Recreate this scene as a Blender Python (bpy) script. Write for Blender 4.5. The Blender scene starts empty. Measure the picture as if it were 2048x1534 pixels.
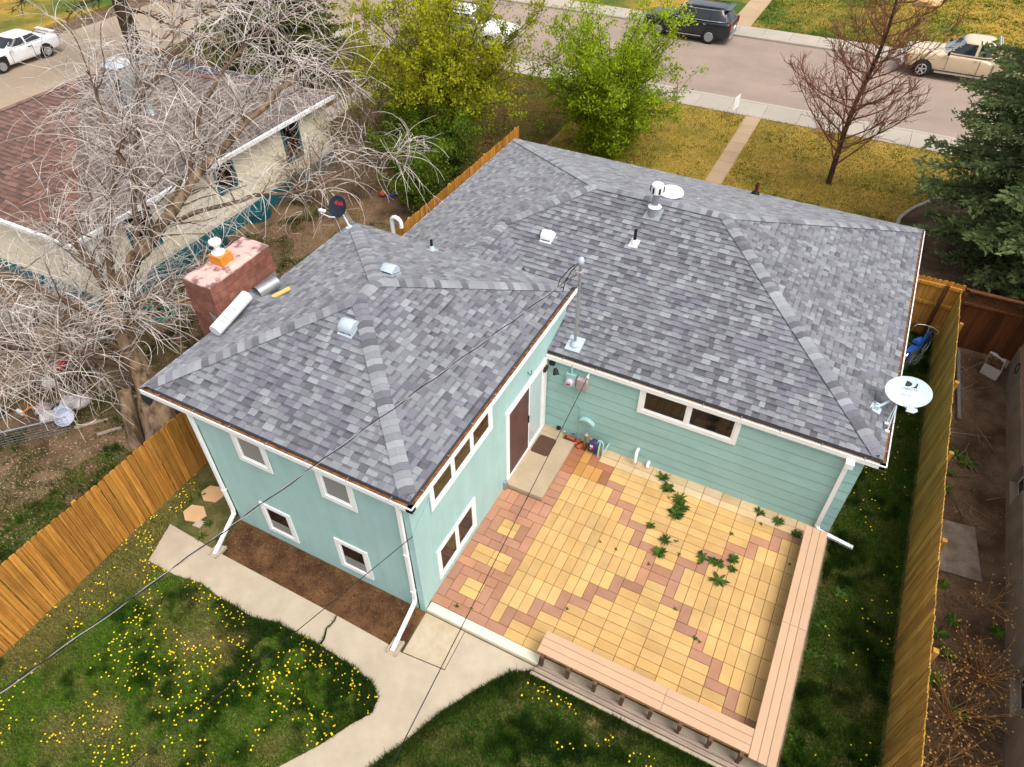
import bpy, math, random
import numpy as np
from mathutils import Matrix, Vector

# ------------------------------------------------------------------ camera, sky, sun, exposure
SC = bpy.context.scene
COL = SC.collection
cam_d = bpy.data.cameras.new('camera')
cam_d.sensor_width = 36.0
cam_d.lens = 24.58
cam_d.clip_end = 400.0
cam = bpy.data.objects.new('camera', cam_d)
COL.objects.link(cam)
_p, _y, _r = math.radians(43.876), math.radians(-27.24), math.radians(-0.17)
_fw = Vector((math.sin(_y) * math.cos(_p), math.cos(_y) * math.cos(_p), -math.sin(_p)))
_rt = Vector((math.cos(_y), -math.sin(_y), 0))
_up = _rt.cross(_fw)
_rt2 = _rt * math.cos(_r) + _up * math.sin(_r)
_up2 = -_rt * math.sin(_r) + _up * math.cos(_r)
_m = Matrix((_rt2, _up2, -_fw)).transposed().to_4x4()
CAM = Vector((4.786, -5.423, 13.0))
_m.translation = CAM
cam.matrix_world = _m
SC.camera = cam

SUN_EL, SUN_AZ = math.radians(60), math.radians(108)   # azimuth of the direction the light comes from, from +Y towards +X
world = bpy.data.worlds.new('World')
SC.world = world
world.use_nodes = True
wn = world.node_tree.nodes
wl = world.node_tree.links
bg = wn['Background']
sky = wn.new('ShaderNodeTexSky')
sky.sky_type = 'NISHITA'
sky.sun_disc = False
sky.sun_elevation = SUN_EL
sky.sun_rotation = SUN_AZ
sky.dust_density = 4.0
sky.air_density = 1.0
hs = wn.new('ShaderNodeHueSaturation')          # cloud cover: nearly colourless sky
hs.inputs['Saturation'].default_value = 0.22
wl.new(sky.outputs[0], hs.inputs['Color'])
wl.new(hs.outputs[0], bg.inputs['Color'])
bg.inputs['Strength'].default_value = 0.15
sun_d = bpy.data.lights.new('sun', 'SUN')
sun_d.energy = 1.1
sun_d.angle = math.radians(40)
sun_d.color = (1.0, 0.96, 0.90)
sun = bpy.data.objects.new('sun', sun_d)
COL.objects.link(sun)
_sd = Vector((math.sin(SUN_AZ) * math.cos(SUN_EL), math.cos(SUN_AZ) * math.cos(SUN_EL), math.sin(SUN_EL)))
sun.rotation_euler = _sd.to_track_quat('Z', 'Y').to_euler()
sun.location = _sd * 60
vs = SC.view_settings
vs.view_transform = 'Standard'
vs.look = 'None'
vs.gamma = 1.0
vs.use_curve_mapping = False
vs.exposure = 0.74
SC.cycles.max_bounces = 6
SC.cycles.diffuse_bounces = 3
SC.cycles.glossy_bounces = 3
SC.cycles.use_denoising = True

rnd = random.Random(7)
NR = np.random.default_rng(11)
PI = math.pi

# ------------------------------------------------------------------ helpers
def srgb(r, g, b):
    f = lambda c: (c / 255 / 12.92) if c / 255 <= 0.04045 else ((c / 255 + 0.055) / 1.055) ** 2.4
    return (f(r), f(g), f(b))

MATS = {}
def mat(name, col, rough=0.8, var=0.12, scale=6.0, detail=4.0, col2=None, bump=0.0, bscale=60.0, attr=False,
        metal=0.0, objvar=0.0, stretch=(1, 1, 1), spec=0.3, ramp=(0.35, 0.65), fine=0.0, fscale=120.0, trans=0.0, coat=0.0, objshift=False, stain=0.0, sscale=0.7):
    m = bpy.data.materials.new(name)
    m.use_nodes = True
    nt = m.node_tree
    N, L = nt.nodes, nt.links
    b = N['Principled BSDF']
    b.inputs['Roughness'].default_value = rough
    b.inputs['Metallic'].default_value = metal
    b.inputs['Specular IOR Level'].default_value = spec
    if coat:
        b.inputs['Coat Weight'].default_value = coat
    tc = N.new('ShaderNodeTexCoord')
    mp = N.new('ShaderNodeMapping')
    mp.inputs['Scale'].default_value = stretch
    L.new(tc.outputs['Object'], mp.inputs['Vector'])
    oi = None
    if objvar or objshift:
        oi = N.new('ShaderNodeObjectInfo')
    if objshift:
        cx = N.new('ShaderNodeCombineXYZ')
        mu = N.new('ShaderNodeMath'); mu.operation = 'MULTIPLY'; mu.inputs[1].default_value = 57.0
        L.new(oi.outputs['Random'], mu.inputs[0])
        L.new(mu.outputs[0], cx.inputs[0]); L.new(mu.outputs[0], cx.inputs[1]); L.new(mu.outputs[0], cx.inputs[2])
        L.new(cx.outputs[0], mp.inputs['Location'])
    nz = N.new('ShaderNodeTexNoise')
    nz.inputs['Scale'].default_value = scale
    nz.inputs['Detail'].default_value = detail
    nz.inputs['Roughness'].default_value = 0.62
    L.new(mp.outputs[0], nz.inputs['Vector'])
    cr = N.new('ShaderNodeValToRGB')
    cr.color_ramp.elements[0].position = ramp[0]
    cr.color_ramp.elements[1].position = ramp[1]
    c1 = tuple(c * (1 - var) for c in col)
    c2 = tuple(min(1, c * (1 + var)) for c in col) if col2 is None else col2
    cr.color_ramp.elements[0].color = (*c1, 1)
    cr.color_ramp.elements[1].color = (*c2, 1)
    L.new(nz.outputs['Fac'], cr.inputs[0])
    out = cr.outputs[0]
    if fine:
        nf = N.new('ShaderNodeTexNoise')
        nf.inputs['Scale'].default_value = fscale
        nf.inputs['Detail'].default_value = 3
        L.new(mp.outputs[0], nf.inputs['Vector'])
        mr = N.new('ShaderNodeMapRange')
        mr.inputs[1].default_value = 0.3; mr.inputs[2].default_value = 0.7
        mr.inputs[3].default_value = 1 - fine; mr.inputs[4].default_value = 1 + fine
        L.new(nf.outputs['Fac'], mr.inputs[0])
        vm = N.new('ShaderNodeVectorMath'); vm.operation = 'SCALE'
        L.new(out, vm.inputs[0]); L.new(mr.outputs[0], vm.inputs['Scale'])
        out = vm.outputs[0]
    if objvar:
        mr = N.new('ShaderNodeMapRange')
        mr.inputs[3].default_value = 1 - objvar; mr.inputs[4].default_value = 1 + objvar
        L.new(oi.outputs['Random'], mr.inputs[0])
        vm = N.new('ShaderNodeVectorMath'); vm.operation = 'SCALE'
        L.new(out, vm.inputs[0]); L.new(mr.outputs[0], vm.inputs['Scale'])
        out = vm.outputs[0]
    if stain:                                  # broad weathering that runs on from piece to piece
        ns = N.new('ShaderNodeTexNoise')
        ns.inputs['Scale'].default_value = sscale
        ns.inputs['Detail'].default_value = 8
        ns.inputs['Roughness'].default_value = 0.7
        L.new(tc.outputs['Object'], ns.inputs['Vector'])
        mr = N.new('ShaderNodeMapRange')
        mr.inputs[1].default_value = 0.35; mr.inputs[2].default_value = 0.65
        mr.inputs[3].default_value = 1 - stain; mr.inputs[4].default_value = 1 + stain * .5
        L.new(ns.outputs['Fac'], mr.inputs[0])
        vm = N.new('ShaderNodeVectorMath'); vm.operation = 'SCALE'
        L.new(out, vm.inputs[0]); L.new(mr.outputs[0], vm.inputs['Scale'])
        out = vm.outputs[0]
    if attr:
        at = N.new('ShaderNodeAttribute'); at.attribute_name = 'tint'
        vm = N.new('ShaderNodeVectorMath'); vm.operation = 'MULTIPLY'
        L.new(out, vm.inputs[0]); L.new(at.outputs['Vector'], vm.inputs[1])
        out = vm.outputs[0]
    L.new(out, b.inputs['Base Color'])
    if trans:                                  # thin leaves let light through
        tr = N.new('ShaderNodeBsdfTranslucent')
        L.new(out, tr.inputs['Color'])
        mx = N.new('ShaderNodeMixShader')
        mx.inputs[0].default_value = trans
        L.new(b.outputs[0], mx.inputs[1]); L.new(tr.outputs[0], mx.inputs[2])
        L.new(mx.outputs[0], N['Material Output'].inputs['Surface'])
    if bump:
        nb = N.new('ShaderNodeTexNoise')
        nb.inputs['Scale'].default_value = bscale
        nb.inputs['Detail'].default_value = 5
        L.new(mp.outputs[0], nb.inputs['Vector'])
        bp = N.new('ShaderNodeBump')
        bp.inputs['Strength'].default_value = bump
        bp.inputs['Distance'].default_value = 0.02
        L.new(nb.outputs['Fac'], bp.inputs['Height'])
        L.new(bp.outputs[0], b.inputs['Normal'])
    MATS[name] = m
    return m

def tag(o, label=None, cat=None, group=None, kind=None):
    if label: o['label'] = label
    if cat: o['category'] = cat
    if group: o['group'] = group
    if kind: o['kind'] = kind
    return o

def empty(name, loc=(0, 0, 0), rz=0.0):
    o = bpy.data.objects.new(name, None)
    o.empty_display_size = 0.2
    COL.objects.link(o)
    o.location = loc
    o.rotation_euler = (0, 0, rz)
    return o

def thing(name, label, cat, loc=(0, 0, 0), rz=0.0, group=None):
    return tag(empty(name, loc, rz), label, cat, group)

class MB:
    """collects geometry for one mesh"""
    def __init__(s):
        s.v = []; s.f = []; s.t = []; s.tint = (1, 1, 1); s.mi = []; s.m = 0
    def add(s, vs, fs):
        n = len(s.v)
        s.v.extend([tuple(p) for p in vs])
        s.t.extend([s.tint] * len(vs))
        for f in fs:
            s.f.append(tuple(i + n for i in f)); s.mi.append(s.m)
        return s
    def box(s, x0, x1, y0, y1, z0, z1):
        return s.add([(x0, y0, z0), (x1, y0, z0), (x1, y1, z0), (x0, y1, z0), (x0, y0, z1), (x1, y0, z1), (x1, y1, z1), (x0, y1, z1)],
              [(3, 2, 1, 0), (4, 5, 6, 7), (0, 1, 5, 4), (1, 2, 6, 5), (2, 3, 7, 6), (3, 0, 4, 7)])
    def hexa(s, b, t):
        return s.add(list(b) + list(t), [(3, 2, 1, 0), (4, 5, 6, 7), (0, 1, 5, 4), (1, 2, 6, 5), (2, 3, 7, 6), (3, 0, 4, 7)])
    def bbox(s, x0, x1, y0, y1, z0, z1, c=0.01):
        """box with chamfered top edges"""
        b = [(x0, y0, z0), (x1, y0, z0), (x1, y1, z0), (x0, y1, z0)]
        m = [(x0, y0, z1 - c), (x1, y0, z1 - c), (x1, y1, z1 - c), (x0, y1, z1 - c)]
        t = [(x0 + c, y0 + c, z1), (x1 - c, y0 + c, z1), (x1 - c, y1 - c, z1), (x0 + c, y1 - c, z1)]
        fs = [(8, 9, 10, 11)]
        for i in range(4):
            j = (i + 1) % 4
            fs += [(i, j, j + 4, i + 4), (i + 4, j + 4, j + 8, i + 8)]
        return s.add(b + m + t, fs)
    def prism(s, poly, z0, z1):
        n = len(poly)
        a = sum(poly[i][0] * poly[(i + 1) % n][1] - poly[(i + 1) % n][0] * poly[i][1] for i in range(n))
        if a < 0: poly = poly[::-1]
        fs = [tuple(range(n))[::-1], tuple(range(n, 2 * n))]
        for i in range(n):
            j = (i + 1) % n
            fs.append((i, j, j + n, i + n))
        return s.add([(x, y, z0) for x, y in poly] + [(x, y, z1) for x, y in poly], fs)
    def ext(s, pts, d):
        """closed polygon of 3d points extruded along d"""
        n = len(pts); d = Vector(d)
        P = [Vector(p) for p in pts]
        fs = [tuple(range(n))[::-1], tuple(range(n, 2 * n))]
        for i in range(n):
            j = (i + 1) % n
            fs.append((i, j, j + n, i + n))
        return s.add([tuple(p) for p in P] + [tuple(p + d) for p in P], fs)
    def tube(s, pts, rad, n=6, cap=True):
        P = [Vector(p) for p in pts]
        R = rad if hasattr(rad, '__len__') else [rad] * len(P)
        base = len(s.v)
        up = Vector((0.0123, 0.21, 1.0)).normalized()
        prev = None
        vs = []
        for i, p in enumerate(P):
            d = (P[min(i + 1, len(P) - 1)] - P[max(i - 1, 0)])
            if d.length < 1e-9: d = Vector((0, 0, 1))
            d.normalize()
            if prev is None:
                a = d.cross(up)
                if a.length < 0.05: a = d.cross(Vector((1, 0, 0)))
            else:
                a = prev - d * prev.dot(d)
                if a.length < 1e-6: a = d.cross(up)
            a.normalize(); prev = a
            b = d.cross(a)
            for k in range(n):
                t = 2 * PI * k / n
                q = p + (a * math.cos(t) + b * math.sin(t)) * R[i]
                vs.append((q.x, q.y, q.z))
        fs = []
        for i in range(len(P) - 1):
            for k in range(n):
                k2 = (k + 1) % n
                fs.append((i * n + k, i * n + k2, (i + 1) * n + k2, (i + 1) * n + k))
        if cap:
            fs.append(tuple(range(n))[::-1])
            fs.append(tuple((len(P) - 1) * n + k for k in range(n)))
        return s.add(vs, fs)
    def lathe(s, prof, n=16, c=(0, 0, 0), axis='z'):
        """prof: list of (r, h) turned round the axis"""
        vs = []
        for r, h in prof:
            for k in range(n):
                t = 2 * PI * k / n
                a, b = r * math.cos(t), r * math.sin(t)
                if axis == 'z': q = (a, b, h)
                elif axis == 'y': q = (a, h, b)
                else: q = (h, a, b)
                vs.append((q[0] + c[0], q[1] + c[1], q[2] + c[2]))
        fs = []
        for i in range(len(prof) - 1):
            for k in range(n):
                k2 = (k + 1) % n
                fs.append((i * n + k, i * n + k2, (i + 1) * n + k2, (i + 1) * n + k))
        fs.append(tuple(range(n))[::-1])
        fs.append(tuple((len(prof) - 1) * n + k for k in range(n)))
        return s.add(vs, fs)
    def mesh(s, name, mats=None, smooth=False):
        me = bpy.data.meshes.new(name)
        me.from_pydata(s.v, [], s.f)
        if any(t != (1, 1, 1) for t in s.t):
            at = me.attributes.new('tint', 'FLOAT_VECTOR', 'POINT')
            at.data.foreach_set('vector', np.array(s.t, dtype=np.float32).ravel())
        if mats is not None:
            for m in (mats if isinstance(mats, (list, tuple)) else [mats]):
                me.materials.append(MATS[m] if isinstance(m, str) else m)
            if isinstance(mats, (list, tuple)) and len(mats) > 1:
                me.polygons.foreach_set('material_index', s.mi)
        if smooth:
            me.polygons.foreach_set('use_smooth', [True] * len(me.polygons))
        me.update()
        return me
    def build(s, name, mats, parent=None, smooth=False, world=True):
        return link(name, s.mesh(name, mats, smooth), parent, world)

def link(name, me, parent=None, world=True, loc=None, rz=None):
    o = bpy.data.objects.new(name, me)
    COL.objects.link(o)
    if parent is not None:
        o.parent = parent
        if world and parent.type == 'EMPTY':       # mesh is in world coordinates, parent only translated
            o.matrix_parent_inverse = Matrix.Translation(-Vector(parent.location))
    if loc is not None: o.location = loc
    if rz is not None: o.rotation_euler = (0, 0, rz)
    return o

def autosmooth(o, deg=35):
    me = o.data
    me.polygons.foreach_set('use_smooth', [True] * len(me.polygons))
    try:
        me.set_sharp_from_angle(angle=math.radians(deg))
    except Exception:
        pass
    return o

def copy_tree(o, parent=None):
    c = o.copy()
    COL.objects.link(c)
    if parent is not None: c.parent = parent
    for ch in list(o.children):
        copy_tree(ch, c)
    return c

def struct(name, mb, m, parent=None):
    o = mb.build(name, m, parent)
    return tag(o, kind='structure') if parent is None else o

def np_mesh(name, V, F, m, tint=None, smooth=False):
    """mesh from numpy arrays, all faces with the same number of corners"""
    me = bpy.data.meshes.new(name)
    V = np.asarray(V, dtype=np.float32).reshape(-1, 3)
    F = np.asarray(F, dtype=np.int32)
    k = F.shape[1]
    me.vertices.add(len(V)); me.vertices.foreach_set('co', V.ravel())
    me.loops.add(F.size); me.loops.foreach_set('vertex_index', F.ravel())
    me.polygons.add(len(F))
    me.polygons.foreach_set('loop_start', np.arange(0, F.size, k, dtype=np.int32))
    me.polygons.foreach_set('loop_total', np.full(len(F), k, dtype=np.int32))
    if tint is not None:
        at = me.attributes.new('tint', 'FLOAT_VECTOR', 'POINT')
        at.data.foreach_set('vector', np.asarray(tint, dtype=np.float32).ravel())
    me.materials.append(MATS[m])
    if smooth:
        me.polygons.foreach_set('use_smooth', np.ones(len(F), dtype=bool))
    me.update(calc_edges=True)
    me.validate()
    return me

_ng = NR.random((64, 64))
def vnoise(x, y, s=1.0, ox=0.0, oy=0.0):
    x = np.asarray(x) * s + ox; y = np.asarray(y) * s + oy
    xi = np.floor(x).astype(int); yi = np.floor(y).astype(int)
    fx = x - xi; fy = y - yi
    fx = fx * fx * (3 - 2 * fx); fy = fy * fy * (3 - 2 * fy)
    g = lambda a, b: _ng[a % 64, b % 64]
    return (g(xi, yi) * (1 - fx) + g(xi + 1, yi) * fx) * (1 - fy) + (g(xi, yi + 1) * (1 - fx) + g(xi + 1, yi + 1) * fx) * fy

def in_poly(x, y, poly):
    inside = np.zeros(len(x), dtype=bool)
    n = len(poly)
    for i in range(n):
        x1, y1 = poly[i]; x2, y2 = poly[(i + 1) % n]
        if y1 == y2: continue
        c = ((y1 > y) != (y2 > y)) & (x < (x2 - x1) * (y - y1) / (y2 - y1) + x1)
        inside ^= c
    return inside

def scatter(poly, n):
    xs = [p[0] for p in poly]; ys = [p[1] for p in poly]
    x = NR.uniform(min(xs), max(xs), n); y = NR.uniform(min(ys), max(ys), n)
    k = in_poly(x, y, poly)
    return x[k], y[k]

def area(poly):
    xs = [p[0] for p in poly]; ys = [p[1] for p in poly]
    return (max(xs) - min(xs)) * (max(ys) - min(ys))

def blades(x, y, z, h, w, lean, tint):
    """one triangle per blade"""
    n = len(x)
    a = NR.uniform(0, 2 * PI, n); b = NR.uniform(0, 2 * PI, n)
    h = h * NR.uniform(0.6, 1.3, n); w = w * NR.uniform(0.7, 1.3, n)
    V = np.empty((n, 3, 3), dtype=np.float32)
    V[:, 0] = np.stack([x - np.cos(a) * w / 2, y - np.sin(a) * w / 2, z + 0 * x], 1)
    V[:, 1] = np.stack([x + np.cos(a) * w / 2, y + np.sin(a) * w / 2, z + 0 * x], 1)
    l = lean * NR.uniform(0.1, 1.0, n) * h
    V[:, 2] = np.stack([x + np.cos(b) * l, y + np.sin(b) * l, z + h], 1)
    F = np.arange(n * 3, dtype=np.int32).reshape(n, 3)
    T = np.repeat(tint, 3, axis=0)
    return V.reshape(-1, 3), F, T

def leafquads(C, size, tint, up=0.3, aspect=0.6, dirs=None):
    """one quad per leaf, random orientation"""
    n = len(C)
    if dirs is None:
        d = NR.normal(size=(n, 3)); d[:, 2] += up
    else:
        d = dirs + NR.normal(size=(n, 3)) * 0.35
    d /= np.linalg.norm(d, axis=1)[:, None] + 1e-9
    q = NR.normal(size=(n, 3)); s = np.cross(d, q); s /= np.linalg.norm(s, axis=1)[:, None] + 1e-9
    L = (size * NR.uniform(0.6, 1.35, n))[:, None] if np.isscalar(size) else (size * NR.uniform(0.6, 1.35, n))[:, None]
    V = np.empty((n, 4, 3), dtype=np.float32)
    V[:, 0] = C - d * L * 0.5
    V[:, 1] = C + s * L * aspect * 0.5
    V[:, 2] = C + d * L * 0.5
    V[:, 3] = C - s * L * aspect * 0.5
    F = np.arange(n * 4, dtype=np.int32).reshape(n, 4)
    return V.reshape(-1, 3), F, np.repeat(tint, 4, axis=0)

def catnp(parts):
    Vs, Fs, Ts, o = [], [], [], 0
    for V, F, T in parts:
        Vs.append(V); Fs.append(F + o); Ts.append(T); o += len(V)
    return np.concatenate(Vs), np.concatenate(Fs), np.concatenate(Ts)
# ------------------------------------------------------------------ materials
mat('lawn_soil', (0.05, 0.065, 0.010), col2=(0.15, 0.12, 0.045), rough=0.95, var=0.2, scale=1.6, bump=0.5, bscale=30, fine=0.3, fscale=30)
mat('grass', (1, 1, 1), rough=0.75, var=0.0, attr=True, spec=0.2, trans=0.3)
mat('dry_lawn', srgb(160, 130, 56), col2=srgb(118, 104, 36), rough=0.95, var=0.05, scale=0.55, bump=0.6, bscale=14, fine=0.25, fscale=9, ramp=(0.38, 0.68))
mat('far_lawn', srgb(161, 128, 49), col2=srgb(60, 84, 18), rough=0.95, var=0.05, scale=0.16, bump=0.6, bscale=8, fine=0.3, fscale=7, ramp=(0.42, 0.6))
mat('brown_lawn', srgb(94, 67, 27), col2=srgb(74, 72, 20), rough=0.95, var=0.15, scale=0.7, bump=0.6, bscale=14, fine=0.35, fscale=14)
mat('yard_dirt', srgb(85, 63, 43), col2=srgb(128, 104, 80), rough=0.95, var=0.12, scale=0.9, bump=0.7, bscale=16, fine=0.28, fscale=22)
mat('dark_dirt', srgb(80, 59, 42), col2=srgb(116, 93, 72), rough=0.95, var=0.2, scale=1.4, bump=0.8, bscale=18, fine=0.25, fscale=25)
mat('bed_soil', srgb(78, 50, 28), col2=srgb(111, 78, 48), rough=1.0, var=0.3, scale=2.2, bump=1.0, bscale=26, fine=0.35, fscale=40)
mat('concrete', srgb(176, 161, 140), rough=0.9, var=0.08, stain=0.10, sscale=0.9, scale=3, detail=9, bump=0.12, bscale=120, fine=0.07, fscale=90, ramp=(0.3, 0.7))
mat('concrete_white', srgb(217, 207, 184), rough=0.9, var=0.07, scale=2.0, detail=7, bump=0.12, bscale=100, fine=0.05, fscale=90)
mat('concrete_stained', srgb(188, 176, 154), col2=srgb(170, 148, 116), rough=0.9, var=0.04, scale=2.4, detail=8, bump=0.1, bscale=90, fine=0.05, fscale=60)
mat('step_concrete', srgb(172, 152, 126), rough=0.9, var=0.08, scale=1.8, detail=7, bump=0.12, bscale=110, fine=0.09, fscale=110)
mat('sidewalk', srgb(168, 157, 144), rough=0.92, var=0.06, scale=0.8, detail=7, fine=0.06, fscale=30, objvar=0.04, objshift=True)
mat('sidewalk_path', srgb(170, 144, 115), rough=0.92, var=0.07, scale=0.9, detail=7, fine=0.06, fscale=30, objvar=0.04, objshift=True)
mat('asphalt', srgb(150, 132, 119), stain=0.14, sscale=0.35, rough=0.92, var=0.06, scale=0.25, detail=8, fine=0.08, fscale=18, stretch=(0.35, 1.6, 1))
mat('asphalt_side', srgb(157, 139, 119), stain=0.14, sscale=0.35, rough=0.92, var=0.06, scale=0.25, detail=8, fine=0.08, fscale=18, stretch=(1.6, 0.35, 1))
mat('sand_joint', srgb(104, 64, 30), rough=1.0, var=0.25, scale=8)
PV = dict(rough=0.9, scale=2.0, detail=7, bump=0.12, bscale=140, fine=0.10, fscale=110, objvar=0.07, objshift=True, attr=True, stain=0.14, sscale=1.1)
mat('paver', (.97, .97, .97), var=0.11, ramp=(.3, .7), **PV)

GZ = -0.125                                   # soil level of the back yard; walks lie at -0.10, the patio at 0

# ------------------------------------------------------------------ ground sheets
struct('terrain', MB().prism([(-90, -60), (60, -60), (60, 95), (-90, 95)], -0.6, -0.262), 'dark_dirt')
struct('road', MB().prism([(-70, 28.7), (45, 28.7), (45, 37.6), (-70, 37.6)], -0.3, -0.22), 'asphalt')
struct('side_road', MB().prism([(-37.5, -25), (-30.2, -25), (-30.2, 25.5), (-29.3, 27.6), (-27.4, 28.698), (-37.5, 28.698)], -0.3, -0.224), 'asphalt_side')
struct('back_yard', MB().prism([(-6.8, -16), (8.6, -16), (8.6, 13.95), (-6.8, 13.95)], -0.3, GZ), 'lawn_soil')
struct('neighbour_yard', MB().prism([(-27.5, -16), (-6.8, -16), (-6.8, 16), (-27.5, 16)], -0.3, GZ - 0.003), 'yard_dirt')
struct('side_yard', MB().prism([(8.6, -12), (22, -12), (22, 13.95), (8.6, 13.95)], -0.3, GZ - 0.003), 'dark_dirt')
struct('front_lawn', MB().prism([(-6.8, 13.95), (22, 13.95), (22, 26.9), (-6.8, 26.9)], -0.3, GZ), 'dry_lawn')
struct('neighbour_lawn', MB().prism([(-30.2, 16), (-6.8, 16), (-6.8, 26.9), (-28.2, 26.9), (-29.7, 25.6), (-30.2, 24.5)], -0.3, GZ), 'brown_lawn')
struct('neighbour_strip', MB().prism([(-30.2, -16), (-27.5, -16), (-27.5, 16), (-30.2, 16)], -0.3, GZ), 'brown_lawn')
struct('far_lawn', MB().prism([(-29, 39.3), (45, 39.3), (45, 80), (-29, 80)], -0.3, GZ), 'far_lawn')
struct('corner_lawn', MB().prism([(-70, -20), (-39.3, -20), (-39.3, 27), (-70, 27)], -0.3, GZ), 'far_lawn')
# dirt bed under the spruce, with its edging
struct('tree_bed', MB().prism([(7.0, 14.1), (16, 14.1), (16, 26), (10.2, 25.6), (8.4, 23.4), (7.63, 21.84), (7.23, 21.12), (6.99, 20.4), (6.95, 17)], -0.2, -0.105), 'dark_dirt')

def slab_row(name, x0, x1, y0, y1, step, m, along='x', z1=-0.1):
    o = struct(name, MB().prism([(x0, y0), (x1, y0), (x1, y1), (x0, y1)], -0.3, z1 - 0.02), 'sand_joint')
    L = (x1 - x0) if along == 'x' else (y1 - y0)
    n = max(1, round(L / step)); s = L / n
    if along == 'x':
        me = MB().bbox(0.006, s - 0.006, 0, y1 - y0, -0.1, 0, 0.008).mesh('slab', m)
    else:
        me = MB().bbox(0, x1 - x0, 0.006, s - 0.006, -0.1, 0, 0.008).mesh('slab', m)
    for i in range(n):
        link('slab', me, o, loc=(x0 + i * s, y0, z1) if along == 'x' else (x0, y0 + i * s, z1))
    return o
slab_row('pavement', -27, 16, 26.9, 28.45, 1.55, 'sidewalk')
slab_row('far_pavement', -24, 16, 37.85, 39.3, 1.5, 'sidewalk')
slab_row('front_path', 0.02, 0.66, 15.4, 26.88, 0.95, 'sidewalk_path', 'y')
slab_row('far_path', -3.95, -2.75, 39.32, 55, 1.5, 'sidewalk_path', 'y')
slab_row('neighbour_path', -17.35, -16.3, 16.5, 26.88, 1.3, 'sidewalk', 'y')
for nm, y0, y1 in (('kerb', 28.46, 28.7), ('far_kerb', 37.6, 37.84)):
    struct(nm, MB().bbox(-28, 45, y0, y1, -0.3, -0.095, 0.03), 'sidewalk')

# curved edging stones round the tree bed
eb = thing('garden_edging', 'low pale curved stone edging round the bare bed under the spruce', 'edging', (7.2, 21, -0.125))
ep = [(6.93, 19.2), (6.96, 19.85), (6.99, 20.42), (7.12, 20.8), (7.28, 21.2), (7.46, 21.54), (7.67, 21.88), (7.98, 22.4), (8.35, 22.98)]
for (a, b) in zip(ep[:-1], ep[1:]):
    d = Vector((b[0] - a[0], b[1] - a[1], 0)); n = Vector((-d.y, d.x, 0)).normalized() * 0.06
    a2 = Vector((*a, 0)) + d * 0.03; b2 = Vector((*b, 0)) - d * 0.03
    q = [a2 - n, b2 - n, b2 + n, a2 + n]
    MB().hexa([(p.x, p.y, -0.13) for p in q], [(p.x, p.y, 0.02 + rnd.uniform(-.01, .01)) for p in q]).build('stone', 'sidewalk', eb)

# ------------------------------------------------------------------ back walkway
LEDGE = [(-5.90, -1.72), (-5.12, -1.71), (-4.52, -1.60), (-3.9, -1.67), (-3.05, -1.70), (-2.44, -1.56), (-1.43, -1.55)]
LEDGE2 = [(-1.41, -1.55), (-0.67, -1.60), (-0.1, -1.68), (0.16, -1.86), (0.22, -2.13), (-0.01, -2.49), (-0.28, -3.01), (-0.7, -3.63), (-1.6, -5.0), (-3.0, -7.0)]
REDGE = [(-1.2, -7.0), (0.0, -4.4), (0.72, -2.9), (0.98, -2.37), (1.31, -1.57), (1.74, -0.85), (2.11, -0.34), (2.47, -0.11)]
wk = struct('walkway', MB().prism([(-6.2, -0.84), (-4.74, -0.88), (-0.05, -0.93), (0.05, 0.0), (2.5, 0.0)] + REDGE[::-1] + LEDGE2[::-1] + LEDGE[::-1], -0.2, GZ - 0.006), 'bed_soil')
def slab(poly, m='concrete', z=-0.1):
    return MB().prism(poly, -0.2, z).build('slab', m, wk)
slab([(-6.2, -0.82), (-4.74, -0.88), (-1.54, -0.90), (-1.50, -1.02), (-1.56, -1.2), (-1.47, -1.38), (-1.45, -1.56)] + LEDGE[::-1][1:] )
slab([(-1.515, -0.90), (-0.06, -0.93), (0.08, -0.95), (0.99, -0.87), (0.95, -0.03), (2.5, -0.03), (2.47, -0.11)] + REDGE[::-1][1:] + LEDGE2[::-1] + [(-1.43, -1.38), (-1.53, -1.2), (-1.475, -1.02)])
slab([(0.085, -0.93), (0.975, -0.85), (0.935, -0.03), (0.045, -0.03)], 'concrete_stained', -0.097)
# dirt bed along the wing
struct('planting_bed', MB().prism([(-4.85, -0.02), (0.0, -0.02), (0.04, -0.92), (-4.74, -0.875)], -0.2, -0.118), 'bed_soil')

# hexagonal stepping stones
mat('flagstone', srgb(196, 158, 118), rough=0.95, var=0.06, scale=3, fine=0.06, objvar=0.05, objshift=True)
for i, (x, y, r, lab) in enumerate([(-5.97, 0.24, 0.29, 'tan hexagonal stepping stone up against the wing corner downspout'), (-5.93, -0.36, 0.29, 'tan hexagonal stepping stone between the concrete walk and another hexagon')]):
    p = [(x + r * math.cos(k * PI / 3 + 0.35) * (1 + 0.05 * math.sin(3 * k + i)), y + r * 0.82 * math.sin(k * PI / 3 + 0.35)) for k in range(6)]
    tag(MB().prism(p, -0.16, -0.095).build('stepping_stone', 'flagstone'), lab, 'paving stone', 'hexagonal stepping stones')
tag(MB().prism([(-5.74, -0.62), (-5.55, -0.60), (-5.53, -0.42), (-5.72, -0.44)], -0.16, -0.1).build('paving_stone', 'concrete'), 'small square grey stone wedged between hexagon and walk', 'paving stone')

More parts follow.
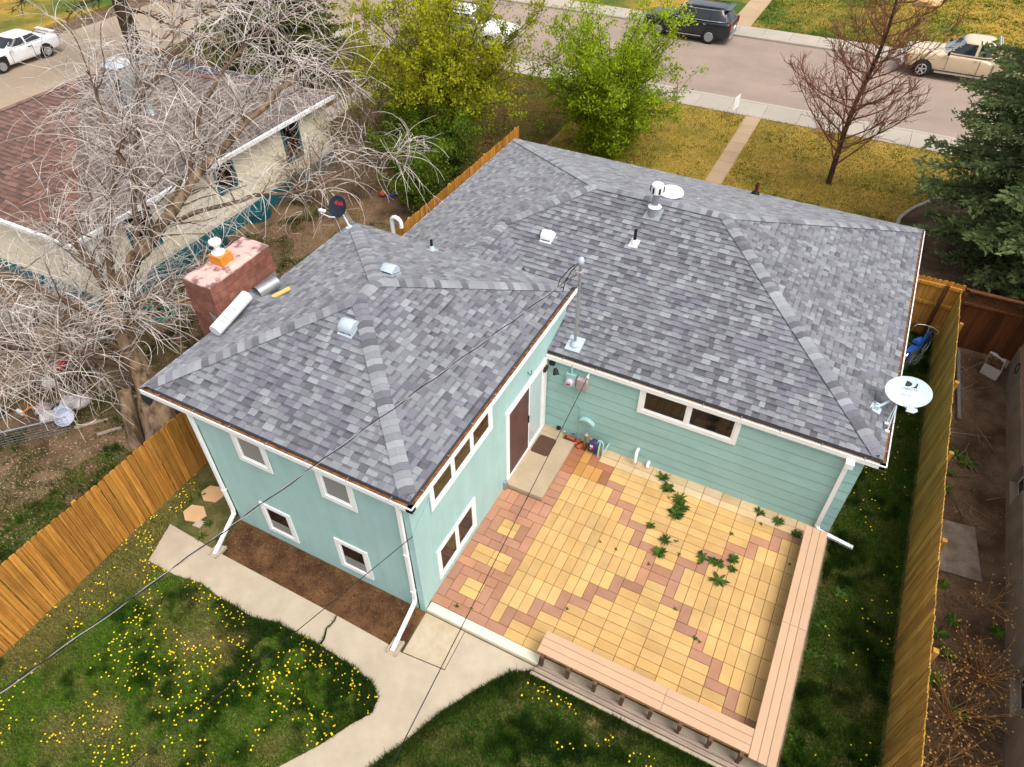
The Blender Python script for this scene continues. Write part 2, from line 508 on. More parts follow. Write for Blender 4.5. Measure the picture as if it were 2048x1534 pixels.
# ------------------------------------------------------------------ patio
U, VV, PX, PY = 0.2085, 0.2062, 1.262, 0.195
patio = struct('patio', MB().prism([(0.0, 0.19), (6.9, 0.19), (6.9, 5.58), (0.0, 5.58)], -0.2, -0.012), 'sand_joint')
YEL, RED = (0.61, 0.375, 0.145), (0.42, 0.21, 0.13)
pav = []                                       # (col, row, w, h, colour)
for r0 in (0,):
    pav.append((0, 0, 2, 1, RED))
    for c in range(2, 26, 2): pav.append((c, 0, 2, 1, RED if c == 24 else YEL))
for j in range(13):
    rw = 2 * j + 1
    if j <= 5: Lc, Rc = 2 * j + 1, 24 - 2 * j
    else: Lc, Rc = 23 - 2 * j, 2 + 2 * j
    hh = 2 if rw + 2 <= 25 else 1.15
    for c in range(0, 26):
        if c < Lc or c > Rc: pav.append((c, rw, 1, hh, YEL))
        elif c == Lc or c == Rc: pav.append((c, rw, 1, hh, RED))
    for c in range(max(Lc + 1, 0), Rc, 2):
        edge = c == Lc + 1 or c + 2 >= Rc
        for k in (0, 1):
            if k == 1 and hh < 2: continue
            red = edge and ((k == 1) if j <= 5 else (k == 0))
            if rw + k >= 25: red = False
            pav.append((c, rw + k, 2, 1 if hh == 2 else 1.15, RED if red else YEL))
def pin(r):                                    # pinwheel of the red border strip
    for a in ((-6, 1, 1, 2), (-6, 3, 1, 2), (-5, 1, 2, 1), (-3, 1, 2, 1), (-5, 2, 1, 2), (-5, 4, 2, 1), (-3, 4, 2, 1), (-2, 2, 1, 2), (-1, 1, 1, 2), (-1, 3, 1, 2)):
        pav.append((a[0], a[1] - 1 + r, a[2], a[3], RED))
    pav.append((-4, r + 1, 2, 1, YEL)); pav.append((-4, r + 2, 2, 1, YEL))
for r in (0, 5, 8, 13):
    for c in (-6, -4, -2): pav.append((c, r, 2, 1, RED))
pin(1); pin(9)
pav += [(-6, 6, 1, 2, RED), (-1, 6, 1, 2, RED), (-5, 6, 2, 1, YEL), (-5, 7, 2, 1, YEL), (-3, 6, 2, 1, YEL), (-3, 7, 2, 1, YEL)]
for c in range(-6, 0): pav.append((c, 14, 1, 1.75, RED))
for r in range(16, 25): pav.append((-1.45, r - 0.2, 1.45, 1, RED))
pm_cache = {}
def paver_bm(mb, x, y, z, w, h, tx, ty):
    g = 0.004
    x0, x1, y0, y1 = x + g, x + w - g, y + g, y + h - g
    c = 0.006
    zz = lambda px, py: z + tx * (px - x) + ty * (py - y)
    b = [(x0, y0), (x1, y0), (x1, y1), (x0, y1)]
    t = [(x0 + c, y0 + c), (x1 - c, y0 + c), (x1 - c, y1 - c), (x0 + c, y1 - c)]
    vs = [(p[0], p[1], z - 0.06) for p in b] + [(p[0], p[1], zz(*p) - c) for p in b] + [(p[0], p[1], zz(*p)) for p in t]
    fs = [(8, 9, 10, 11)]
    for i in range(4):
        j = (i + 1) % 4
        fs += [(i, j, j + 4, i + 4), (i + 4, j + 4, j + 8, i + 8)]
    mb.add(vs, fs)
pav = [(PX + c * U, PY + r * VV, w * U, h * VV, col) for (c, r, w, h, col) in pav]
pav.sort(key=lambda p: -p[2] * p[3] / ((p[0] - CAM.x) ** 2 + (p[1] - CAM.y) ** 2 + 169))
rest = MB()
for i, (x, y, w, h, col) in enumerate(pav):
    k = rnd.uniform(0.88, 1.07)
    hue = rnd.uniform(-0.03, 0.03)
    tint = (min(1, col[0] * k * (1 + hue)), col[1] * k, col[2] * k * (1 - 2 * hue))
    if y > 5.12 and x > 1.6:                       # lime bloom along the wall
        f_ = rnd.uniform(.35, .7); tint = tuple(a_ * (1 - f_) + b_ * f_ for a_, b_ in zip(tint, (.66, .52, .36)))
    elif x < 1.9 and y > 4.3:                      # rust stains below the meters
        tint = (tint[0] * .82, tint[1] * .66, tint[2] * .5)
    mb = MB() if i < 300 else rest
    mb.tint = tint
    paver_bm(mb, x, y, rnd.uniform(-0.003, 0.002), w, h, rnd.uniform(-.006, .006), rnd.uniform(-.006, .006))
    if i < 300: mb.build('paver', 'paver', patio)
tag(rest.build('paver', 'paver', patio), kind='stuff')

# patio kerb and the base of the bench
kb = struct('patio_kerb', MB().bbox(0.05, 2.52, 0.0, 0.19, -0.2, 0.004, 0.012), 'concrete_white')
mat('weathered_wood', srgb(150, 132, 118), rough=0.9, var=0.22, scale=5, stretch=(0.4, 3, 3), fine=0.1)
mat('dark_wood', srgb(96, 70, 52), rough=0.9, var=0.2, scale=6)

# door step
tag(MB().bbox(0.03, 0.965, 3.46, 5.33, -0.1, 0.125, 0.015).build('door_step', 'step_concrete'), 'tan concrete door step in front of the sliding door', 'step')
MB().bbox(0.03, 0.62, 5.335, 5.575, -0.1, 0.118, 0.01).build('landing', 'step_concrete', bpy.data.objects['door_step'])
mat('mat_fibre', srgb(92, 66, 52), rough=1.0, var=0.3, scale=60, bump=1.0, bscale=120)
p = []
for cx, cy, a0 in ((0.50, 5.13, 0), (0.17, 5.13, 90), (0.17, 4.66, 180), (0.50, 4.66, 270)):
    for k in range(5):
        t = math.radians(a0 + k * 22.5); p.append((cx + 0.06 * math.cos(t), cy + 0.06 * math.sin(t)))
dm = tag(MB().prism(p, 0.1252, 0.139).build('doormat', 'mat_fibre'), 'dark brown bristle doormat with rounded corners lying on the door step', 'doormat')

# ------------------------------------------------------------------ bench round two sides of the patio
mat('bench_board', srgb(190, 156, 126), rough=0.75, var=0.035, scale=1.0, stretch=(2, 2, 2), fine=0.03, fscale=160, objvar=0.03, objshift=True)
be = thing('corner_bench', 'long L-shaped bench of pink-tan composite boards edging the patio', 'bench', (6.6, 0.3, 0))
bz0, bz1 = 0.388, 0.42
for k in range(3):                             # leg along the house side
    x0 = 6.405 + k * 0.151; x1 = x0 + 0.145
    for y0, y1 in ((0.0, 2.715), (2.72, 5.19)):
        MB().bbox(x0, x1, y0, y1, bz0, bz1, 0.005).build('plank', 'bench_board', be)
for k in range(3):
    y0 = 0.05 + k * 0.151; y1 = y0 + 0.145
    for x0, x1 in ((2.475, 4.855), (4.86, 6.398)):
        MB().bbox(x0, x1, y0, y1, bz0, bz1, 0.005).build('plank', 'bench_board', be)
MB().box(6.50, 6.53, 0.5, 5.18, -0.01, 0.386).build('skirt', 'weathered_wood', be)
MB().box(2.52, 6.40, 0.40, 0.425, -0.01, 0.386).build('skirt', 'weathered_wood', be)
for i in range(9):
    x = 2.56 + i * 0.53
    MB().box(x, x + 0.075, -0.03, 0.39, 0.2, 0.386).box(x + 0.01, x + 0.065, -0.02, 0.05, -0.12, 0.199).build('support', 'dark_wood', be)
for i in range(10):
    y = 0.62 + i * 0.5
    MB().box(6.54, 6.80, y, y + 0.06, 0.2, 0.386).box(6.72, 6.78, y + 0.005, y + 0.055, -0.12, 0.199).build('support', 'dark_wood', be)
tm = thing('retaining_wall', 'low weathered timber ledge below the bench along the lawn edge', 'wall', (4.5, -0.1, -0.12))
MB().box(2.5, 6.95, -0.13, -0.055, -0.13, -0.02).build('timber', 'weathered_wood', tm)
MB().box(2.55, 6.9, -0.05, 0.02, -0.13, 0.01).build('timber', 'weathered_wood', tm)
MB().box(2.55, 6.9, 0.025, 0.185, -0.13, -0.05).build('concrete_base', 'concrete', tm)
MB().bbox(2.45, 7.0, -0.2, -0.135, -0.16, -0.06, 0.01).build('footing', 'concrete', tm)
MB().box(6.86, 6.93, -0.05, 5.3, -0.13, 0.08).build('timber', 'weathered_wood', tm)
# ------------------------------------------------------------------ the house
mat('teal_siding', (0.315, 0.515, 0.485), stain=0.06, sscale=1.4, rough=0.7, var=0.07, scale=1.5, detail=8, fine=0.03, fscale=40, bump=0.05, bscale=50, objvar=0.035, stretch=(.6, 1, 2.5), ramp=(.3, .75))
mat('teal_panel', (0.365, 0.555, 0.535), stain=0.06, sscale=1.2, rough=0.7, var=0.07, scale=1.6, detail=8, fine=0.03, fscale=30, bump=0.06, bscale=60, stretch=(2.2, 2.2, 0.35), ramp=(.3, .75))
mat('white_trim', (0.86, 0.86, 0.85), rough=0.5, var=0.02, scale=3, spec=0.4)
mat('glass_dark', (0.012, 0.010, 0.010), rough=0.02, var=0.1, spec=0.42)
mat('screen_grey', srgb(138, 136, 132), rough=0.6, var=0.06, scale=2, fine=0.05, fscale=200)
mat('glass_sky_tint', srgb(184, 198, 200), rough=0.08, var=0.03, spec=0.6)  # reflection of sky and teal wall put into the pane's base colour
mat('door_screen', srgb(92, 62, 58), rough=0.6, var=0.15, scale=2.5, fine=0.08, fscale=150)
mat('gutter_debris', srgb(126, 80, 44), rough=0.95, var=0.5, scale=9, fine=0.3, fscale=40)
mat('gutter_inside', srgb(176, 146, 112), rough=0.8, var=0.25, scale=3)
mat('shingle', (1.18, 1.18, 1.18), stain=0.06, sscale=0.8, rough=0.8, var=0.08, scale=14, attr=True, fine=0.22, fscale=170, bump=0.25, bscale=220, spec=0.35)
_b = MATS['shingle'].node_tree.nodes['Principled BSDF']
_b.inputs['Sheen Weight'].default_value = 0.35; _b.inputs['Sheen Roughness'].default_value = 0.45      # loose mineral granules
mat('roof_felt', srgb(66, 64, 70), rough=0.95, var=0.1)
mat('black_rubber', (0.012, 0.012, 0.013), rough=0.6, var=0.1)
mat('galvanised', srgb(170, 176, 180), rough=0.38, var=0.1, scale=9, metal=0.7, spec=0.5)
mat('vent_grey', srgb(176, 188, 196), rough=0.45, var=0.03, spec=0.4)
mat('vent_white', (0.82, 0.82, 0.81), rough=0.45, var=0.03, spec=0.4)
mat('rusty_pipe', srgb(92, 34, 26), rough=0.7, var=0.4, scale=14)

house = thing('house', 'teal split-level house with grey shingled hip roofs and white trim', 'house', (2.5, 7.5, -0.1))
WA, WB = 0.367, 0.356                         # roof pitches
RIDGEZ_W = 3.55 + WA * 3.13
RIDGEZ_M = 2.5 + WB * 4.765

# ---- walls
wf = MB().box(-4.88, -0.002, 0.0, 0.16, -0.2, 3.42).build('wall', 'teal_panel', house)
tag(wf, 'plain teal back wall of the taller wing')
wr = MB().box(-0.14, 0.02, 0.0, 6.6, -0.2, 3.42).build('wall', 'teal_panel', house)
MB().box(-4.88, -4.74, 0.161, 1.2, -0.2, 3.42).build('wall', 'teal_panel', house)
MB().box(-5.85, -4.882, 1.06, 1.2, -0.2, 3.42).box(-5.85, -5.7, 1.201, 6.6, -0.2, 3.42).build('wall', 'teal_panel', house)
MB().box(-5.84, -0.142, 6.45, 6.61, -0.2, 3.42).build('wall', 'teal_panel', house)
MB().box(-5.3, -5.15, 6.612, 14.7, -0.2, 2.42).box(-5.148, 6.9, 14.55, 14.7, -0.2, 2.42).box(6.78, 6.902, 5.7, 14.548, -0.2, 2.42).build('wall', 'teal_siding', house)
# corner boards and belt lines of the wing
MB().box(-0.10, 0.032, -0.012, 0.0, -0.12, 3.40).box(0.0201, 0.032, 0.0, 0.11, -0.12, 3.40).build('corner_board', 'teal_panel', house)
MB().box(-4.87, -0.11, -0.014, -0.001, 3.05, 3.42).build('frieze_board', 'teal_panel', house)
MB().box(0.021, 0.034, 0.115, 5.58, 3.0, 3.42).build('frieze_board', 'teal_panel', house)

# ---- lap siding of the lower wing: one board per course and length
mw = MB().box(0.025, 6.89, 5.62, 5.72, -0.2, 2.42).build('wall', 'teal_siding', house)
tag(mw, 'lap sided teal wall along the patio')
zl = [-0.08, 0.21, 0.49, 0.78, 1.07, 1.355, 1.645, 1.935, 2.225, 2.43]
cuts = {0: [5.17], 1: [1.35, 4.99], 2: [2.43], 3: [], 4: [3.1], 5: [1.02], 6: [5.6], 7: [1.5], 8: []}
for i in range(len(zl) - 1):
    z0, z1 = zl[i], zl[i + 1]
    xs = [0.04] + cuts.get(i, []) + [6.93]
    for a, b in zip(xs[:-1], xs[1:]):
        a += 0.001; b -= 0.001
        MB().hexa([(a, 5.570, z0 + .016), (b, 5.570, z0 + .016), (b, 5.604, z0 + .016), (a, 5.604, z0 + .016)], [(a, 5.578, z1), (b, 5.578, z1), (b, 5.604, z1), (a, 5.604, z1)]).build('siding_board', 'teal_siding', mw)
for i in range(len(zl) - 1):
    z0, z1 = zl[i], zl[i + 1]
    MB().hexa([(6.903, 5.60, z0), (6.938, 5.60, z0), (6.938, 14.6, z0), (6.903, 14.6, z0)], [(6.903, 5.60, z1 - .001), (6.923, 5.60, z1 - .001), (6.923, 14.6, z1 - .001), (6.903, 14.6, z1 - .001)]).build('siding_board', 'teal_siding', mw)

# ---- windows.  face: 'y' (wall facing -Y at y=p) or 'x' (wall facing +X at x=p)
def bx(mb, face, p, a0, a1, z0, z1, d0, d1):
    """box spanning a0..a1 along the wall, from d0 to d1 out of the wall"""
    if face == 'y': mb.box(a0, a1, p - d1, p - d0, z0, z1)
    else: mb.box(p + d0, p + d1, a0, a1, z0, z1)
    return mb
def frame4(face, p, a0, a1, z0, z1, w, d0, d1, wb=None):
    mb = MB()
    wb = wb or w
    bx(mb, face, p, a0, a1, z0, z0 + wb, d0, d1)
    bx(mb, face, p, a0, a1, z1 - w, z1, d0, d1)
    bx(mb, face, p, a0, a0 + w, z0 + wb + .0005, z1 - w - .0005, d0, d1)
    bx(mb, face, p, a1 - w, a1, z0 + wb + .0005, z1 - w - .0005, d0, d1)
    return mb
def window(face, p, a0, a1, z0, z1, panes, w=0.10, label=None, lower=None):
    """trim, then for each pane sash and glass"""
    root = frame4(face, p, a0, a1, z0, z1, w, 0.002, 0.03, w * 1.15).build('window', 'white_trim', house)
    if label: tag(root, label)
    n = len(panes)
    i0, i1 = a0 + w, a1 - w
    s = (i1 - i0) / n
    for k, m in enumerate(panes):
        b0, b1 = i0 + k * s, i0 + (k + 1) * s
        if k: b0 += 0.025
        if k < n - 1: b1 -= 0.025
        zz0, zz1 = z0 + w * 1.15, z1 - w
        frame4(face, p, b0, b1, zz0, zz1, 0.04, 0.003, 0.016).build('sash', 'white_trim', root)
        bx(MB(), face, p, b0 + 0.041, b1 - 0.041, zz0 + 0.041, zz1 - 0.041, 0.0015, 0.006).build('pane', m, root)
        if lower:
            bx(MB(), face, p, b0 + 0.041, b1 - 0.041, zz0 + 0.041, zz0 + (zz1 - zz0) * 0.42, 0.0065, 0.009).build('screen', lower, root)
        if k:
            bx(MB(), face, p, b0 - 0.05, b0, zz0 + .001, zz1 - .001, 0.0025, 0.026).build('mullion', 'white_trim', root)
    return root
window('y', -0.014, -3.92, -3.10, 2.55, 3.40, ['screen_grey'], label='upper wing window with grey insect screen farther from the patio')
window('y', -0.014, -1.93, -1.13, 2.56, 3.40, ['screen_grey'], label='upper wing window with grey insect screen nearer the patio')
window('y', 0.0, -3.93, -3.12, 0.17, 1.16, ['glass_dark'], lower='screen_grey')
window('y', 0.0, -2.00, -1.19, 0.17, 1.16, ['glass_dark'], lower='screen_grey')
window('x', 0.034, 0.59, 2.90, 2.56, 3.42, ['glass_dark'] * 3, label='row of three small dark panes tucked under the wing eave')
window('x', 0.021, 0.58, 2.09, 0.22, 1.22, ['glass_dark'] * 2, label='low double window at patio level')
window('y', 5.570, 2.29, 4.51, 1.64, 2.44, ['glass_dark'] * 2, label='double window with white trim under the gutter by the patio')

# ---- sliding door
dr = frame4('x', 0.021, 3.50, 5.54, 0.126, 2.39, 0.14, 0.002, 0.04, 0.06).build('sliding_door', 'white_trim', house)
bx(MB(), 'x', 0.021, 3.645, 4.61, 0.187, 2.245, 0.012, 0.024).build('screen_panel', 'door_screen', dr)
bx(MB(), 'x', 0.021, 4.655, 5.30, 0.187, 2.245, 0.002, 0.010).build('glass_panel', 'glass_sky_tint', dr)
bx(MB(), 'x', 0.021, 4.612, 4.653, 0.187, 2.245, 0.004, 0.03).build('stile', 'white_trim', dr)
bx(MB(), 'x', 0.021, 5.302, 5.398, 0.187, 2.245, 0.004, 0.022).build('stile', 'white_trim', dr)
bx(MB(), 'x', 0.021, 4.585, 4.61, 1.1, 1.32, 0.025, 0.05).build('handle', 'black_rubber', dr)
# brackets and wall odds
mat('meter_grey', srgb(170, 158, 162), rough=0.5, var=0.06)
bx(MB(), 'x', 0.021, 3.36, 3.46, 0.02, 0.24, 0.001, 0.09).build('outlet_box', 'galvanised', house)

# ---- roof decks
def poly_faces(vs, fs, name, m, parent):
    return MB().add(vs, fs).build(name, m, parent)
e = 0.014
wx0, wx1, wy0, wy1, wz = -6.08, 0.18, -0.10, 6.78, 3.55
rw = poly_faces([(wx0, wy0 + .09, 3.40), (wx1 - .09, wy0 + .09, 3.40), (wx1 - .09, wy1, 3.40), (wx0, wy1, 3.40),
                 (wx0, wy0 + .09, wz - e), (wx1 - .09, wy0 + .09, wz + 0.09 * WA - e), (wx1 - .09, wy1, wz - e), (wx0, wy1, wz - e),
                 (-2.95, 3.03, RIDGEZ_W - e), (-2.95, 3.65, RIDGEZ_W - e)],
                [(3, 2, 1, 0), (0, 1, 5, 4), (1, 2, 6, 5), (2, 3, 7, 6), (3, 0, 4, 7), (4, 5, 8), (5, 6, 9, 8), (6, 7, 9), (7, 4, 8, 9)], 'roof', 'roof_felt', house)
mx0, mx1, my0, my1, mz = -5.6, 7.28, 5.5, 15.03, 2.5
rm = poly_faces([(mx0, 6.62, 2.36), (0.03, 6.62, 2.36), (0.03, my0 + .09, 2.36), (mx1 - .09, my0 + .09, 2.36), (mx1 - .09, my1, 2.36), (mx0, my1, 2.36),
                 (mx0, 6.62, mz - e), (0.03, 6.62, mz + (6.62 - my0) * WB - e), (0.03, my0 + .09, mz + .09 * WB - e), (mx1 - .09, my0 + .09, mz + .05 * WB - e), (mx1 - .09, my1, mz - e), (mx0, my1, mz - e),
                 (-0.83, 10.265, RIDGEZ_M - e), (2.51, 10.265, RIDGEZ_M - e), (-2.58, 8.515, mz + 3.02 * WB - e), (-2.58, 6.62, mz + 3.02 * WB - e), (-0.71, 6.62, mz + 1.12 * WB - e)],
                [(5, 4, 3, 2, 1, 0), (2, 3, 9, 8), (3, 4, 10, 9), (4, 5, 11, 10), (5, 0, 6, 11), (1, 2, 8, 7), (0, 1, 7, 16, 15, 6),
                 (8, 9, 13, 12, 14, 16, 7), (9, 10, 13), (10, 11, 12, 13), (11, 6, 15, 14, 12), (14, 15, 16)], 'roof', 'roof_felt', house)

# ---- shingles
TONES = [(0.092, 0.0915, 0.1076), (0.124, 0.1234, 0.1451), (0.156, 0.1552, 0.1825), (0.1833, 0.189, 0.2033), (0.2142, 0.2209, 0.2375), (0.2528, 0.2607, 0.2803)]
BROWN_GREY = [(0.085, 0.062, 0.052), (0.11, 0.082, 0.07), (0.135, 0.10, 0.086), (0.16, 0.122, 0.106), (0.185, 0.145, 0.128), (0.125, 0.085, 0.07)]
BROWN = [(0.066, 0.028, 0.018), (0.098, 0.038, 0.023), (0.128, 0.05, 0.03), (0.152, 0.065, 0.04), (0.172, 0.083, 0.055), (0.135, 0.042, 0.024)]
TW = [2, 5, 8, 7, 4, 1.5]
EXPO = 0.142
def face_tabs(poly, up, zf, slope, vmin=0.0, expo=EXPO, tones=TONES, wid=(0.08, 0.235), rg=rnd, thick=0.020):
    """poly in plan, up = horizontal unit vector pointing up the slope; returns list of (corner pts x8, tone)"""
    ux, uy = up
    ax, ay = -uy, ux                           # along the eave
    k = math.sqrt(1 + slope * slope)
    P = [((x * ax + y * ay), (x * ux + y * uy)) for x, y in poly]
    v0 = min(p[1] for p in P); v1 = max(p[1] for p in P)
    def rng(v):
        us = []
        n = len(P)
        for i in range(n):
            (a, b), (c, d) = P[i], P[(i + 1) % n]
            if b == d: continue
            if min(b, d) - 1e-9 <= v <= max(b, d) + 1e-9:
                us.append(a + (c - a) * (v - b) / (d - b))
        return (min(us), max(us)) if us else None
    out = []
    step = expo / k
    nz = math.sqrt(1 + slope * slope)
    nx, ny, nzz = -ux * slope / nz, -uy * slope / nz, 1 / nz
    v = v0 + vmin
    course = 0
    last = 2
    while v < v1 - 0.01:
        vt = min(v + step * 1.06, v1 - 1e-4)
        A = rng(v + 1e-5); B = rng(vt)
        if A is None or B is None: break
        u = A[0] - rg.uniform(0, 0.25)
        raised = rg.random() < 0.5
        while u < A[1]:
            w = rg.uniform(*wid)
            a, b = max(u, A[0]), min(u + w, A[1])
            u += w
            raised = not raised if rg.random() < 0.8 else raised
            if b - a < 0.012: continue
            a2, b2 = max(a, B[0]), min(b, B[1])
            if a >= A[0] - 1e-9 and u - w <= A[0]: a2 = B[0] if B[0] < b else b - 0.001
            if u >= A[1]: b2 = max(B[1], a2 + 0.001) if B[1] > a else a2 + 0.001
            if b2 <= a2: a2, b2 = (a + b) / 2 - .001, (a + b) / 2 + .001
            t = rg.choices(range(6), TW)[0]
            if t == last and rg.random() < 0.6: t = rg.choices(range(6), TW)[0]
            last = t
            kk = rg.uniform(0.93, 1.07)
            tone = tuple(c * kk for c in tones[t])
            h = thick if raised else thick * 0.7
            def pt(uu, vv, off):
                x, y = uu * ax + vv * ux, uu * ay + vv * uy
                z = zf(x, y)
                return (x + nx * off, y + ny * off, z + nzz * off)
            g = 0.0012
            q = [pt(a + g, v, -0.01), pt(b - g, v, -0.01), pt(b2 - g, vt, -0.011), pt(a2 + g, vt, -0.011),
                 pt(a + g, v, h), pt(b - g, v, h), pt(b2 - g, vt, 0.0015), pt(a2 + g, vt, 0.0015)]
            out.append((q, tone, raised))
        v += step
        course += 1
    return out
def put_tab(mb, q, tone, raised=True):
    mb.tint = tone
    if raised: mb.add(q[4:], [(0, 1, 2, 3)])
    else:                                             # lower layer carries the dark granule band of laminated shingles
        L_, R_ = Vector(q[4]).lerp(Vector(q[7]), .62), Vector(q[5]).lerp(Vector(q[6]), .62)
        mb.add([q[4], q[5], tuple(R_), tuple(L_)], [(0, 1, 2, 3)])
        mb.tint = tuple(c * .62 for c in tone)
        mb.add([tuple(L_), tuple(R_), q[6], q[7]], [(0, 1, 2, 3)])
    mb.tint = tuple(c * 0.16 for c in tone)          # cut asphalt edges of the tab
    mb.add(q, [(0, 1, 5, 4), (1, 2, 6, 5), (3, 0, 4, 7)])
def cdist(q):
    c = [(q[4][i] + q[6][i]) / 2 for i in range(3)]
    d2 = sum((c[i] - CAM[i]) ** 2 for i in range(3))
    a = Vector(q[5]) - Vector(q[4]); b = Vector(q[7]) - Vector(q[4])
    n = a.cross(b); vd = Vector(CAM) - Vector(c)
    return -abs(n.dot(vd)) / (d2 ** 1.5)
def shingle_roof(tabs, roof, n_ind, m='shingle'):
    tabs.sort(key=lambda t: cdist(t[0]))
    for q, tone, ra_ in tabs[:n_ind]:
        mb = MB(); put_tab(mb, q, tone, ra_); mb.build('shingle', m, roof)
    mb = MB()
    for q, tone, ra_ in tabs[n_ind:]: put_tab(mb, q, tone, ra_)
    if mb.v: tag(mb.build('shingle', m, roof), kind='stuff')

tabs = []
tabs += face_tabs([(wx0, wy0), (wx1, wy0), (-2.95, 3.03)], (0, 1), lambda x, y: wz + WA * (y - wy0), WA, 0.10)
tabs += face_tabs([(wx1, wy0), (wx1, wy1), (-2.95, 3.65), (-2.95, 3.03)], (-1, 0), lambda x, y: wz + WA * (wx1 - x), WA, 0.10)
tabs += face_tabs([(wx0, wy0), (wx0, wy1), (-2.95, 3.65), (-2.95, 3.03)], (1, 0), lambda x, y: wz + WA * (x - wx0), WA, 0.0)
tabs += face_tabs([(wx0, wy1), (wx1, wy1), (-2.95, 3.65)], (0, -1), lambda x, y: wz + WA * (wy1 - y), WA, 0.0)
shingle_roof(tabs, rw, 300)
tabs = []
tabs += face_tabs([(0.03, my0), (mx1, my0), (2.51, 10.265), (-0.83, 10.265), (-2.58, 8.515), (-0.71, 6.65), (0.03, 6.62)], (0, 1), lambda x, y: mz + WB * (y - my0), WB, 0.10)
tabs += face_tabs([(mx1, my0), (mx1, my1), (2.51, 10.265)], (-1, 0), lambda x, y: mz + WB * (mx1 - x), WB, 0.10)
tabs += face_tabs([(mx0, my1), (mx1, my1), (2.51, 10.265), (-0.83, 10.265)], (0, -1), lambda x, y: mz + WB * (my1 - y), WB)
tabs += face_tabs([(mx0, 6.65), (mx0, my1), (-0.83, 10.265), (-2.58, 8.515), (-2.58, 6.65)], (1, 0), lambda x, y: mz + WB * (x - mx0), WB)
tabs += face_tabs([(-0.71, 6.65), (-2.58, 8.515), (-2.58, 6.65)], (-1, 0), lambda x, y: mz + WB * (0.44 - x), WB)
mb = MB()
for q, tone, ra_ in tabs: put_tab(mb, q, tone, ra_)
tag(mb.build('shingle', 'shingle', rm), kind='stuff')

def caps(A, B, drop, name='ridge_cap', expo=0.145, hw=0.15, tones=TONES, m='shingle', roof=None, ind=True):
    """bent cap shingles laid from A up to B; drop = fall per metre away from the line"""
    A, B = Vector(A), Vector(B)
    L = (B - A).length; d = (B - A) / L
    s = Vector((-d.y, d.x, 0)).normalized()
    n = int(L / expo)
    allmb = MB()
    for i in range(n):
        t0, t1 = i * L / n, (i + 1.25) * L / n
        t = rnd.choices(range(6), [2, 3, 4, 5, 5, 3])[0]
        kk = rnd.uniform(.98, 1.12)
        mb = MB() if ind else allmb
        mb.tint = tuple(c * kk for c in tones[t])
        vs = []
        for tt, h in ((t0, 0.040), (min(t1, L), 0.027)):
            c = A + d * tt
            for k, o in ((-1, hw), (-0.55, hw * .5), (0, 0), (0.55, hw * .5), (1, hw)):
                p = c + s * (hw * (k if abs(k) in (0, 1) else (0.5 if k > 0 else -0.5)))
                p.z += -drop * abs(hw * (k if abs(k) in (0, 1) else 0.5)) + h - (0.004 if k == 0 else 0)
                vs.append(tuple(p))
        low = [(v[0], v[1], v[2] - 0.036) for v in vs[:5]]
        mb.add(vs + low, [(0, 1, 6, 5), (1, 2, 7, 6), (2, 3, 8, 7), (3, 4, 9, 8), (10, 11, 1, 0), (11, 12, 2, 1), (12, 13, 3, 2), (13, 14, 4, 3)])
        if ind: mb.build(name, m, roof)
    if not ind: tag(allmb.build(name, m, roof), kind='stuff')
r2 = math.sqrt(2)
apW1, apW2 = (-2.95, 3.03, RIDGEZ_W), (-2.95, 3.65, RIDGEZ_W)
caps((wx1 - .19, wy0 + .19, wz + .19 * WA), apW1, WA / r2, roof=rw)
caps((wx0 + .17, wy0 + .17, wz + .17 * WA), apW1, WA / r2, roof=rw)
caps((wx1 - .17, wy1 - .17, wz + .17 * WA), apW2, WA / r2, roof=rw)
caps((wx0 + .12, wy1 - .12, wz + .12 * WA), apW2, WA / r2, roof=rw)
caps(apW2, apW1, WA, roof=rw)
apM1, apM2 = (-0.83, 10.265, RIDGEZ_M), (2.51, 10.265, RIDGEZ_M)
caps((mx1 - .19, my0 + .19, mz + .19 * WB), apM2, WB / r2, roof=rm)
caps((mx1 - .17, my1 - .17, mz + .17 * WB), apM2, WB / r2, roof=rm)
caps((mx0 + .12, my1 - .12, mz + .12 * WB), apM1, WB / r2, roof=rm)
caps((-2.58, 8.515, mz + 3.02 * WB), apM1, WB / r2, roof=rm)
caps((-2.58, 6.64, mz + 3.02 * WB), (-2.58, 8.5, mz + 3.02 * WB), WB, roof=rm)
caps(apM2, apM1, WB, roof=rm)

# ---- gutters: trough, white lip, hangers, debris
def gutter(a, b, out, z, m_in='gutter_inside', w=0.125, hang=0.8, lip='white_trim'):
    """a, b: plan ends of the outer edge; out = outward unit vector"""
    a, b, o = Vector((*a, 0)), Vector((*b, 0)), Vector((*out, 0))
    def strip(o0, o1, z0, z1):
        q = [a + o * o0, b + o * o0, b + o * o1, a + o * o1]
        return [(p.x, p.y, z0) for p in q], [(p.x, p.y, z1) for p in q]
    g = MB().hexa(*strip(-0.012, 0.0, z - 0.115, z - 0.012)).hexa(*strip(-0.018, 0.006, z - 0.0118, z)).build('gutter', lip, house)
    MB().hexa(*strip(-w, -0.0125, z - 0.112, z - 0.095)).build('trough', 'white_trim', g)
    MB().hexa(*strip(-w + .002, -0.0127, z - 0.0948, z - 0.03)).build('debris', m_in, g)
    L = (b - a).length; d = (b - a) / L
    n = int(L / hang)
    for i in range(n):
        p = a + d * (L * (i + .5) / n)
        q = [p - d * .011 - o * w, p + d * .011 - o * w, p + d * .011 + o * 0.004, p - d * .011 + o * 0.004]
        MB().hexa([(v.x, v.y, z - 0.004) for v in q], [(v.x, v.y, z + 0.004) for v in q]).build('hanger', 'galvanised', g)
    return g
gutter((-6.08, wy0), (wx1, wy0), (0, -1), wz - 0.02, 'gutter_debris')
gutter((wx1, wy0), (wx1, wy1), (1, 0), wz - 0.02, 'gutter_debris')
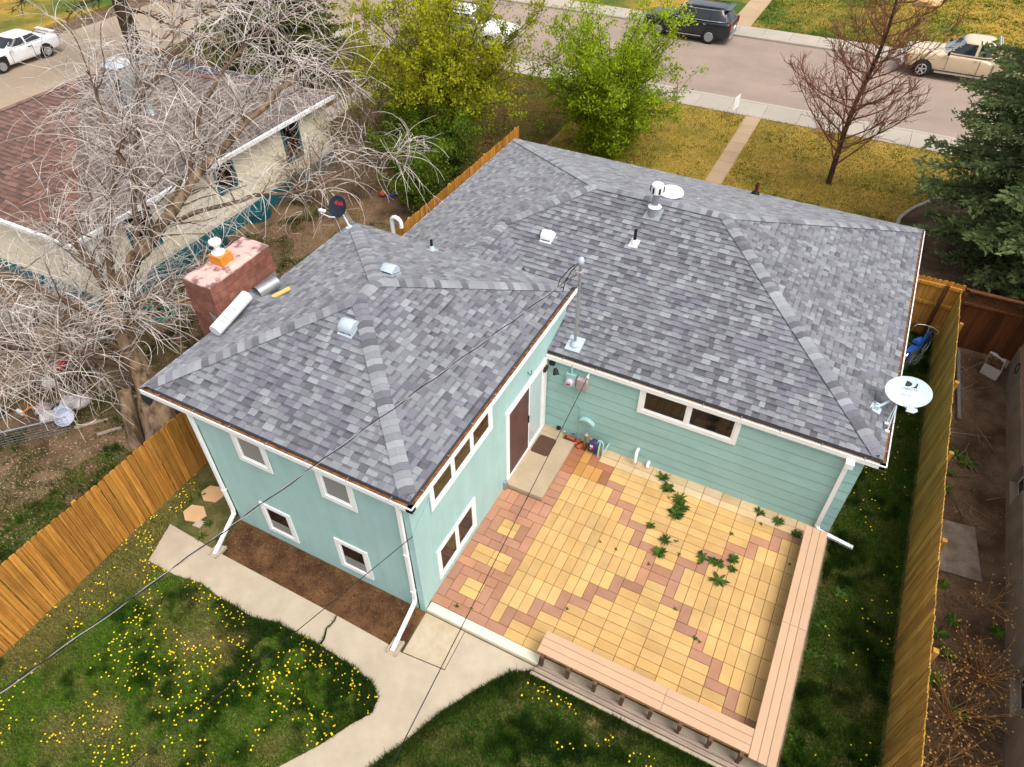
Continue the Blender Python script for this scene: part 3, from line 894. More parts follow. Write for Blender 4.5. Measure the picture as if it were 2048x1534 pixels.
gutter((0.03, my0), (mx1, my0), (0, -1), mz - 0.02, 'gutter_inside', hang=0.75)
gutter((mx1, my0), (mx1, my1), (1, 0), mz - 0.02, 'gutter_debris')
MB().box(wx0 - .02, wx0, wy0, wy1 + .02, 3.41, 3.555).box(wx0, wx1, wy1, wy1 + 0.02, 3.41, 3.55).build('drip_edge', 'white_trim', house)
MB().box(mx0 - .02, mx0, 6.62, my1 + .02, 2.37, 2.505).box(mx0, mx1, my1, my1 + 0.02, 2.37, 2.5).build('drip_edge', 'white_trim', house)

# ---- downspouts
def downspout(pts, w=0.075, label=None, parent=None):
    mb = MB()
    P = [Vector(p) for p in pts]
    for a, b in zip(P[:-1], P[1:]):
        d = (b - a).normalized()
        s = d.cross(Vector((0.3, 1, 0.2))).normalized() if abs(d.z) > 0.9 else d.cross(Vector((0, 0, 1))).normalized()
        if abs(d.z) > 0.9: s = Vector((1, 0, 0))
        t = d.cross(s).normalized()
        a2 = a - d * 0.02; b2 = b + d * 0.02
        q = [(-1, -1), (1, -1), (1, 1), (-1, 1)]
        mb.hexa([tuple(a2 + s * i * w / 2 + t * j * w * .4) for i, j in q], [tuple(b2 + s * i * w / 2 + t * j * w * .4) for i, j in q])
    o = mb.build('downspout', 'white_trim', house)
    if label: tag(o, label)
    return o
ds = downspout([(-0.14, -0.055, 3.42), (-0.16, -0.055, 0.32), (-0.16, -0.09, 0.2), (-0.10, -1.0, -0.05)])
MB().box(-0.205, -0.115, -0.095, -0.008, 1.9, 1.93).box(-0.205, -0.115, -0.095, -0.008, 0.6, 0.63).build('strap', 'white_trim', ds)
ds = downspout([(-4.90, -0.055, 3.42), (-4.92, -0.055, 0.32), (-4.90, -0.09, 0.2), (-4.72, -0.95, -0.05)])
MB().box(-4.965, -4.87, -0.095, -0.008, 1.0, 1.03).build('strap', 'white_trim', ds)
ds = downspout([(6.62, 5.46, 2.36), (6.64, 5.53, 2.2), (6.66, 5.54, 0.1), (6.72, 5.50, 0.0), (7.45, 5.42, -0.05)], 0.085)
MB().box(6.58, 6.74, 5.38, 5.53, 2.22, 2.36).build('outlet', 'white_trim', ds)
for x, y, lab in ((-0.09, -0.98, 'small concrete splash block under the downspout by the patio kerb'), (-4.73, -0.93, 'small concrete splash block under the downspout by the fence')):
    sb = MB().box(x - .11, x + .11, y - 0.10, y + .22, -0.117, -0.085).box(x - .11, x - .08, y - .10, y + .22, -0.0849, -0.03).box(x + .08, x + .11, y - .10, y + .22, -0.0849, -0.03).build('splash_block', 'concrete')
    tag(sb, lab, 'splash block')

# ---- roof vents and pipes (parts of the house)
def rz_w(x, y): return min(wz + WA * (y - wy0), wz + WA * (wx1 - x), wz + WA * (x - wx0), wz + WA * (wy1 - y))
def rz_m(x, y): return min(mz + WB * (y - my0), mz + WB * (mx1 - x), mz + WB * (my1 - y), mz + WB * (x - mx0))
def roof_vent(x, y, zf, m, size=0.30, dy=-1, label=None):
    """slant-back vent; dy = direction in y that points down the slope"""
    s = size / 2
    Z = lambda px, py, h: zf(px, py) + h
    lo, hi = y + dy * s, y - dy * s
    fl = [(x - s * 1.12, lo + dy * .03), (x + s * 1.12, lo + dy * .03), (x + s * 1.12, hi - dy * .03), (x - s * 1.12, hi - dy * .03)]
    root = MB().hexa([(px, py, Z(px, py, 0.004)) for px, py in fl], [(px, py, Z(px, py, 0.02)) for px, py in fl]).build('roof_vent', m, house)
    if label: tag(root, label)
    prof = [(lo, 0.045), (lo, 0.15), (lo - dy * 0.05, 0.19), (y, 0.20), (hi + dy * 0.05, 0.12), (hi, 0.045)]
    mb = MB()
    n = len(prof)
    vs = [(x - s, p, zf(x, p) + h) for p, h in prof] + [(x - s * .86, p, zf(x, p) + h + .02) for p, h in prof] + [(x + s * .86, p, zf(x, p) + h + .02) for p, h in prof] + [(x + s, p, zf(x, p) + h) for p, h in prof]
    fs = []
    for r in range(3):
        for i in range(n - 1):
            fs.append((r * n + i, r * n + i + 1, (r + 1) * n + i + 1, (r + 1) * n + i))
    fs += [tuple(range(n)), tuple(range(3 * n, 4 * n))[::-1]]
    mb.add(vs, fs)
    o = mb.build('hood', m, root)
    autosmooth(o, 50)
    MB().box(x - s * .8, x + s * .8, min(lo, hi) + .02, max(lo, hi) - .02, zf(x, y) - 0.02, zf(x, y) + 0.06).build('throat', 'black_rubber', root)
roof_vent(-2.75, 2.40, rz_w, 'vent_grey', 0.30, -1, 'grey slant-back vent below the wing ridge')
roof_vent(-3.10, 4.30, rz_w, 'vent_grey', 0.30, 1, 'grey slant-back vent behind the wing ridge')
roof_vent(-1.32, 8.40, rz_m, 'vent_white', 0.28, -1, 'small white square vent on the long patio slope')
def roof_pipe(x, y, zf, h, r, m, flange, label=None):
    z = zf(x, y)
    s = 0.11
    q = [(x - s, y - s), (x + s, y - s), (x + s, y + s * 1.1), (x - s, y + s * 1.1)]
    root = MB().hexa([(a, b, zf(a, b) + .002) for a, b in q], [(a, b, zf(a, b) + 0.018) for a, b in q]).build('vent_pipe', flange, house)
    if label: tag(root, label)
    o = MB().lathe([(r * 2.4, z - .02), (r * 2.2, z + 0.05), (r * 1.25, z + 0.12), (r * 1.1, z + .13)], 14, (x, y, 0)).build('boot', flange, root); autosmooth(o)
    o = MB().lathe([(r, z - .05), (r, z + h), (r * .8, z + h), (r * .8, z + h - .06)], 14, (x, y, 0)).build('pipe', m, root); autosmooth(o)
    return root
roof_pipe(0.77, 8.86, rz_m, 0.40, 0.038, 'black_rubber', 'vent_white', 'thin black plumbing pipe with white flashing on the patio slope')
roof_pipe(2.60, 14.62, rz_m, 0.36, 0.055, 'rusty_pipe', 'black_rubber', 'dark red rusty pipe on the street slope')
roof_pipe(-3.47, 6.44, rz_w, 0.28, 0.035, 'black_rubber', 'vent_grey', 'thin black plumbing pipe behind the wing ridge')
# flue with storm collar and cap
x, y = 0.88, 9.84; z = rz_m(x, y)
fl = MB().hexa([(x - .2, y - .2, rz_m(x, y - .2) + .002), (x + .2, y - .2, rz_m(x, y - .2) + .002), (x + .2, y + .18, rz_m(x, y + .18) + .002), (x - .2, y + .18, rz_m(x, y + .18) + .002)],
               [(x - .2, y - .2, rz_m(x, y - .2) + .016), (x + .2, y - .2, rz_m(x, y - .2) + .016), (x + .2, y + .18, rz_m(x, y + .18) + .016), (x - .2, y + .18, rz_m(x, y + .18) + .016)]).build('flue', 'galvanised', house)
tag(fl, 'galvanised flue with white cap on the main ridge')
for nm, pr, m in (('base', [(0.16, z - .05), (0.11, z + .2)], 'galvanised'), ('storm_collar', [(0.10, z + .25), (0.17, z + .2), (0.165, z + .19), (0.1, z + .19)], 'vent_white'),
                  ('pipe', [(0.085, z + .15), (0.085, z + .62)], 'galvanised'), ('cap', [(0.10, z + .56), (0.15, z + .57), (0.15, z + .76), (0.14, z + .79), (0.02, z + .81)], 'vent_white')):
    autosmooth(MB().lathe(pr, 18, (x, y, 0)).build(nm, m, fl))
for k in range(6):
    t = k * PI / 3 + .2
    MB().box(x + .151 * math.cos(t) - .02, x + .151 * math.cos(t) + .02, y + .151 * math.sin(t) - .02, y + .151 * math.sin(t) + .02, z + .6, z + .74).build('slot', 'black_rubber', fl)
# low turtle vent behind the ridge
x, y = 0.95, 11.0; z = rz_m(x, y)
tv = MB().lathe([(0.17, z - .03), (0.17, z + .12)], 16, (x, y, 0)).build('roof_vent', 'galvanised', house)
tag(tv, 'round white vent with domed lid just behind the ridge')
autosmooth(MB().lathe([(0.30, z + .12), (0.33, z + .14), (0.30, z + .2), (0.18, z + .26), (0.02, z + .28)], 20, (x, y, 0)).build('lid', 'vent_white', tv), 60)
# white gooseneck pipe at the junction of the roofs
gx, gy = -5.75, 7.95
pts = [(gx, gy, 2.2), (gx, gy, 3.05)] + [(gx + 0.15 - 0.15 * math.cos(t), gy, 3.05 + 0.15 * math.sin(t)) for t in (0.5, 1.0, 1.57, 2.1, 2.6, 3.1)] + [(gx + 0.3, gy, 2.93)]
gp = MB().tube(pts, 0.058, 12).build('gooseneck_pipe', 'vent_white', house); autosmooth(gp, 60)

# ---- service mast
sm = MB().lathe([(0.11, 2.6), (0.11, 2.68), (0.05, 2.76), (0.045, 2.77)], 14, (0.55, 5.92, 0)).build('service_mast', 'vent_grey', house)
tag(sm, 'grey electric service mast through the low eave')
q = [(0.37, 5.74), (0.73, 5.74), (0.73, 6.12), (0.37, 6.12)]
MB().hexa([(a, b, rz_m(a, b) + .003) for a, b in q], [(a, b, rz_m(a, b) + .018) for a, b in q]).build('flashing', 'vent_grey', sm)
autosmooth(MB().tube([(0.55, 5.92, 2.55), (0.55, 5.92, 4.86)], 0.034, 12).build('pipe', 'galvanised', sm))
autosmooth(MB().lathe([(0.035, 4.82), (0.07, 4.86), (0.075, 4.92), (0.05, 4.99), (0.01, 5.01)], 12, (0.55, 5.90, 0)).build('weatherhead', 'vent_grey', sm), 60)
MB().box(0.50, 0.6, 5.85, 5.99, 4.62, 4.66).box(0.47, 0.51, 5.83, 5.87, 4.6, 4.68).build('insulator', 'meter_grey', sm)

# ---- chimney
mat('chimney_block', stain=0.22, sscale=2.2, col=srgb(150, 102, 88), col2=srgb(122, 74, 60), rough=0.95, var=0.06, scale=3.5, detail=6, fine=0.1, fscale=60, objvar=0.10, objshift=True, bump=0.2, bscale=60)
mat('chimney_mortar', srgb(168, 122, 104), rough=0.95, var=0.1)
mat('chimney_crown', srgb(214, 174, 164), col2=srgb(120, 92, 90), rough=0.95, var=0.06, scale=3.2, detail=7, ramp=(0.50, 0.60), bump=0.3, bscale=30)
mat('flue_tile', srgb(206, 132, 52), rough=0.8, var=0.12, scale=8)
cx0, cx1, cy0, cy1, cz = -6.705, -5.95, 2.04, 3.82, 4.56
ch = MB().box(cx0 + .012, cx1 - .012, cy0 + .012, cy1 - .012, -0.15, cz).build('chimney', 'chimney_mortar', house)
tag(ch, 'broad reddish block chimney with crumbling crown')
hc = 0.2
for c in range(9):
    z1 = cz - c * hc; z0 = z1 - hc + 0.008
    off = 0.2 if c % 2 else 0.0
    ys = sorted(set([cy0, cy1] + [cy0 + off + 0.4 * k for k in range(6) if cy0 + 0.05 < cy0 + off + 0.4 * k < cy1 - 0.05]))
    for a, b in zip(ys[:-1], ys[1:]):
        MB().box(cx1 - .1, cx1, a + .003, b - .003, z0, z1 - .001).build('block', 'chimney_block', ch)
    xs = [cx0, cx0 + 0.4, cx1 - 0.101] if c % 2 else [cx0, cx0 + 0.2, cx1 - 0.101]
    for a, b in zip(xs[:-1], xs[1:]):
        MB().box(a + .003, b - .003, cy0, cy0 + .1, z0, z1 - .001).build('block', 'chimney_block', ch)
    MB().box(cx0, cx0 + .1, cy0 + .101, cy1, z0, z1 - .001).box(cx0 + .101, cx1 - .101, cy1 - .1, cy1, z0, z1 - .001).build('block', 'chimney_block', ch)
# crown: uneven slab
nx_, ny_ = 7, 14
vs = []
for j in range(ny_ + 1):
    for i in range(nx_ + 1):
        x = cx0 + 0.0 + (cx1 - cx0) * i / nx_; y = cy0 + (cy1 - cy0) * j / ny_
        edge = min(i, nx_ - i, j, ny_ - j)
        vs.append((x + (rnd.uniform(-.02, .02) if edge else rnd.uniform(-.012, .012)), y + rnd.uniform(-.012, .012), cz + (0.035 if edge == 0 else 0.06 + rnd.uniform(0, .015))))
fs = [(j * (nx_ + 1) + i, j * (nx_ + 1) + i + 1, (j + 1) * (nx_ + 1) + i + 1, (j + 1) * (nx_ + 1) + i) for j in range(ny_) for i in range(nx_)]
n0 = len(vs)
ring = [(i, 0) for i in range(nx_ + 1)] + [(nx_, j) for j in range(1, ny_ + 1)] + [(i, ny_) for i in range(nx_ - 1, -1, -1)] + [(0, j) for j in range(ny_ - 1, 0, -1)]
idx = [j * (nx_ + 1) + i for i, j in ring]
vs += [(vs[k][0], vs[k][1], cz + 0.001) for k in idx]
fs += [(idx[k], n0 + k, n0 + (k + 1) % len(idx), idx[(k + 1) % len(idx)]) for k in range(len(idx))]
MB().add(vs, fs).build('crown', 'chimney_crown', ch)
fx, fy = -6.36, 2.86
MB().hexa([(fx - .17, fy - .17, cz + .03), (fx + .17, fy - .17, cz + .03), (fx + .17, fy + .17, cz + .03), (fx - .17, fy + .17, cz + .03)],
          [(fx - .16, fy - .16, cz + .27), (fx + .16, fy - .16, cz + .27), (fx + .16, fy + .16, cz + .27), (fx - .16, fy + .16, cz + .27)]).build('flue_tile', 'flue_tile', ch)
z = cz + .27
autosmooth(MB().lathe([(0.14, z), (0.145, z + .03), (0.07, z + .06), (0.06, z + .14), (0.075, z + .2), (0.13, z + .24), (0.13, z + .29), (0.02, z + .31)], 18, (fx - .03, fy, 0)).build('flue_cap', 'vent_white', ch), 40)
MB().hexa([(-5.948, 2.05, 3.60), (-5.935, 2.05, 3.60), (-5.935, 3.78, 3.60), (-5.948, 3.78, 3.60)], [(-5.948, 2.3, 3.92), (-5.94, 2.3, 3.92), (-5.94, 3.8, 3.92), (-5.948, 3.8, 3.92)]).build('flashing', 'galvanised', ch)
MB().add([(-6.15, 2.03, 3.55), (-5.93, 2.03, 3.6), (-5.93, 2.03, 3.7), (-6.2, 2.03, 3.9), (-6.15, 2.02, 3.55), (-5.93, 2.02, 3.6), (-5.93, 2.02, 3.7), (-6.2, 2.02, 3.9)], [(0, 1, 2, 3), (7, 6, 5, 4), (0, 4, 5, 1), (1, 5, 6, 2), (2, 6, 7, 3), (3, 7, 4, 0)]).build('flashing', 'galvanised', ch)
# roof saddle behind the chimney
ck = []
zr = lambda x, y: wz + WA * (x - wx0)
ridge_z = zr(-5.3, 0) + 0.02
sa = [(-5.945, 2.15), (-5.945, 2.95), (-5.945, 3.75)]
pk = (-5.05, 2.95, zr(-5.05, 0) + .01)
top = (-5.945, 2.95, zr(-5.945, 0) + 0.30)
mb = MB()
for side in (0, 2):
    c0 = Vector((sa[side][0], sa[side][1], zr(*sa[side]) + 0.012))
    P0, P1, P2 = c0, Vector(top), Vector(pk)
    for k in range(6):
        t0, t1 = k / 6, (k + 1) / 6
        a0, a1 = P0.lerp(P1, t0), P0.lerp(P1, t1)
        b0, b1 = P0.lerp(P2, t0), P0.lerp(P2, t1)
        m_ = 5
        for j in range(m_):
            s0, s1 = j / m_, (j + 1) / m_
            mb.tint = TONES[rnd.choices(range(6), TW)[0]]
            q = [a0.lerp(b0, s0), a0.lerp(b0, s1), a1.lerp(b1, s1), a1.lerp(b1, s0)]
            up = Vector((0, 0, 0.01))
            mb.add([tuple(q[0] + up), tuple(q[1] + up), tuple(q[2]), tuple(q[3]), tuple(q[0]), tuple(q[1])], [(0, 1, 2, 3) if side == 0 else (3, 2, 1, 0), (4, 5, 1, 0) if side == 0 else (0, 1, 5, 4)])
tag(mb.build('saddle', 'shingle', rw), kind='stuff')

# things lying on the roof by the chimney
mat('paper_white', (0.78, 0.78, 0.77), rough=0.6, var=0.04, scale=5)
mat('ink', (0.03, 0.03, 0.03), rough=0.7)
mat('new_wood', srgb(226, 182, 104), rough=0.75, var=0.1, scale=4, stretch=(1, 5, 5))
a, b = Vector((-5.72, 1.66, zr(-5.72, 0) + 0.15)), Vector((-5.76, 2.72, zr(-5.76, 0) + 0.36))
ro = tag(MB().tube([a, b], 0.135, 20).build('roofing_roll', 'paper_white'), 'white wrapped roll leaning on the chimney', 'roll'); autosmooth(ro, 50)
d = (b - a).normalized(); s = Vector((1, 0.07, 0)).normalized(); nrm = s.cross(d); nrm = nrm if nrm.z > 0 else -nrm
for t, w in ((0.2, .05), (0.3, .06), (0.42, .03), (0.55, .05)):
    c = a.lerp(b, t) + (nrm * .8 + s * .6).normalized() * 0.1365
    t2 = d.cross((nrm * .8 + s * .6).normalized())
    q = [c - t2 * w - d * .007, c + t2 * w - d * .007, c + t2 * w + d * .007, c - t2 * w + d * .007]
    MB().ext([tuple(v) for v in q], tuple((nrm * .8 + s * .6).normalized() * .001)).build('print_mark', 'ink', ro)
c = Vector((-5.66, 3.2, zr(-5.66, 0) + 0.24))
pipe = MB()
A, B = c + Vector((-0.04, -.26, 0.01)), c + Vector((0.06, .26, 0.02))
dd = (B - A).normalized(); sx = dd.cross(Vector((0, 0, 1))).normalized(); sz = sx.cross(dd)
for (r, flip) in ((0.145, 1), (0.138, -1)):
    n = 18; vs = []
    for q in (A, B):
        for k in range(n):
            t = 2 * PI * k / n
            vs.append(tuple(q + (sx * math.cos(t) + sz * math.sin(t)) * r))
    pipe.add(vs, [(k, (k + 1) % n, n + (k + 1) % n, n + k)[::flip] for k in range(n)])
sp = tag(pipe.build('stove_pipe', 'galvanised'), 'short galvanised pipe lying on a board beside the chimney', 'pipe'); autosmooth(sp, 50)
a, b = Vector((-5.66, 2.62, zr(-5.66, 0) + 0.05)), Vector((-5.20, 3.42, zr(-5.20, 0) + 0.06))
d = (b - a).normalized(); s = d.cross(Vector((0, 0, 1))).normalized(); w = s * 0.05; t = Vector((0, 0, 0.036))
tag(MB().hexa([tuple(a - w), tuple(b - w), tuple(b + w), tuple(a + w)], [tuple(a - w + t), tuple(b - w + t), tuple(b + w + t), tuple(a + w + t)]).build('board', 'new_wood'), 'fresh yellow board lying on the roof beside the chimney', 'board')
# ------------------------------------------------------------------ meters and fittings on the patio wall
YW = 5.567
mat('paint_teal', (0.32, 0.52, 0.49), rough=0.6, var=0.05)
mat('box_pinkgrey', srgb(176, 160, 160), rough=0.6, var=0.05)
mat('meter_glass', srgb(196, 180, 190), rough=0.15, var=0.05, spec=0.6)
mat('meter_blue', srgb(58, 56, 92), rough=0.5, var=0.25, scale=6)
mat('red_print', srgb(190, 40, 50), rough=0.6)
mat('brass', srgb(176, 128, 84), rough=0.5, var=0.2, scale=20, metal=0.4)
em = thing('electric_meter', 'round glass electric meter in a green-grey socket box under the gutter', 'meter', (0.68, 5.56, 1.7))
MB().box(0.56, 0.80, YW - 0.09, YW, 1.78, 2.14).build('socket_box', 'paint_teal', em)
autosmooth(MB().lathe([(0.095, YW - .09), (0.095, YW - .15), (0.085, YW - .19), (0.02, YW - .2)], 18, (0.67, 0, 1.93), 'y').build('dial', 'meter_glass', em), 40)
MB().box(0.625, 0.715, YW - .205, YW - .2, 1.92, 1.945).build('display', 'ink', em)
MB().box(0.635, 0.705, YW - .204, YW - .199, 1.905, 1.917).build('print', 'red_print', em)
autosmooth(MB().tube([(0.68, YW - .05, 2.14), (0.68, YW - .05, 2.42)], 0.028, 10).build('conduit', 'paint_teal', em))
cb = thing('cable_box', 'ribbed pinkish-grey utility box beside the electric meter', 'utility box', (0.97, 5.55, 1.8))
MB().bbox(0.84, 1.10, YW - .13, YW - .001, 1.80, 2.12, .01).build('case', 'box_pinkgrey', cb)
for i in range(8):
    MB().box(0.855 + i * .031, 0.868 + i * .031, YW - .138, YW - .13, 1.81, 2.08).build('rib', 'box_pinkgrey', cb)
tag(MB().tube([(0.80, YW - .012, 1.78), (0.80, YW - .012, 1.29), (0.95, YW - .012, 1.15), (0.95, YW - .012, 0.10)], 0.010, 6).build('wall_cable', 'paint_teal'), 'thin teal painted cable running down the lap siding below the meters', 'cable')
fl = thing('flood_light', 'dark twin flood light in the corner above the sliding door', 'lamp', (0.2, 5.5, 2.2))
MB().box(0.12, 0.24, YW - .06, YW, 2.2, 2.32).build('bracket', 'black_rubber', fl)
for dx, a in ((-0.07, -.35), (0.13, .4)):
    c = Vector((0.16 + dx, YW - .10, 2.2)); d = Vector((a, -.5, -.75)).normalized()
    o = MB().tube([tuple(c), tuple(c + d * .05), tuple(c + d * .16)], [0.03, 0.055, 0.075], 14).build('lamp_head', 'black_rubber', fl); autosmooth(o)
    o = MB().tube([tuple(c + d * .15), tuple(c + d * .164)], [0.05, 0.05], 14).build('lens', 'vent_white' if dx < 0 else 'glass_dark', fl)
vh = []
for k in range(9):
    t = k / 8
    vh.append((0.99 + 0.37 * t, 0.80 + 0.12 * math.sin(PI * (0.12 + 0.8 * t)) - 0.06 * t))
o = MB().ext([(x, YW - .13, z) for x, z in vh] + [(x, YW - .13, z - .05) for x, z in vh[::-1]], (0, 0.12, 0)).build('hose_hanger', 'paint_teal')
tag(o, 'curved teal painted hose hanger on the lap siding', 'hose hanger')
gr = thing('wall_grille', 'small square foundation grille low on the lap siding', 'grille', (0.83, 5.57, 0.05))
frame4('y', YW, 0.76, 0.91, 0.06, 0.20, 0.02, 0.0, 0.015).build('frame', 'paint_teal', gr)
for k in range(4): MB().box(0.782, 0.888, YW - .010, YW - .002, 0.085 + k * .026, 0.098 + k * .026).build('louvre', 'galvanised', gr)
tag(MB().box(0.40, 0.49, YW - .05, YW, 0.15, 0.23).box(0.42, 0.47, YW - .08, YW - .0501, 0.17, 0.22).build('outlet_cover', 'black_rubber'), 'small black outlet cover low on the wall beside the step', 'outlet')
fc = thing('garden_tap', 'small brass garden tap low on the wall by the step', 'tap', (0.6, 5.5, 0.08))
autosmooth(MB().tube([(0.62, YW, 0.14), (0.62, YW - .09, 0.14), (0.62, YW - .13, 0.08)], 0.016, 8).build('spout', 'brass', fc))
autosmooth(MB().lathe([(0.03, 0.18), (0.032, 0.195), (0.01, 0.2)], 10, (0.62, YW - .07, 0)).build('handle', 'paint_teal', fc))
# gas meter
gm = thing('gas_meter', 'dark blue gas meter on bent pipes at the foot of the wall', 'gas meter', (1.42, 5.4, 0))
body = MB()
for z, s in ((0.07, .8), (0.10, 1.0), (0.28, 1.0), (0.37, .8), (0.40, .55)):
    pass
def rbox(mb, c, sx, sy, prof):
    n = 12; vs = []
    for z, s in prof:
        for k in range(n):
            t = 2 * PI * k / n
            cx, sy_ = math.cos(t), math.sin(t)
            e = 0.5
            vs.append((c[0] + sx * s * abs(cx) ** e * (1 if cx >= 0 else -1), c[1] + sy * s * abs(sy_) ** e * (1 if sy_ >= 0 else -1), c[2] + z))
    fs = [(i * n + k, i * n + (k + 1) % n, (i + 1) * n + (k + 1) % n, (i + 1) * n + k) for i in range(len(prof) - 1) for k in range(n)]
    fs += [tuple(range(n))[::-1], tuple((len(prof) - 1) * n + k for k in range(n))]
    mb.add(vs, fs)
    return mb
autosmooth(rbox(MB(), (1.45, 5.36, 0.0), 0.13, 0.09, [(0.06, .8), (0.09, 1), (0.27, 1), (0.37, .85), (0.41, .5)]).build('case', 'meter_blue', gm), 50)
MB().box(1.38, 1.46, 5.265, 5.27, 0.24, 0.32).build('label_plate', 'paper_white', gm)
MB().box(1.42, 1.48, 5.258, 5.265, 0.21, 0.25).build('print', 'red_print', gm)
MB().box(1.38, 1.44, 5.262, 5.268, 0.17, 0.20).build('label_plate', 'box_pinkgrey', gm)
autosmooth(MB().tube([(1.20, 5.40, -0.01), (1.20, 5.40, 0.36), (1.22, 5.38, 0.42), (1.34, 5.37, 0.44), (1.38, 5.36, 0.40)], 0.022, 8).build('riser', 'brass', gm))
autosmooth(MB().lathe([(0.02, 0.34), (0.055, 0.36), (0.075, 0.40), (0.075, 0.43), (0.04, 0.47), (0.03, 0.5)], 14, (1.20, 5.45, 0)).build('regulator', 'galvanised', gm))
for p in ([(1.53, 5.36, 0.36), (1.56, 5.36, 0.46), (1.64, 5.37, 0.46), (1.68, 5.36, 0.4), (1.69, 5.34, -0.01)], [(1.60, 5.37, 0.44), (1.60, 5.30, 0.3), (1.60, 5.27, -0.01)], [(1.69, 5.36, 0.06), (1.75, 5.5, 0.22), (1.76, 5.58, 0.24)]):
    autosmooth(MB().tube(p, 0.021, 8).build('pipe', 'paint_teal', gm))
# two white vent pipes
for p, lab in (([(2.48, 5.6, 0.42), (2.48, 5.50, 0.45), (2.48, 5.44, 0.40), (2.49, 5.42, 0.12)], 'longer white bent pipe coming out of the patio wall'), ([(2.78, 5.6, 0.12), (2.78, 5.50, 0.12), (2.785, 5.47, 0.04)], 'short white pipe stub low on the patio wall')):
    autosmooth(tag(MB().tube(p, 0.04, 12).build('vent_outlet', 'vent_white'), lab, 'pipe'), 60)
# loose bricks where the paving ends beside the step
mat('loose_brick', srgb(176, 92, 66), rough=0.95, var=0.15, scale=8, objvar=0.1, objshift=True)
for x, y, r, w, h in ((0.80, 5.50, -0.1, .2, .09), (1.0, 5.50, -.25, .11, .1), (0.97, 5.40, .3, .08, .07), (1.1, 5.36, 1.15, .19, .09)):
    q = [(x + (i * w * math.cos(r) - j * h * math.sin(r)) / 2, y + (i * w * math.sin(r) + j * h * math.cos(r)) / 2) for i, j in ((-1, -1), (1, -1), (1, 1), (-1, 1))]
    tag(MB().prism(q, -0.01, 0.045).build('loose_brick', 'loose_brick'), 'broken red brick lying loose between door step and gas meter', 'brick', 'loose bricks by the gas meter')
# hook on the wing wall and cable hook under the gutter
tag(MB().tube([(0.03, 4.55, 2.72), (0.07, 4.55, 2.68), (0.08, 4.58, 2.62), (0.08, 4.64, 2.62), (0.07, 4.66, 2.7)], 0.008, 6).build('wall_hook', 'black_rubber'), 'small black wire hook above the sliding door', 'hook')
tag(MB().tube([(1.09, 5.6, 2.30), (1.09, 5.50, 2.30), (1.09, 5.46, 2.27)], 0.014, 6).lathe([(.03, 2.24), (.035, 2.27), (.02, 2.3)], 8, (1.09, 5.45, 0)).build('wire_hook', 'vent_white'), 'white wire anchor under the gutter over the utility box', 'hook')

# ------------------------------------------------------------------ overhead wires
mat('cable_black', (0.01, 0.01, 0.012), rough=0.6)
mat('cable_bare', srgb(158, 150, 148), rough=0.5, var=0.2, metal=0.3)
def sag(a, b, s, n=28):
    a, b = Vector(a), Vector(b)
    return [tuple(a.lerp(b, i / n) - Vector((0, 0, s * 4 * (i / n) * (1 - i / n)))) for i in range(n + 1)]
dw = thing('service_cable', 'twisted black and bare service cable running from the roof mast', 'cable', (0.5, 5.8, 4.6))
P = sag((0.49, 5.83, 4.62), (-3.9, -16, 6.0), 0.12, 120)
tw = [Vector(p) + Vector((0.013 * math.cos(i * 1.1), 0, 0.013 * math.sin(i * 1.1))) for i, p in enumerate(P)]
MB().tube(tw, 0.008, 6).build('strand', 'cable_black', dw)
tw = [Vector(p) - Vector((0.013 * math.cos(i * 1.1), 0, 0.013 * math.sin(i * 1.1))) for i, p in enumerate(P)]
MB().tube(tw, 0.005, 6).build('strand', 'cable_bare', dw)
for k in range(3):
    b = 0.06 * (k - 1)
    MB().tube([(0.54, 5.86, 4.9), (0.40 + b * .3, 5.76, 4.78 - .03 * k), (0.28 + b, 5.62, 4.52), (0.27 + b, 5.55, 4.38 - .04 * k), (0.36, 5.5, 4.46), (0.42, 5.46, 4.62)], 0.010, 6).build('drip_loop', 'cable_black' if k != 1 else 'cable_bare', dw)
tag(MB().tube(sag((1.09, 5.45, 2.26), (3.3, -16, 5.0), 0.10, 40), 0.0075, 5).build('telephone_wire', 'cable_black'), 'single thin black wire from the hook under the patio gutter', 'cable')
tag(MB().tube(sag((0.035, -0.02, 2.58), (-2.72, -16, 6.0), 0.10, 40), 0.007, 5).build('telephone_wire', 'cable_black'), 'thin black wire anchored to the wing corner above the downspout elbow', 'cable')
tag(MB().tube([(0.045, 0.58, 2.95), (0.04, 0.35, 2.78), (0.04, 0.12, 2.66), (0.04, 0.03, 2.56), (-0.05, -0.03, 2.5)], 0.008, 5).build('wall_cable', 'paint_teal'), 'thin teal painted cable round the wing corner under the eave', 'cable')

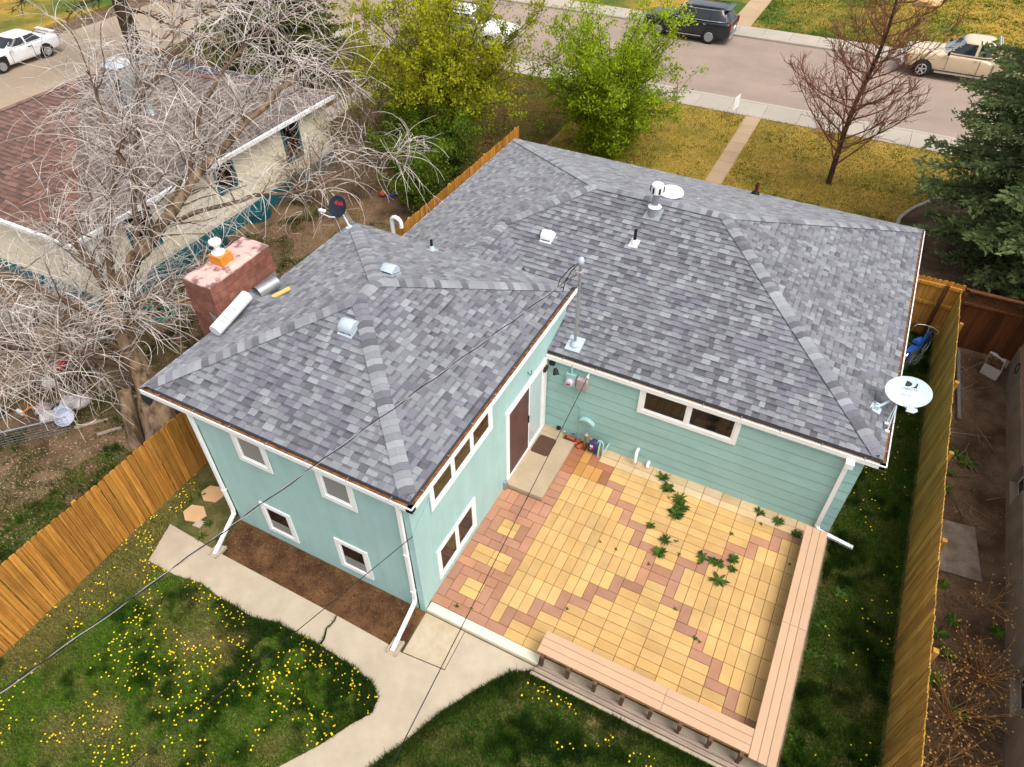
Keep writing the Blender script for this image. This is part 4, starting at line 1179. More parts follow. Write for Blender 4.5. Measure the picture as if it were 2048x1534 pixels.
# ------------------------------------------------------------------ satellite dishes
mat('dish_grey', srgb(190, 204, 212), rough=0.5, var=0.02)
mat('dish_dark', srgb(30, 36, 52), rough=0.45, var=0.1)
mat('mast_grey', srgb(196, 208, 216), rough=0.45, var=0.04)
def dish_frame(c, nrm, up):
    n = Vector(nrm).normalized(); u = Vector(up); u = (u - n * u.dot(n)).normalized(); r = u.cross(n)
    return Vector(c), r, u, n
def dish_mesh(F, a, b, depth, back=0.012):
    c, r, u, n = F
    mb = MB(); N = 36; R = 7
    vs = []
    for side in (0, 1):
        for k in range(R + 1):
            q = k / R
            for i in range(N):
                t = 2 * PI * i / N
                p = c + r * (a * q * math.cos(t)) + u * (b * q * math.sin(t)) + n * (depth * (q * q - 1) - side * back)
                vs.append(tuple(p))
    fs = []
    S = (R + 1) * N
    for k in range(R):
        for i in range(N):
            j = (i + 1) % N
            fs.append((k * N + i, k * N + j, (k + 1) * N + j, (k + 1) * N + i)[::-1])
            fs.append((S + k * N + i, S + k * N + j, S + (k + 1) * N + j, S + (k + 1) * N + i))
    for i in range(N):
        j = (i + 1) % N
        fs.append((R * N + i, R * N + j, S + R * N + j, S + R * N + i)[::-1])
    return mb.add(vs, fs)
def on_dish(F, a, b, depth, x, y, lift=0.004):
    c, r, u, n = F
    q2 = (x / a) ** 2 + (y / b) ** 2
    return c + r * x + u * y + n * (depth * (q2 - 1) + lift)
def text_on_dish(F, a, b, depth, txt, size, x, y, m, parent, shear=0.0, weight=0.0, name='lettering', sp=1.0):
    cu = bpy.data.curves.new('lettering', 'FONT')
    cu.body = txt; cu.size = size; cu.align_x = 'CENTER'; cu.shear = shear; cu.offset = weight; cu.space_character = sp
    to = bpy.data.objects.new('lettering', cu); COL.objects.link(to)
    dg = bpy.context.evaluated_depsgraph_get()
    me = bpy.data.meshes.new_from_object(to.evaluated_get(dg))
    bpy.data.objects.remove(to)
    for v in me.vertices:
        v.co = on_dish(F, a, b, depth, v.co.x + x, v.co.y + y)
    me.materials.clear(); me.materials.append(MATS[m])
    me.name = name
    return link(name, me, parent)
# pale oval dish on the low roof corner
F = dish_frame((7.30, 7.12, 3.12), (0.02, -0.62, 0.80), (-0.10, 0.80, 0.60))
da, db, dp = 0.435, 0.315, 0.05
c, r, u, n = F
d1 = thing('satellite_dish', 'pale grey oval satellite dish with black logo on the low roof corner', 'satellite dish', (7.1, 6.9, 2.6))
autosmooth(dish_mesh(F, da, db, dp).build('reflector', 'dish_grey', d1), 60)
text_on_dish(F, da, db, dp, 'DIRECTV', 0.062, 0.02, 0.045, 'ink', d1, sp=1.15)
text_on_dish(F, da, db, dp, 'SlimLine', 0.058, -0.03, -0.085, 'ink', d1, shear=0.35, weight=-0.001)
def flat_on(F, a, b, dp, poly, m, parent, name='logo'):
    P = [tuple(on_dish(F, a, b, dp, x, y, 0.004)) for x, y in poly]
    return MB().add(P, [tuple(range(len(P)))]).build(name, m, parent)
D = [(-0.085, 0.115), (-0.065, 0.225)] + [(-0.055 + 0.10 * math.sin(t), 0.165 + 0.055 * math.cos(t)) for t in (0.3, .8, 1.3, 1.8, 2.3, 2.7)] + [(-0.03, 0.112)]
flat_on(F, da, db, dp, D, 'ink', d1)
sw = [(0.0, 0.105), (0.06, 0.11), (0.095, 0.135), (0.115, 0.165), (0.115, 0.205), (0.145, 0.205), (0.135, 0.105)]
flat_on(F, da, db, dp, sw, 'ink', d1)
ft = Vector((6.86, 6.86, rz_m(6.86, 6.86)))
bk = c - n * 0.08 - u * 0.1 - r * 0.12
autosmooth(MB().tube([tuple(ft + Vector((0, 0, .06))), tuple(ft.lerp(bk, .8)), tuple(bk)], 0.026, 10).build('mast', 'mast_grey', d1))
MB().hexa([(6.74, 6.78, rz_m(6.74, 6) + .012), (6.95, 6.74, rz_m(6.95, 6) + .012), (6.98, 6.94, rz_m(6.98, 6) + .012), (6.77, 6.98, rz_m(6.77, 6) + .012)],
          [(6.74, 6.78, rz_m(6.74, 6) + .03), (6.95, 6.74, rz_m(6.95, 6) + .03), (6.98, 6.94, rz_m(6.98, 6) + .03), (6.77, 6.98, rz_m(6.77, 6) + .03)]).build('foot', 'mast_grey', d1)
MB().box(6.82, 6.90, 6.80, 6.83, rz_m(6.86, 6) + .02, rz_m(6.86, 6) + .13).box(6.82, 6.90, 6.89, 6.92, rz_m(6.86, 6) + .02, rz_m(6.86, 6) + .13).build('bracket', 'mast_grey', d1)
for q in ((7.12, 6.62), (7.16, 6.42)):
    z = rz_m(*q)
    autosmooth(MB().tube([tuple(bk), (q[0], q[1], z + .02)], 0.011, 8).build('strut', 'mast_grey', d1))
    MB().box(q[0] - .04, q[0] + .04, q[1] - .03, q[1] + .03, z + .008, z + .035).build('foot', 'vent_white', d1)
ar = c - u * (db - .02) + n * 0.0
tip = c - u * (db + .10) + n * 0.30
autosmooth(MB().tube([tuple(ar - n * .04), tuple(tip)], 0.022, 8).build('feed_arm', 'mast_grey', d1))
hh = [tip + r * x + u * y for x, y in ((-.05, -.06), (.09, -.07), (.15, -.02), (.13, .03), (-.04, .04))]
MB().ext([tuple(p) for p in hh], tuple(n * .07)).build('feed_horn', 'dish_grey', d1)
autosmooth(MB().tube([tuple(tip + r * .03 + u * .04 + n * .03), tuple(tip + r * .03 + u * .10 + n * .02)], 0.035, 10).build('receiver', 'vent_white', d1))
# dark round dish on the wing corner
F = dish_frame((-6.12, 6.36, 4.20), (0.10, -0.78, 0.55), (0.0, 0.5, 0.86))
da, db, dp = 0.245, 0.27, 0.035
c, r, u, n = F
d2 = thing('satellite_dish', 'small dark navy satellite dish with red lettering on the wing roof corner', 'satellite dish', (-5.9, 6.4, 3.6))
autosmooth(dish_mesh(F, da, db, dp).build('reflector', 'dish_dark', d2), 60)
text_on_dish(F, da, db, dp, 'd:sh', 0.15, 0.02, 0.05, 'red_print', d2, weight=0.003)
ft = Vector((-5.86, 6.40, rz_w(-5.86, 6.40)))
autosmooth(MB().tube([tuple(ft + Vector((0, 0, .03))), tuple(ft.lerp(c - n * .08, .75)), tuple(c - n * .05 - u * .1)], 0.024, 10).build('mast', 'mast_grey', d2))
MB().box(-5.95, -5.78, 6.32, 6.48, rz_w(-5.86, 6.4) - .02, rz_w(-5.80, 6.4) + .02).build('foot', 'mast_grey', d2)
tip = c - u * .24 - r * .20 + n * .34
autosmooth(MB().tube([tuple(c - u * (db - .01) - n * .03), tuple(c - u * (db + .02) - r * .07 + n * .12), tuple(tip)], 0.016, 8).build('feed_arm', 'mast_grey', d2))
for k in (-1, 0, 1):
    q = tip + r * k * .06 + u * .04
    autosmooth(MB().tube([tuple(q), tuple(q - n * .03 + u * .02), tuple(q - n * .08 + u * .04)], [.028, .034, .03], 10).build('receiver', 'vent_white', d2))

# ------------------------------------------------------------------ wooden fences
FW = dict(stain=0.2, sscale=1.3, rough=0.8, detail=6, stretch=(12, 12, 0.35), fine=0.22, fscale=3.5, objvar=0.24, objshift=True, spec=0.3)
mat('cedar', srgb(206, 148, 66), col2=srgb(156, 96, 32), var=0.08, scale=2.2, **FW)
mat('cedar_golden', srgb(208, 162, 80), col2=srgb(146, 102, 36), var=0.08, scale=2.2, **FW)
mat('cedar_brown', srgb(116, 72, 38), col2=srgb(86, 50, 24), var=0.1, scale=2.0, **FW)
def board_mesh(h, w, t, m, ear=0.03, axis='y'):
    """dog-eared board standing at z=0; width along axis"""
    pr = [(-w / 2, 0), (w / 2, 0), (w / 2, h - ear), (w / 2 - ear, h), (-w / 2 + ear, h), (-w / 2, h - ear)]
    if axis == 'y': return MB().ext([(0, a, z) for a, z in pr], (t, 0, 0)).mesh('board', m)
    return MB().ext([(a, 0, z) for a, z in pr], (0, t, 0)).mesh('board', m)
def fence_y(x, y0, y1, m, label, rail_side, h=1.82, w=0.14):
    f = thing('fence', label, 'fence', (x, (y0 + y1) / 2, -0.13))
    n = int((y1 - y0) / (w + .010))
    ms = [board_mesh(h + dh, w, 0.017, m) for dh in (-.01, 0, 0.012)]
    for i in range(n):
        o = link('board', rnd.choice(ms), f)
        o.location = (x + rnd.uniform(-.008, .008), y0 + (i + .5) * (y1 - y0) / n, -0.13 + rnd.uniform(-.008, .008))
        o.rotation_euler = (rnd.uniform(-.006, .006), 0, rnd.uniform(-.03, .03))
    for z in (0.2, 0.9, 1.5):
        xs = (x + .022, x + .06) if rail_side > 0 else (x - .043, x - .005)
        for a in np.arange(y0, y1 - .1, 2.44):
            MB().box(xs[0], xs[1], a + .003, min(a + 2.437, y1), z - .045, z + .045).build('rail', m, f)
    for a in np.arange(y0 + .2, y1, 2.44):
        xs = (x + .0605, x + .15) if rail_side > 0 else (x - .134, x - .0435)
        MB().box(xs[0], xs[1], a - .045, a + .045, -0.3, 1.62).build('post', m, f)
    return f
fence_y(-6.80, -7.0, 17.7, 'cedar', 'long orange cedar board fence running past the chimney side of the house', -1)
fence_y(8.56, -2.5, 13.78, 'cedar_golden', 'golden board fence between the side lawn and the dirt yard', 1)
# cross piece with gate beside the house, rails showing
cf = thing('fence', 'short orange fence section with exposed rails behind the bicycle', 'fence', (8.0, 13.9, -0.13))
me_b = board_mesh(1.9, 0.14, 0.017, 'cedar', axis='x')
for i in range(12):
    o = link('board', me_b, cf); o.location = (7.0 + i * 0.146, 13.93 + rnd.uniform(-.003, .003), -0.13 + rnd.uniform(-.01, .01))
for z in (0.25, 1.0, 1.6):
    MB().box(6.95, 8.70, 13.885, 13.928, z - .045, z + .045).build('rail', 'cedar', cf)
MB().box(8.2, 8.29, 13.79, 13.884, -0.2, 1.7).build('post', 'cedar_brown', cf)
# brown lattice-topped fence
lf = thing('fence', 'dark brown fence with lattice top closing the dirt yard', 'fence', (9.7, 13.85, -0.13))
me_b = board_mesh(1.42, 0.14, 0.017, 'cedar_brown', 0.0, 'x')
for i in range(16):
    o = link('board', me_b, lf); o.location = (8.76 + i * 0.143, 13.86, -0.13)
MB().box(8.68, 11.1, 13.80, 13.90, 1.29, 1.35).build('rail', 'cedar_brown', lf)
MB().box(8.68, 11.1, 13.79, 13.91, 1.69, 1.73).build('cap_rail', 'cedar_brown', lf)
MB().box(8.68, 8.77, 13.79, 13.88, -0.2, 1.75).build('post', 'cedar_brown', lf)
for i in range(36):
    x = 8.45 + i * 0.075
    for s, yy in ((1, 13.842), (-1, 13.852)):
        a = (x, 1.352) if s > 0 else (x + .338, 1.352); b = (x + .338, 1.688) if s > 0 else (x, 1.688)
        if a[0] < 8.78 or b[0] < 8.78 or max(a[0], b[0]) > 11.1: continue
        if i % 1 == 0:
            w_ = .014
            MB().ext([(a[0] - w_, yy, a[1]), (a[0] + w_, yy, a[1]), (b[0] + w_, yy, b[1]), (b[0] - w_, yy, b[1])], (0, .008, 0)).build('lattice_slat', 'cedar_brown', lf)

# ------------------------------------------------------------------ house on the right (edge only)
mat('foundation', srgb(150, 140, 126), col2=srgb(120, 112, 98), rough=0.95, var=0.06, scale=1.6, detail=7, bump=0.2, bscale=40, fine=0.08, fscale=40)
mat('pink_stucco', srgb(170, 132, 108), rough=0.95, var=0.06, scale=2, bump=0.2, bscale=80)
rh = thing('neighbour_house', 'pinkish stucco house on a grey concrete foundation beside the dirt yard', 'house', (12, 6, -0.13))
fd = MB()
for y0, y1 in ((-8, 2.9), (3.75, 8.1), (8.9, 13.5)):
    fd.box(10.44, 10.7, y0, y1, -0.3, 0.62)
for y0, y1 in ((2.9, 3.75), (8.1, 8.9)):
    fd.box(10.44, 10.7, y0 + .001, y1 - .001, -0.3, 0.06)
fd.build('foundation', 'foundation', rh)
MB().box(10.47, 16, -8, 13.5, 0.621, 3.2).build('wall', 'pink_stucco', rh)
for y0, y1 in ((2.9, 3.75), (8.1, 8.9)):
    w_ = MB().box(10.6, 10.64, y0 + .002, y1 - .002, 0.062, 0.619).build('basement_window', 'white_trim', rh)
    MB().box(10.594, 10.599, y0 + .08, y1 - .08, 0.13, 0.55).build('pane', 'glass_dark', w_)
    MB().hexa([(10.44, y0 + .003, 0.0601), (10.59, y0 + .003, 0.0601), (10.59, y1 - .003, 0.0601), (10.44, y1 - .003, 0.0601)], [(10.44, y0 + .003, 0.065), (10.59, y0 + .003, 0.10), (10.59, y1 - .003, 0.10), (10.44, y1 - .003, 0.065)]).build('sill', 'foundation', w_)
MB().tube([(10.43, 12.7 + .14 * math.cos(t), 0.5 + .14 * math.sin(t) + .01 * math.sin(5 * t)) for t in np.linspace(0, 18, 60)], 0.012, 5).build('cable_coil', 'black_rubber', rh)

# ------------------------------------------------------------------ house on the left with the brown roof
mat('cream_wall', srgb(236, 226, 200), rough=0.85, var=0.05, scale=2, fine=0.03)
mat('teal_base', srgb(34, 104, 112), rough=0.7, var=0.12, scale=4)
mat('window_well', srgb(30, 84, 92), rough=0.6, var=0.2)
nh = thing('neighbour_house', 'cream walled house with brown shingled hip roof and teal base', 'house', (-18.3, 9.5, -0.13))
X0, X1, Y0, Y1 = -23.0, -13.65, 3.95, 14.9
nw = MB().box(X0, X1, Y0, Y1, -0.2, 2.52).build('wall', 'cream_wall', nh)
for i in range(9):                              # lap boards on the two visible sides
    z0, z1 = 0.5 + i * .224, 0.5 + (i + 1) * .224 - .001
    MB().hexa([(X1, Y0, z0), (X1 + .028, Y0, z0), (X1 + .028, Y1, z0), (X1, Y1, z0)], [(X1, Y0, z1), (X1 + .012, Y0, z1), (X1 + .012, Y1, z1), (X1, Y1, z1)]).build('siding_board', 'cream_wall', nw)
    MB().hexa([(X0, Y0 - .028, z0), (X1, Y0 - .028, z0), (X1, Y0, z0), (X0, Y0, z0)], [(X0, Y0 - .012, z1), (X1, Y0 - .012, z1), (X1, Y0, z1), (X0, Y0, z1)]).build('siding_board', 'cream_wall', nw)
MB().box(X1 + .001, X1 + .05, Y0 - .05, Y1 + .02, -0.2, 0.40).box(X0, X1 + .0009, Y0 - .05, Y0 - .001, -0.2, 0.40).build('base_trim', 'teal_base', nh)
MB().box(X1 - .02, X1 + .042, Y0 - .042, Y0 + .06, 0.402, 2.5).build('corner_board', 'cream_wall', nh)
def nwin(y0, y1, z0, z1):
    o = frame4('x', X1 + .012, y0, y1, z0, z1, 0.09, 0.001, 0.05).build('window', 'teal_base', nh)
    bx(MB(), 'x', X1 + .012, y0 + .091, y1 - .091, z0 + .091, z1 - .091, 0.001, 0.02).build('pane', 'glass_dark', o)
nwin(12.35, 13.25, 1.0, 2.35); nwin(5.4, 6.4, 1.0, 2.3); nwin(9.0, 9.9, 1.3, 2.3)
for y in (6.6, 8.1, 10.3):                       # corrugated window wells
    pts = [(X1 + .06 + .45 * math.sin(t), y - .5 * math.cos(t)) for t in np.linspace(0, PI, 13)]
    inn = [(X1 + .06 + .41 * math.sin(t), y - .46 * math.cos(t)) for t in np.linspace(PI, 0, 13)]
    MB().prism(pts + inn, -0.2, 0.16).build('window_well', 'window_well', nh)
NZ, NS = 2.62, 0.37
nx0, nx1, ny0, ny1 = -23.2, -13.35, 3.62, 15.2
hwid = (nx1 - nx0) / 2; xc = (nx0 + nx1) / 2
ra, rb_ = (xc, ny0 + hwid, NZ + NS * hwid), (xc, ny1 - hwid, NZ + NS * hwid)
nr = MB().add([(nx0, ny0, NZ - .16), (nx1, ny0, NZ - .16), (nx1, ny1, NZ - .16), (nx0, ny1, NZ - .16), (nx0, ny0, NZ - e), (nx1, ny0, NZ - e), (nx1, ny1, NZ - e), (nx0, ny1, NZ - e), (ra[0], ra[1], ra[2] - e), (rb_[0], rb_[1], rb_[2] - e)],
     [(3, 2, 1, 0), (0, 1, 5, 4), (1, 2, 6, 5), (2, 3, 7, 6), (3, 0, 4, 7), (4, 5, 8), (5, 6, 9, 8), (6, 7, 9), (7, 4, 8, 9)]).build('roof', 'roof_felt', nh)
tabs = face_tabs([(nx0, ny0), (nx1, ny0), (ra[0], ra[1])], (0, 1), lambda x, y: NZ + NS * (y - ny0), NS, 0, 0.15, BROWN, (0.14, 0.42))
tabs += face_tabs([(nx1, ny0), (nx1, ny1), (rb_[0], rb_[1]), (ra[0], ra[1])], (-1, 0), lambda x, y: NZ + NS * (nx1 - x), NS, 0, 0.15, BROWN_GREY, (0.14, 0.42))
vis = [t for t in tabs if t[0][4][1] < ny0 + 6 and t[0][4][0] < -14.2]
oth = [t for t in tabs if not (t[0][4][1] < ny0 + 6 and t[0][4][0] < -14.2)]
vis.sort(key=lambda t: cdist(t[0]))
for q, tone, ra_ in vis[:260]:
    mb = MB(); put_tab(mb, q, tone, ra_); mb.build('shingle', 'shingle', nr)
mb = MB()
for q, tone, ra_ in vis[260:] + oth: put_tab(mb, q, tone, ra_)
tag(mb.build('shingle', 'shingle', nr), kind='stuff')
MB().add([(nx0, ny0, NZ), (nx0, ny1, NZ), (rb_[0], rb_[1], rb_[2]), (ra[0], ra[1], ra[2]), (nx1, ny1, NZ)], [(0, 3, 2, 1), (1, 2, 4)]).build('roof_slope', 'roof_felt', nr)
caps((nx1, ny0, NZ), ra, NS / r2, tones=BROWN, roof=nr, hw=.16, expo=.17)
caps((nx0, ny0, NZ), ra, NS / r2, tones=BROWN, roof=nr, hw=.16, expo=.17)
caps((nx1, ny1, NZ), rb_, NS / r2, tones=BROWN, roof=nr, hw=.16, expo=.17)
caps(ra, rb_, NS, tones=BROWN, roof=nr, hw=.16, expo=.17)
MB().box(nx1, nx1 + .11, ny0, ny1, NZ - .13, NZ - .01).build('gutter', 'white_trim', nh)
MB().box(nx0, nx1 + .11, ny0 - .11, ny0 - .001, NZ - .13, NZ - .01).build('gutter', 'white_trim', nh)
MB().box(nx1 - .02, nx1 + .06, Y0 + .1, Y0 + .18, -0.05, NZ - .15).build('downspout', 'white_trim', nh)
# sheet metal swamp cooler vent and pipes on that roof
zc = lambda x, y: min(NZ + NS * (nx1 - x), NZ + NS * (y - ny0))
x, y = -16.9, 9.35; z = zc(x, y)
vt = MB().hexa([(x - .45, y - .45, z - .3), (x + .45, y - .45, z - .3), (x + .45, y + .45, z - .3), (x - .45, y + .45, z - .3)], [(x - .32, y - .32, z + 1.0), (x + .32, y - .32, z + 1.0), (x + .32, y + .32, z + 1.0), (x - .32, y + .32, z + 1.0)]).build('roof_cooler', 'galvanised', nh)
tag(vt, 'tapered grey sheet metal housing on the brown roof')
MB().hexa([(x - .36, y - .36, z + 1.0), (x + .36, y - .36, z + 1.0), (x + .36, y + .36, z + 1.0), (x - .36, y + .36, z + 1.0)], [(x - .2, y - .2, z + 1.2), (x + .2, y - .2, z + 1.2), (x + .2, y + .2, z + 1.2), (x - .2, y + .2, z + 1.2)]).build('cap', 'vent_grey', vt)
for k in range(5):
    MB().box(x + .05, x + .32, y - .47 + k * .025, y - .42 + k * .025, z + .25 + k * .1, z + .29 + k * .1).build('louvre', 'black_rubber', vt)
for (x, y, h, rr) in ((-16.0, 9.3, .7, .09), (-20.3, 5.4, .5, .05)):
    z = zc(x, y)
    autosmooth(MB().lathe([(rr * 2, z - .05), (rr, z + .1), (rr, z + h), (rr * 1.6, z + h), (rr * 1.6, z + h + .12), (.01, z + h + .15)], 12, (x, y, 0)).build('vent_pipe', 'galvanised' if rr > .06 else 'black_rubber', nh))
# ------------------------------------------------------------------ vehicles (local: front towards -X, ground at z=0)
mat('tyre', (0.018, 0.018, 0.019), rough=0.85, var=0.15)
mat('rim', srgb(196, 198, 200), rough=0.35, var=0.06, metal=0.5)
mat('car_glass', (0.02, 0.024, 0.03), rough=0.03, var=0.1, spec=0.6)
mat('car_glass_pale', srgb(120, 136, 138), rough=0.05, var=0.1, spec=0.6)
mat('car_black', (0.014, 0.014, 0.016), rough=0.5, var=0.1)
mat('chrome', srgb(205, 206, 208), rough=0.2, var=0.05, metal=0.8)
mat('tail_red', (0.25, 0.012, 0.015), rough=0.25)
mat('lamp_clear', srgb(210, 210, 205), rough=0.15)
mat('amber', srgb(222, 130, 30), rough=0.3)
def loft(mb, st):
    """st: list of (x, half profile [(y, z) from sill to top centre])"""
    n = len(st[0][1]); rings = []
    vs = []
    for x, pr in st:
        ring = [(x if len(p) == 2 else x + p[2], -p[0], p[1]) for p in pr] + [(x if len(p) == 2 else x + p[2], p[0], p[1]) for p in pr[::-1][1:]]
        vs += ring
    m = 2 * n - 1
    fs = []
    for i in range(len(st) - 1):
        for k in range(m - 1):
            fs.append((i * m + k, i * m + k + 1, (i + 1) * m + k + 1, (i + 1) * m + k))
        fs.append((i * m + m - 1, i * m, (i + 1) * m, (i + 1) * m + m - 1))
    fs.append(tuple(range(m))[::-1]); fs.append(tuple((len(st) - 1) * m + k for k in range(m)))
    return mb.add(vs, fs)
def sec(w, zb, zt, crown=0.03, tuck=0.92):
    h = zt - zb
    return [(w * 0.9, zb), (w * 0.985, zb + h * 0.14), (w, zb + h * 0.45), (w * 0.985, zt - h * 0.16), (w * tuck, zt - h * 0.02), (w * 0.55, zt + crown * .8), (0, zt + crown)]
def wheel(root, x, y, r, w, spokes=6):
    s = 1 if y > 0 else -1
    t = MB().lathe([(r * .62, -w / 2), (r * .9, -w / 2), (r, -w / 2 + .03), (r, w / 2 - .03), (r * .9, w / 2), (r * .62, w / 2)], 24, (x, y, r), 'y').build('wheel', 'tyre', root, world=False)
    autosmooth(t, 40)
    mb = MB()
    mb.lathe([(r * .62, 0), (r * .64, .012), (r * .54, .012), (r * .54, 0)], 24, (x, y + s * (w / 2 + .008) - .006, r), 'y')
    mb.lathe([(r * .14, -.01), (r * .14, .012)], 12, (x, y + s * (w / 2 + .006), r), 'y')
    for k in range(spokes):
        a = 2 * PI * k / spokes + .3
        d = Vector((math.cos(a), 0, math.sin(a))); p = Vector((-math.sin(a), 0, math.cos(a)))
        c = Vector((x, y + s * (w / 2 + .001), r))
        q = [c + d * r * .08 - p * .04, c + d * r * .57 - p * .028, c + d * r * .57 + p * .028, c + d * r * .08 + p * .04]
        mb.ext([tuple(v) for v in q], (0, s * .02, 0))
    mb.build('rim', 'rim', t, world=False)
    MB().lathe([(r * .6, 0), (r * .6, .004)], 20, (x, y + s * (w / 2 - .003), r), 'y').build('brake', 'car_black', t, world=False)
def car(name, label, loc, rz, S, group=None):
    root = thing(name, label, 'truck' if S.get('bed') else 'car', loc, rz, group)
    o = loft(MB(), S['body']).build('body', S['paint'], root, world=False)
    md = o.modifiers.new('subdivision', 'SUBSURF'); md.levels = 2; md.render_levels = 2
    o.data.polygons.foreach_set('use_smooth', [True] * len(o.data.polygons))
    xb0, xr0, xr1, xb1, zb, zr, wb, wr = S['gh']   # cabin: belt and roof extents
    NE = 4.5
    def X0(v): return xb0 + (xr0 - xb0) * (v ** .92)
    def X1(v): return xb1 + (xr1 - xb1) * (v ** 1.15)
    def WD(v): return wb + (wr - wb) * (v ** 1.25)
    def ZZ(v): return zb + (zr - zb) * v
    def yside(x, v):
        c, h = (X0(v) + X1(v)) / 2, (X1(v) - X0(v)) / 2
        return WD(v) * max(0, 1 - min(1, abs((x - c) / h)) ** NE) ** (1 / NE)
    def xend(y, v, sg):
        c, h = (X0(v) + X1(v)) / 2, (X1(v) - X0(v)) / 2
        return c + sg * h * max(0, 1 - min(1, abs(y / WD(v))) ** NE) ** (1 / NE)
    NP = 44; vs = []; fs = []
    rows = [(v, 1.0, 0) for v in np.linspace(0, .94, 8)] + [(.985, .975, 0), (1.0, .93, .012), (1.0, .8, .03), (1.0, .5, .045), (1.0, .15, .05)]
    for v, k, dz in rows:
        c, h, w_ = (X0(v) + X1(v)) / 2, (X1(v) - X0(v)) / 2, WD(v)
        for i in range(NP):
            t = 2 * PI * i / NP; cc_, ss_ = math.cos(t), math.sin(t)
            vs.append((c + h * k * abs(cc_) ** (2 / NE) * (1 if cc_ >= 0 else -1), w_ * k * abs(ss_) ** (2 / NE) * (1 if ss_ >= 0 else -1), ZZ(v) + dz))
    for j in range(len(rows) - 1):
        for i in range(NP):
            i2 = (i + 1) % NP
            fs.append((j * NP + i, j * NP + i2, (j + 1) * NP + i2, (j + 1) * NP + i))
    fs.append(tuple((len(rows) - 1) * NP + i for i in range(NP)))
    o = MB().add(vs, fs).build('cabin', S.get('roof_paint', S['paint']), root, world=False)
    autosmooth(o, 70)
    def patch(grid, name, m):
        nr, nc = len(grid), len(grid[0])
        P_ = [tuple(p) for r_ in grid for p in r_]
        F_ = [(j * nc + i, j * nc + i + 1, (j + 1) * nc + i + 1, (j + 1) * nc + i) for j in range(nr - 1) for i in range(nc - 1)]
        q = MB().add(P_, F_).build(name, m, root, world=False)
        return autosmooth(q, 80)
    V0, V1 = .10, .86
    for sgn in (-1, 1):
        for (a, b, a2, b2) in S['side']:
            grid = []
            for v in np.linspace(V0, V1, 6):
                u = (v - V0) / (V1 - V0)
                l = xb0 + (xb1 - xb0) * (a + (a2 - a) * u); r_ = xb0 + (xb1 - xb0) * (b + (b2 - b) * u)
                grid.append([(x, sgn * (yside(x, v) + .009), ZZ(v) + .003) for x in np.linspace(l, r_, 7)])
            patch(grid, 'side_window', 'car_glass')
        if S.get('chrome_line'):
            sd_ = S['side']; L_ = xb1 - xb0
            P = [(xb0 + L_ * t, V0 - .05) for t in np.linspace(sd_[0][0], sd_[-1][1] + .01, 8)] + [(xb0 + L_ * (sd_[-1][3] + .015), .6)] + [(xb0 + L_ * t, V1 + .05) for t in np.linspace(sd_[-1][3], sd_[0][2], 8)] + [(xb0 + L_ * (sd_[0][0] - .005), V0 - .05)]
            MB().tube([(x, sgn * (yside(x, v) + .012), ZZ(v)) for x, v in P], 0.015, 5).build('window_trim', 'chrome', root, world=False)
    for sg, nm, m, v0, v1, k in ((-1, 'windscreen', S.get('ws', 'car_glass'), .06, .92, .88), (1, 'rear_window', 'car_glass', .16, .86, .84)):
        grid = [[(xend(y, v, sg) + sg * .010, y, ZZ(v) + .006) for y in np.linspace(-WD(v) * k, WD(v) * k, 9)] for v in np.linspace(v0, v1, 6)]
        patch(grid, nm, m)
    W = S['w']
    for x in S['axles']:
        for sgn in (-1, 1):
            R = S['r']
            ac = MB()
            pr = [(x + (R + .07) * math.cos(t), R + (R + .07) * math.sin(t)) for t in np.linspace(-.25, PI + .25, 16)]
            ac.ext([(a, sgn * (W + .004), b) for a, b in pr], (0, -sgn * .25, 0)).build('wheel_arch', 'car_black', root, world=False)
            wheel(root, x, sgn * (W - .085), R, .24, S.get('spokes', 6))
    for nm, m, boxes in S['extra']:
        for b in boxes:
            MB().box(*b).build(nm, m, root, world=False)
    for sgn in (-1, 1):
        x = S['mirror']
        y0, y1 = sorted((sgn * (W - .04), sgn * (W + .17)))
        MB().box(x - .05, x + .06, y0, y1, S['gh'][4] - .02, S['gh'][4] + .12).build('mirror', S.get('mirror_m', S['paint']), root, world=False)
        y0, y1 = sorted((sgn * (W - .02), sgn * (W + .005)))
        for dx in S['seams']:
            MB().box(dx - .007, dx + .007, y0, y1 , S['body'][3][1][0][1] + .12, S['gh'][4] - .09).build('door_seam', 'car_black', root, world=False)
        for dx in S['handles']:
            MB().box(dx - .08, dx + .08, y0, y1 + (0.012 if sgn > 0 else 0), S['gh'][4] - .16, S['gh'][4] - .12).build('door_handle', S.get('handle_m', S['paint']), root, world=False)
    return root
CARP = dict(rough=0.28, var=0.03, spec=0.5, coat=0.5)
mat('paint_navy', srgb(22, 29, 40), **CARP)
mat('paint_beige', srgb(206, 184, 152), **CARP)
mat('paint_white', (0.74, 0.74, 0.74), **CARP)
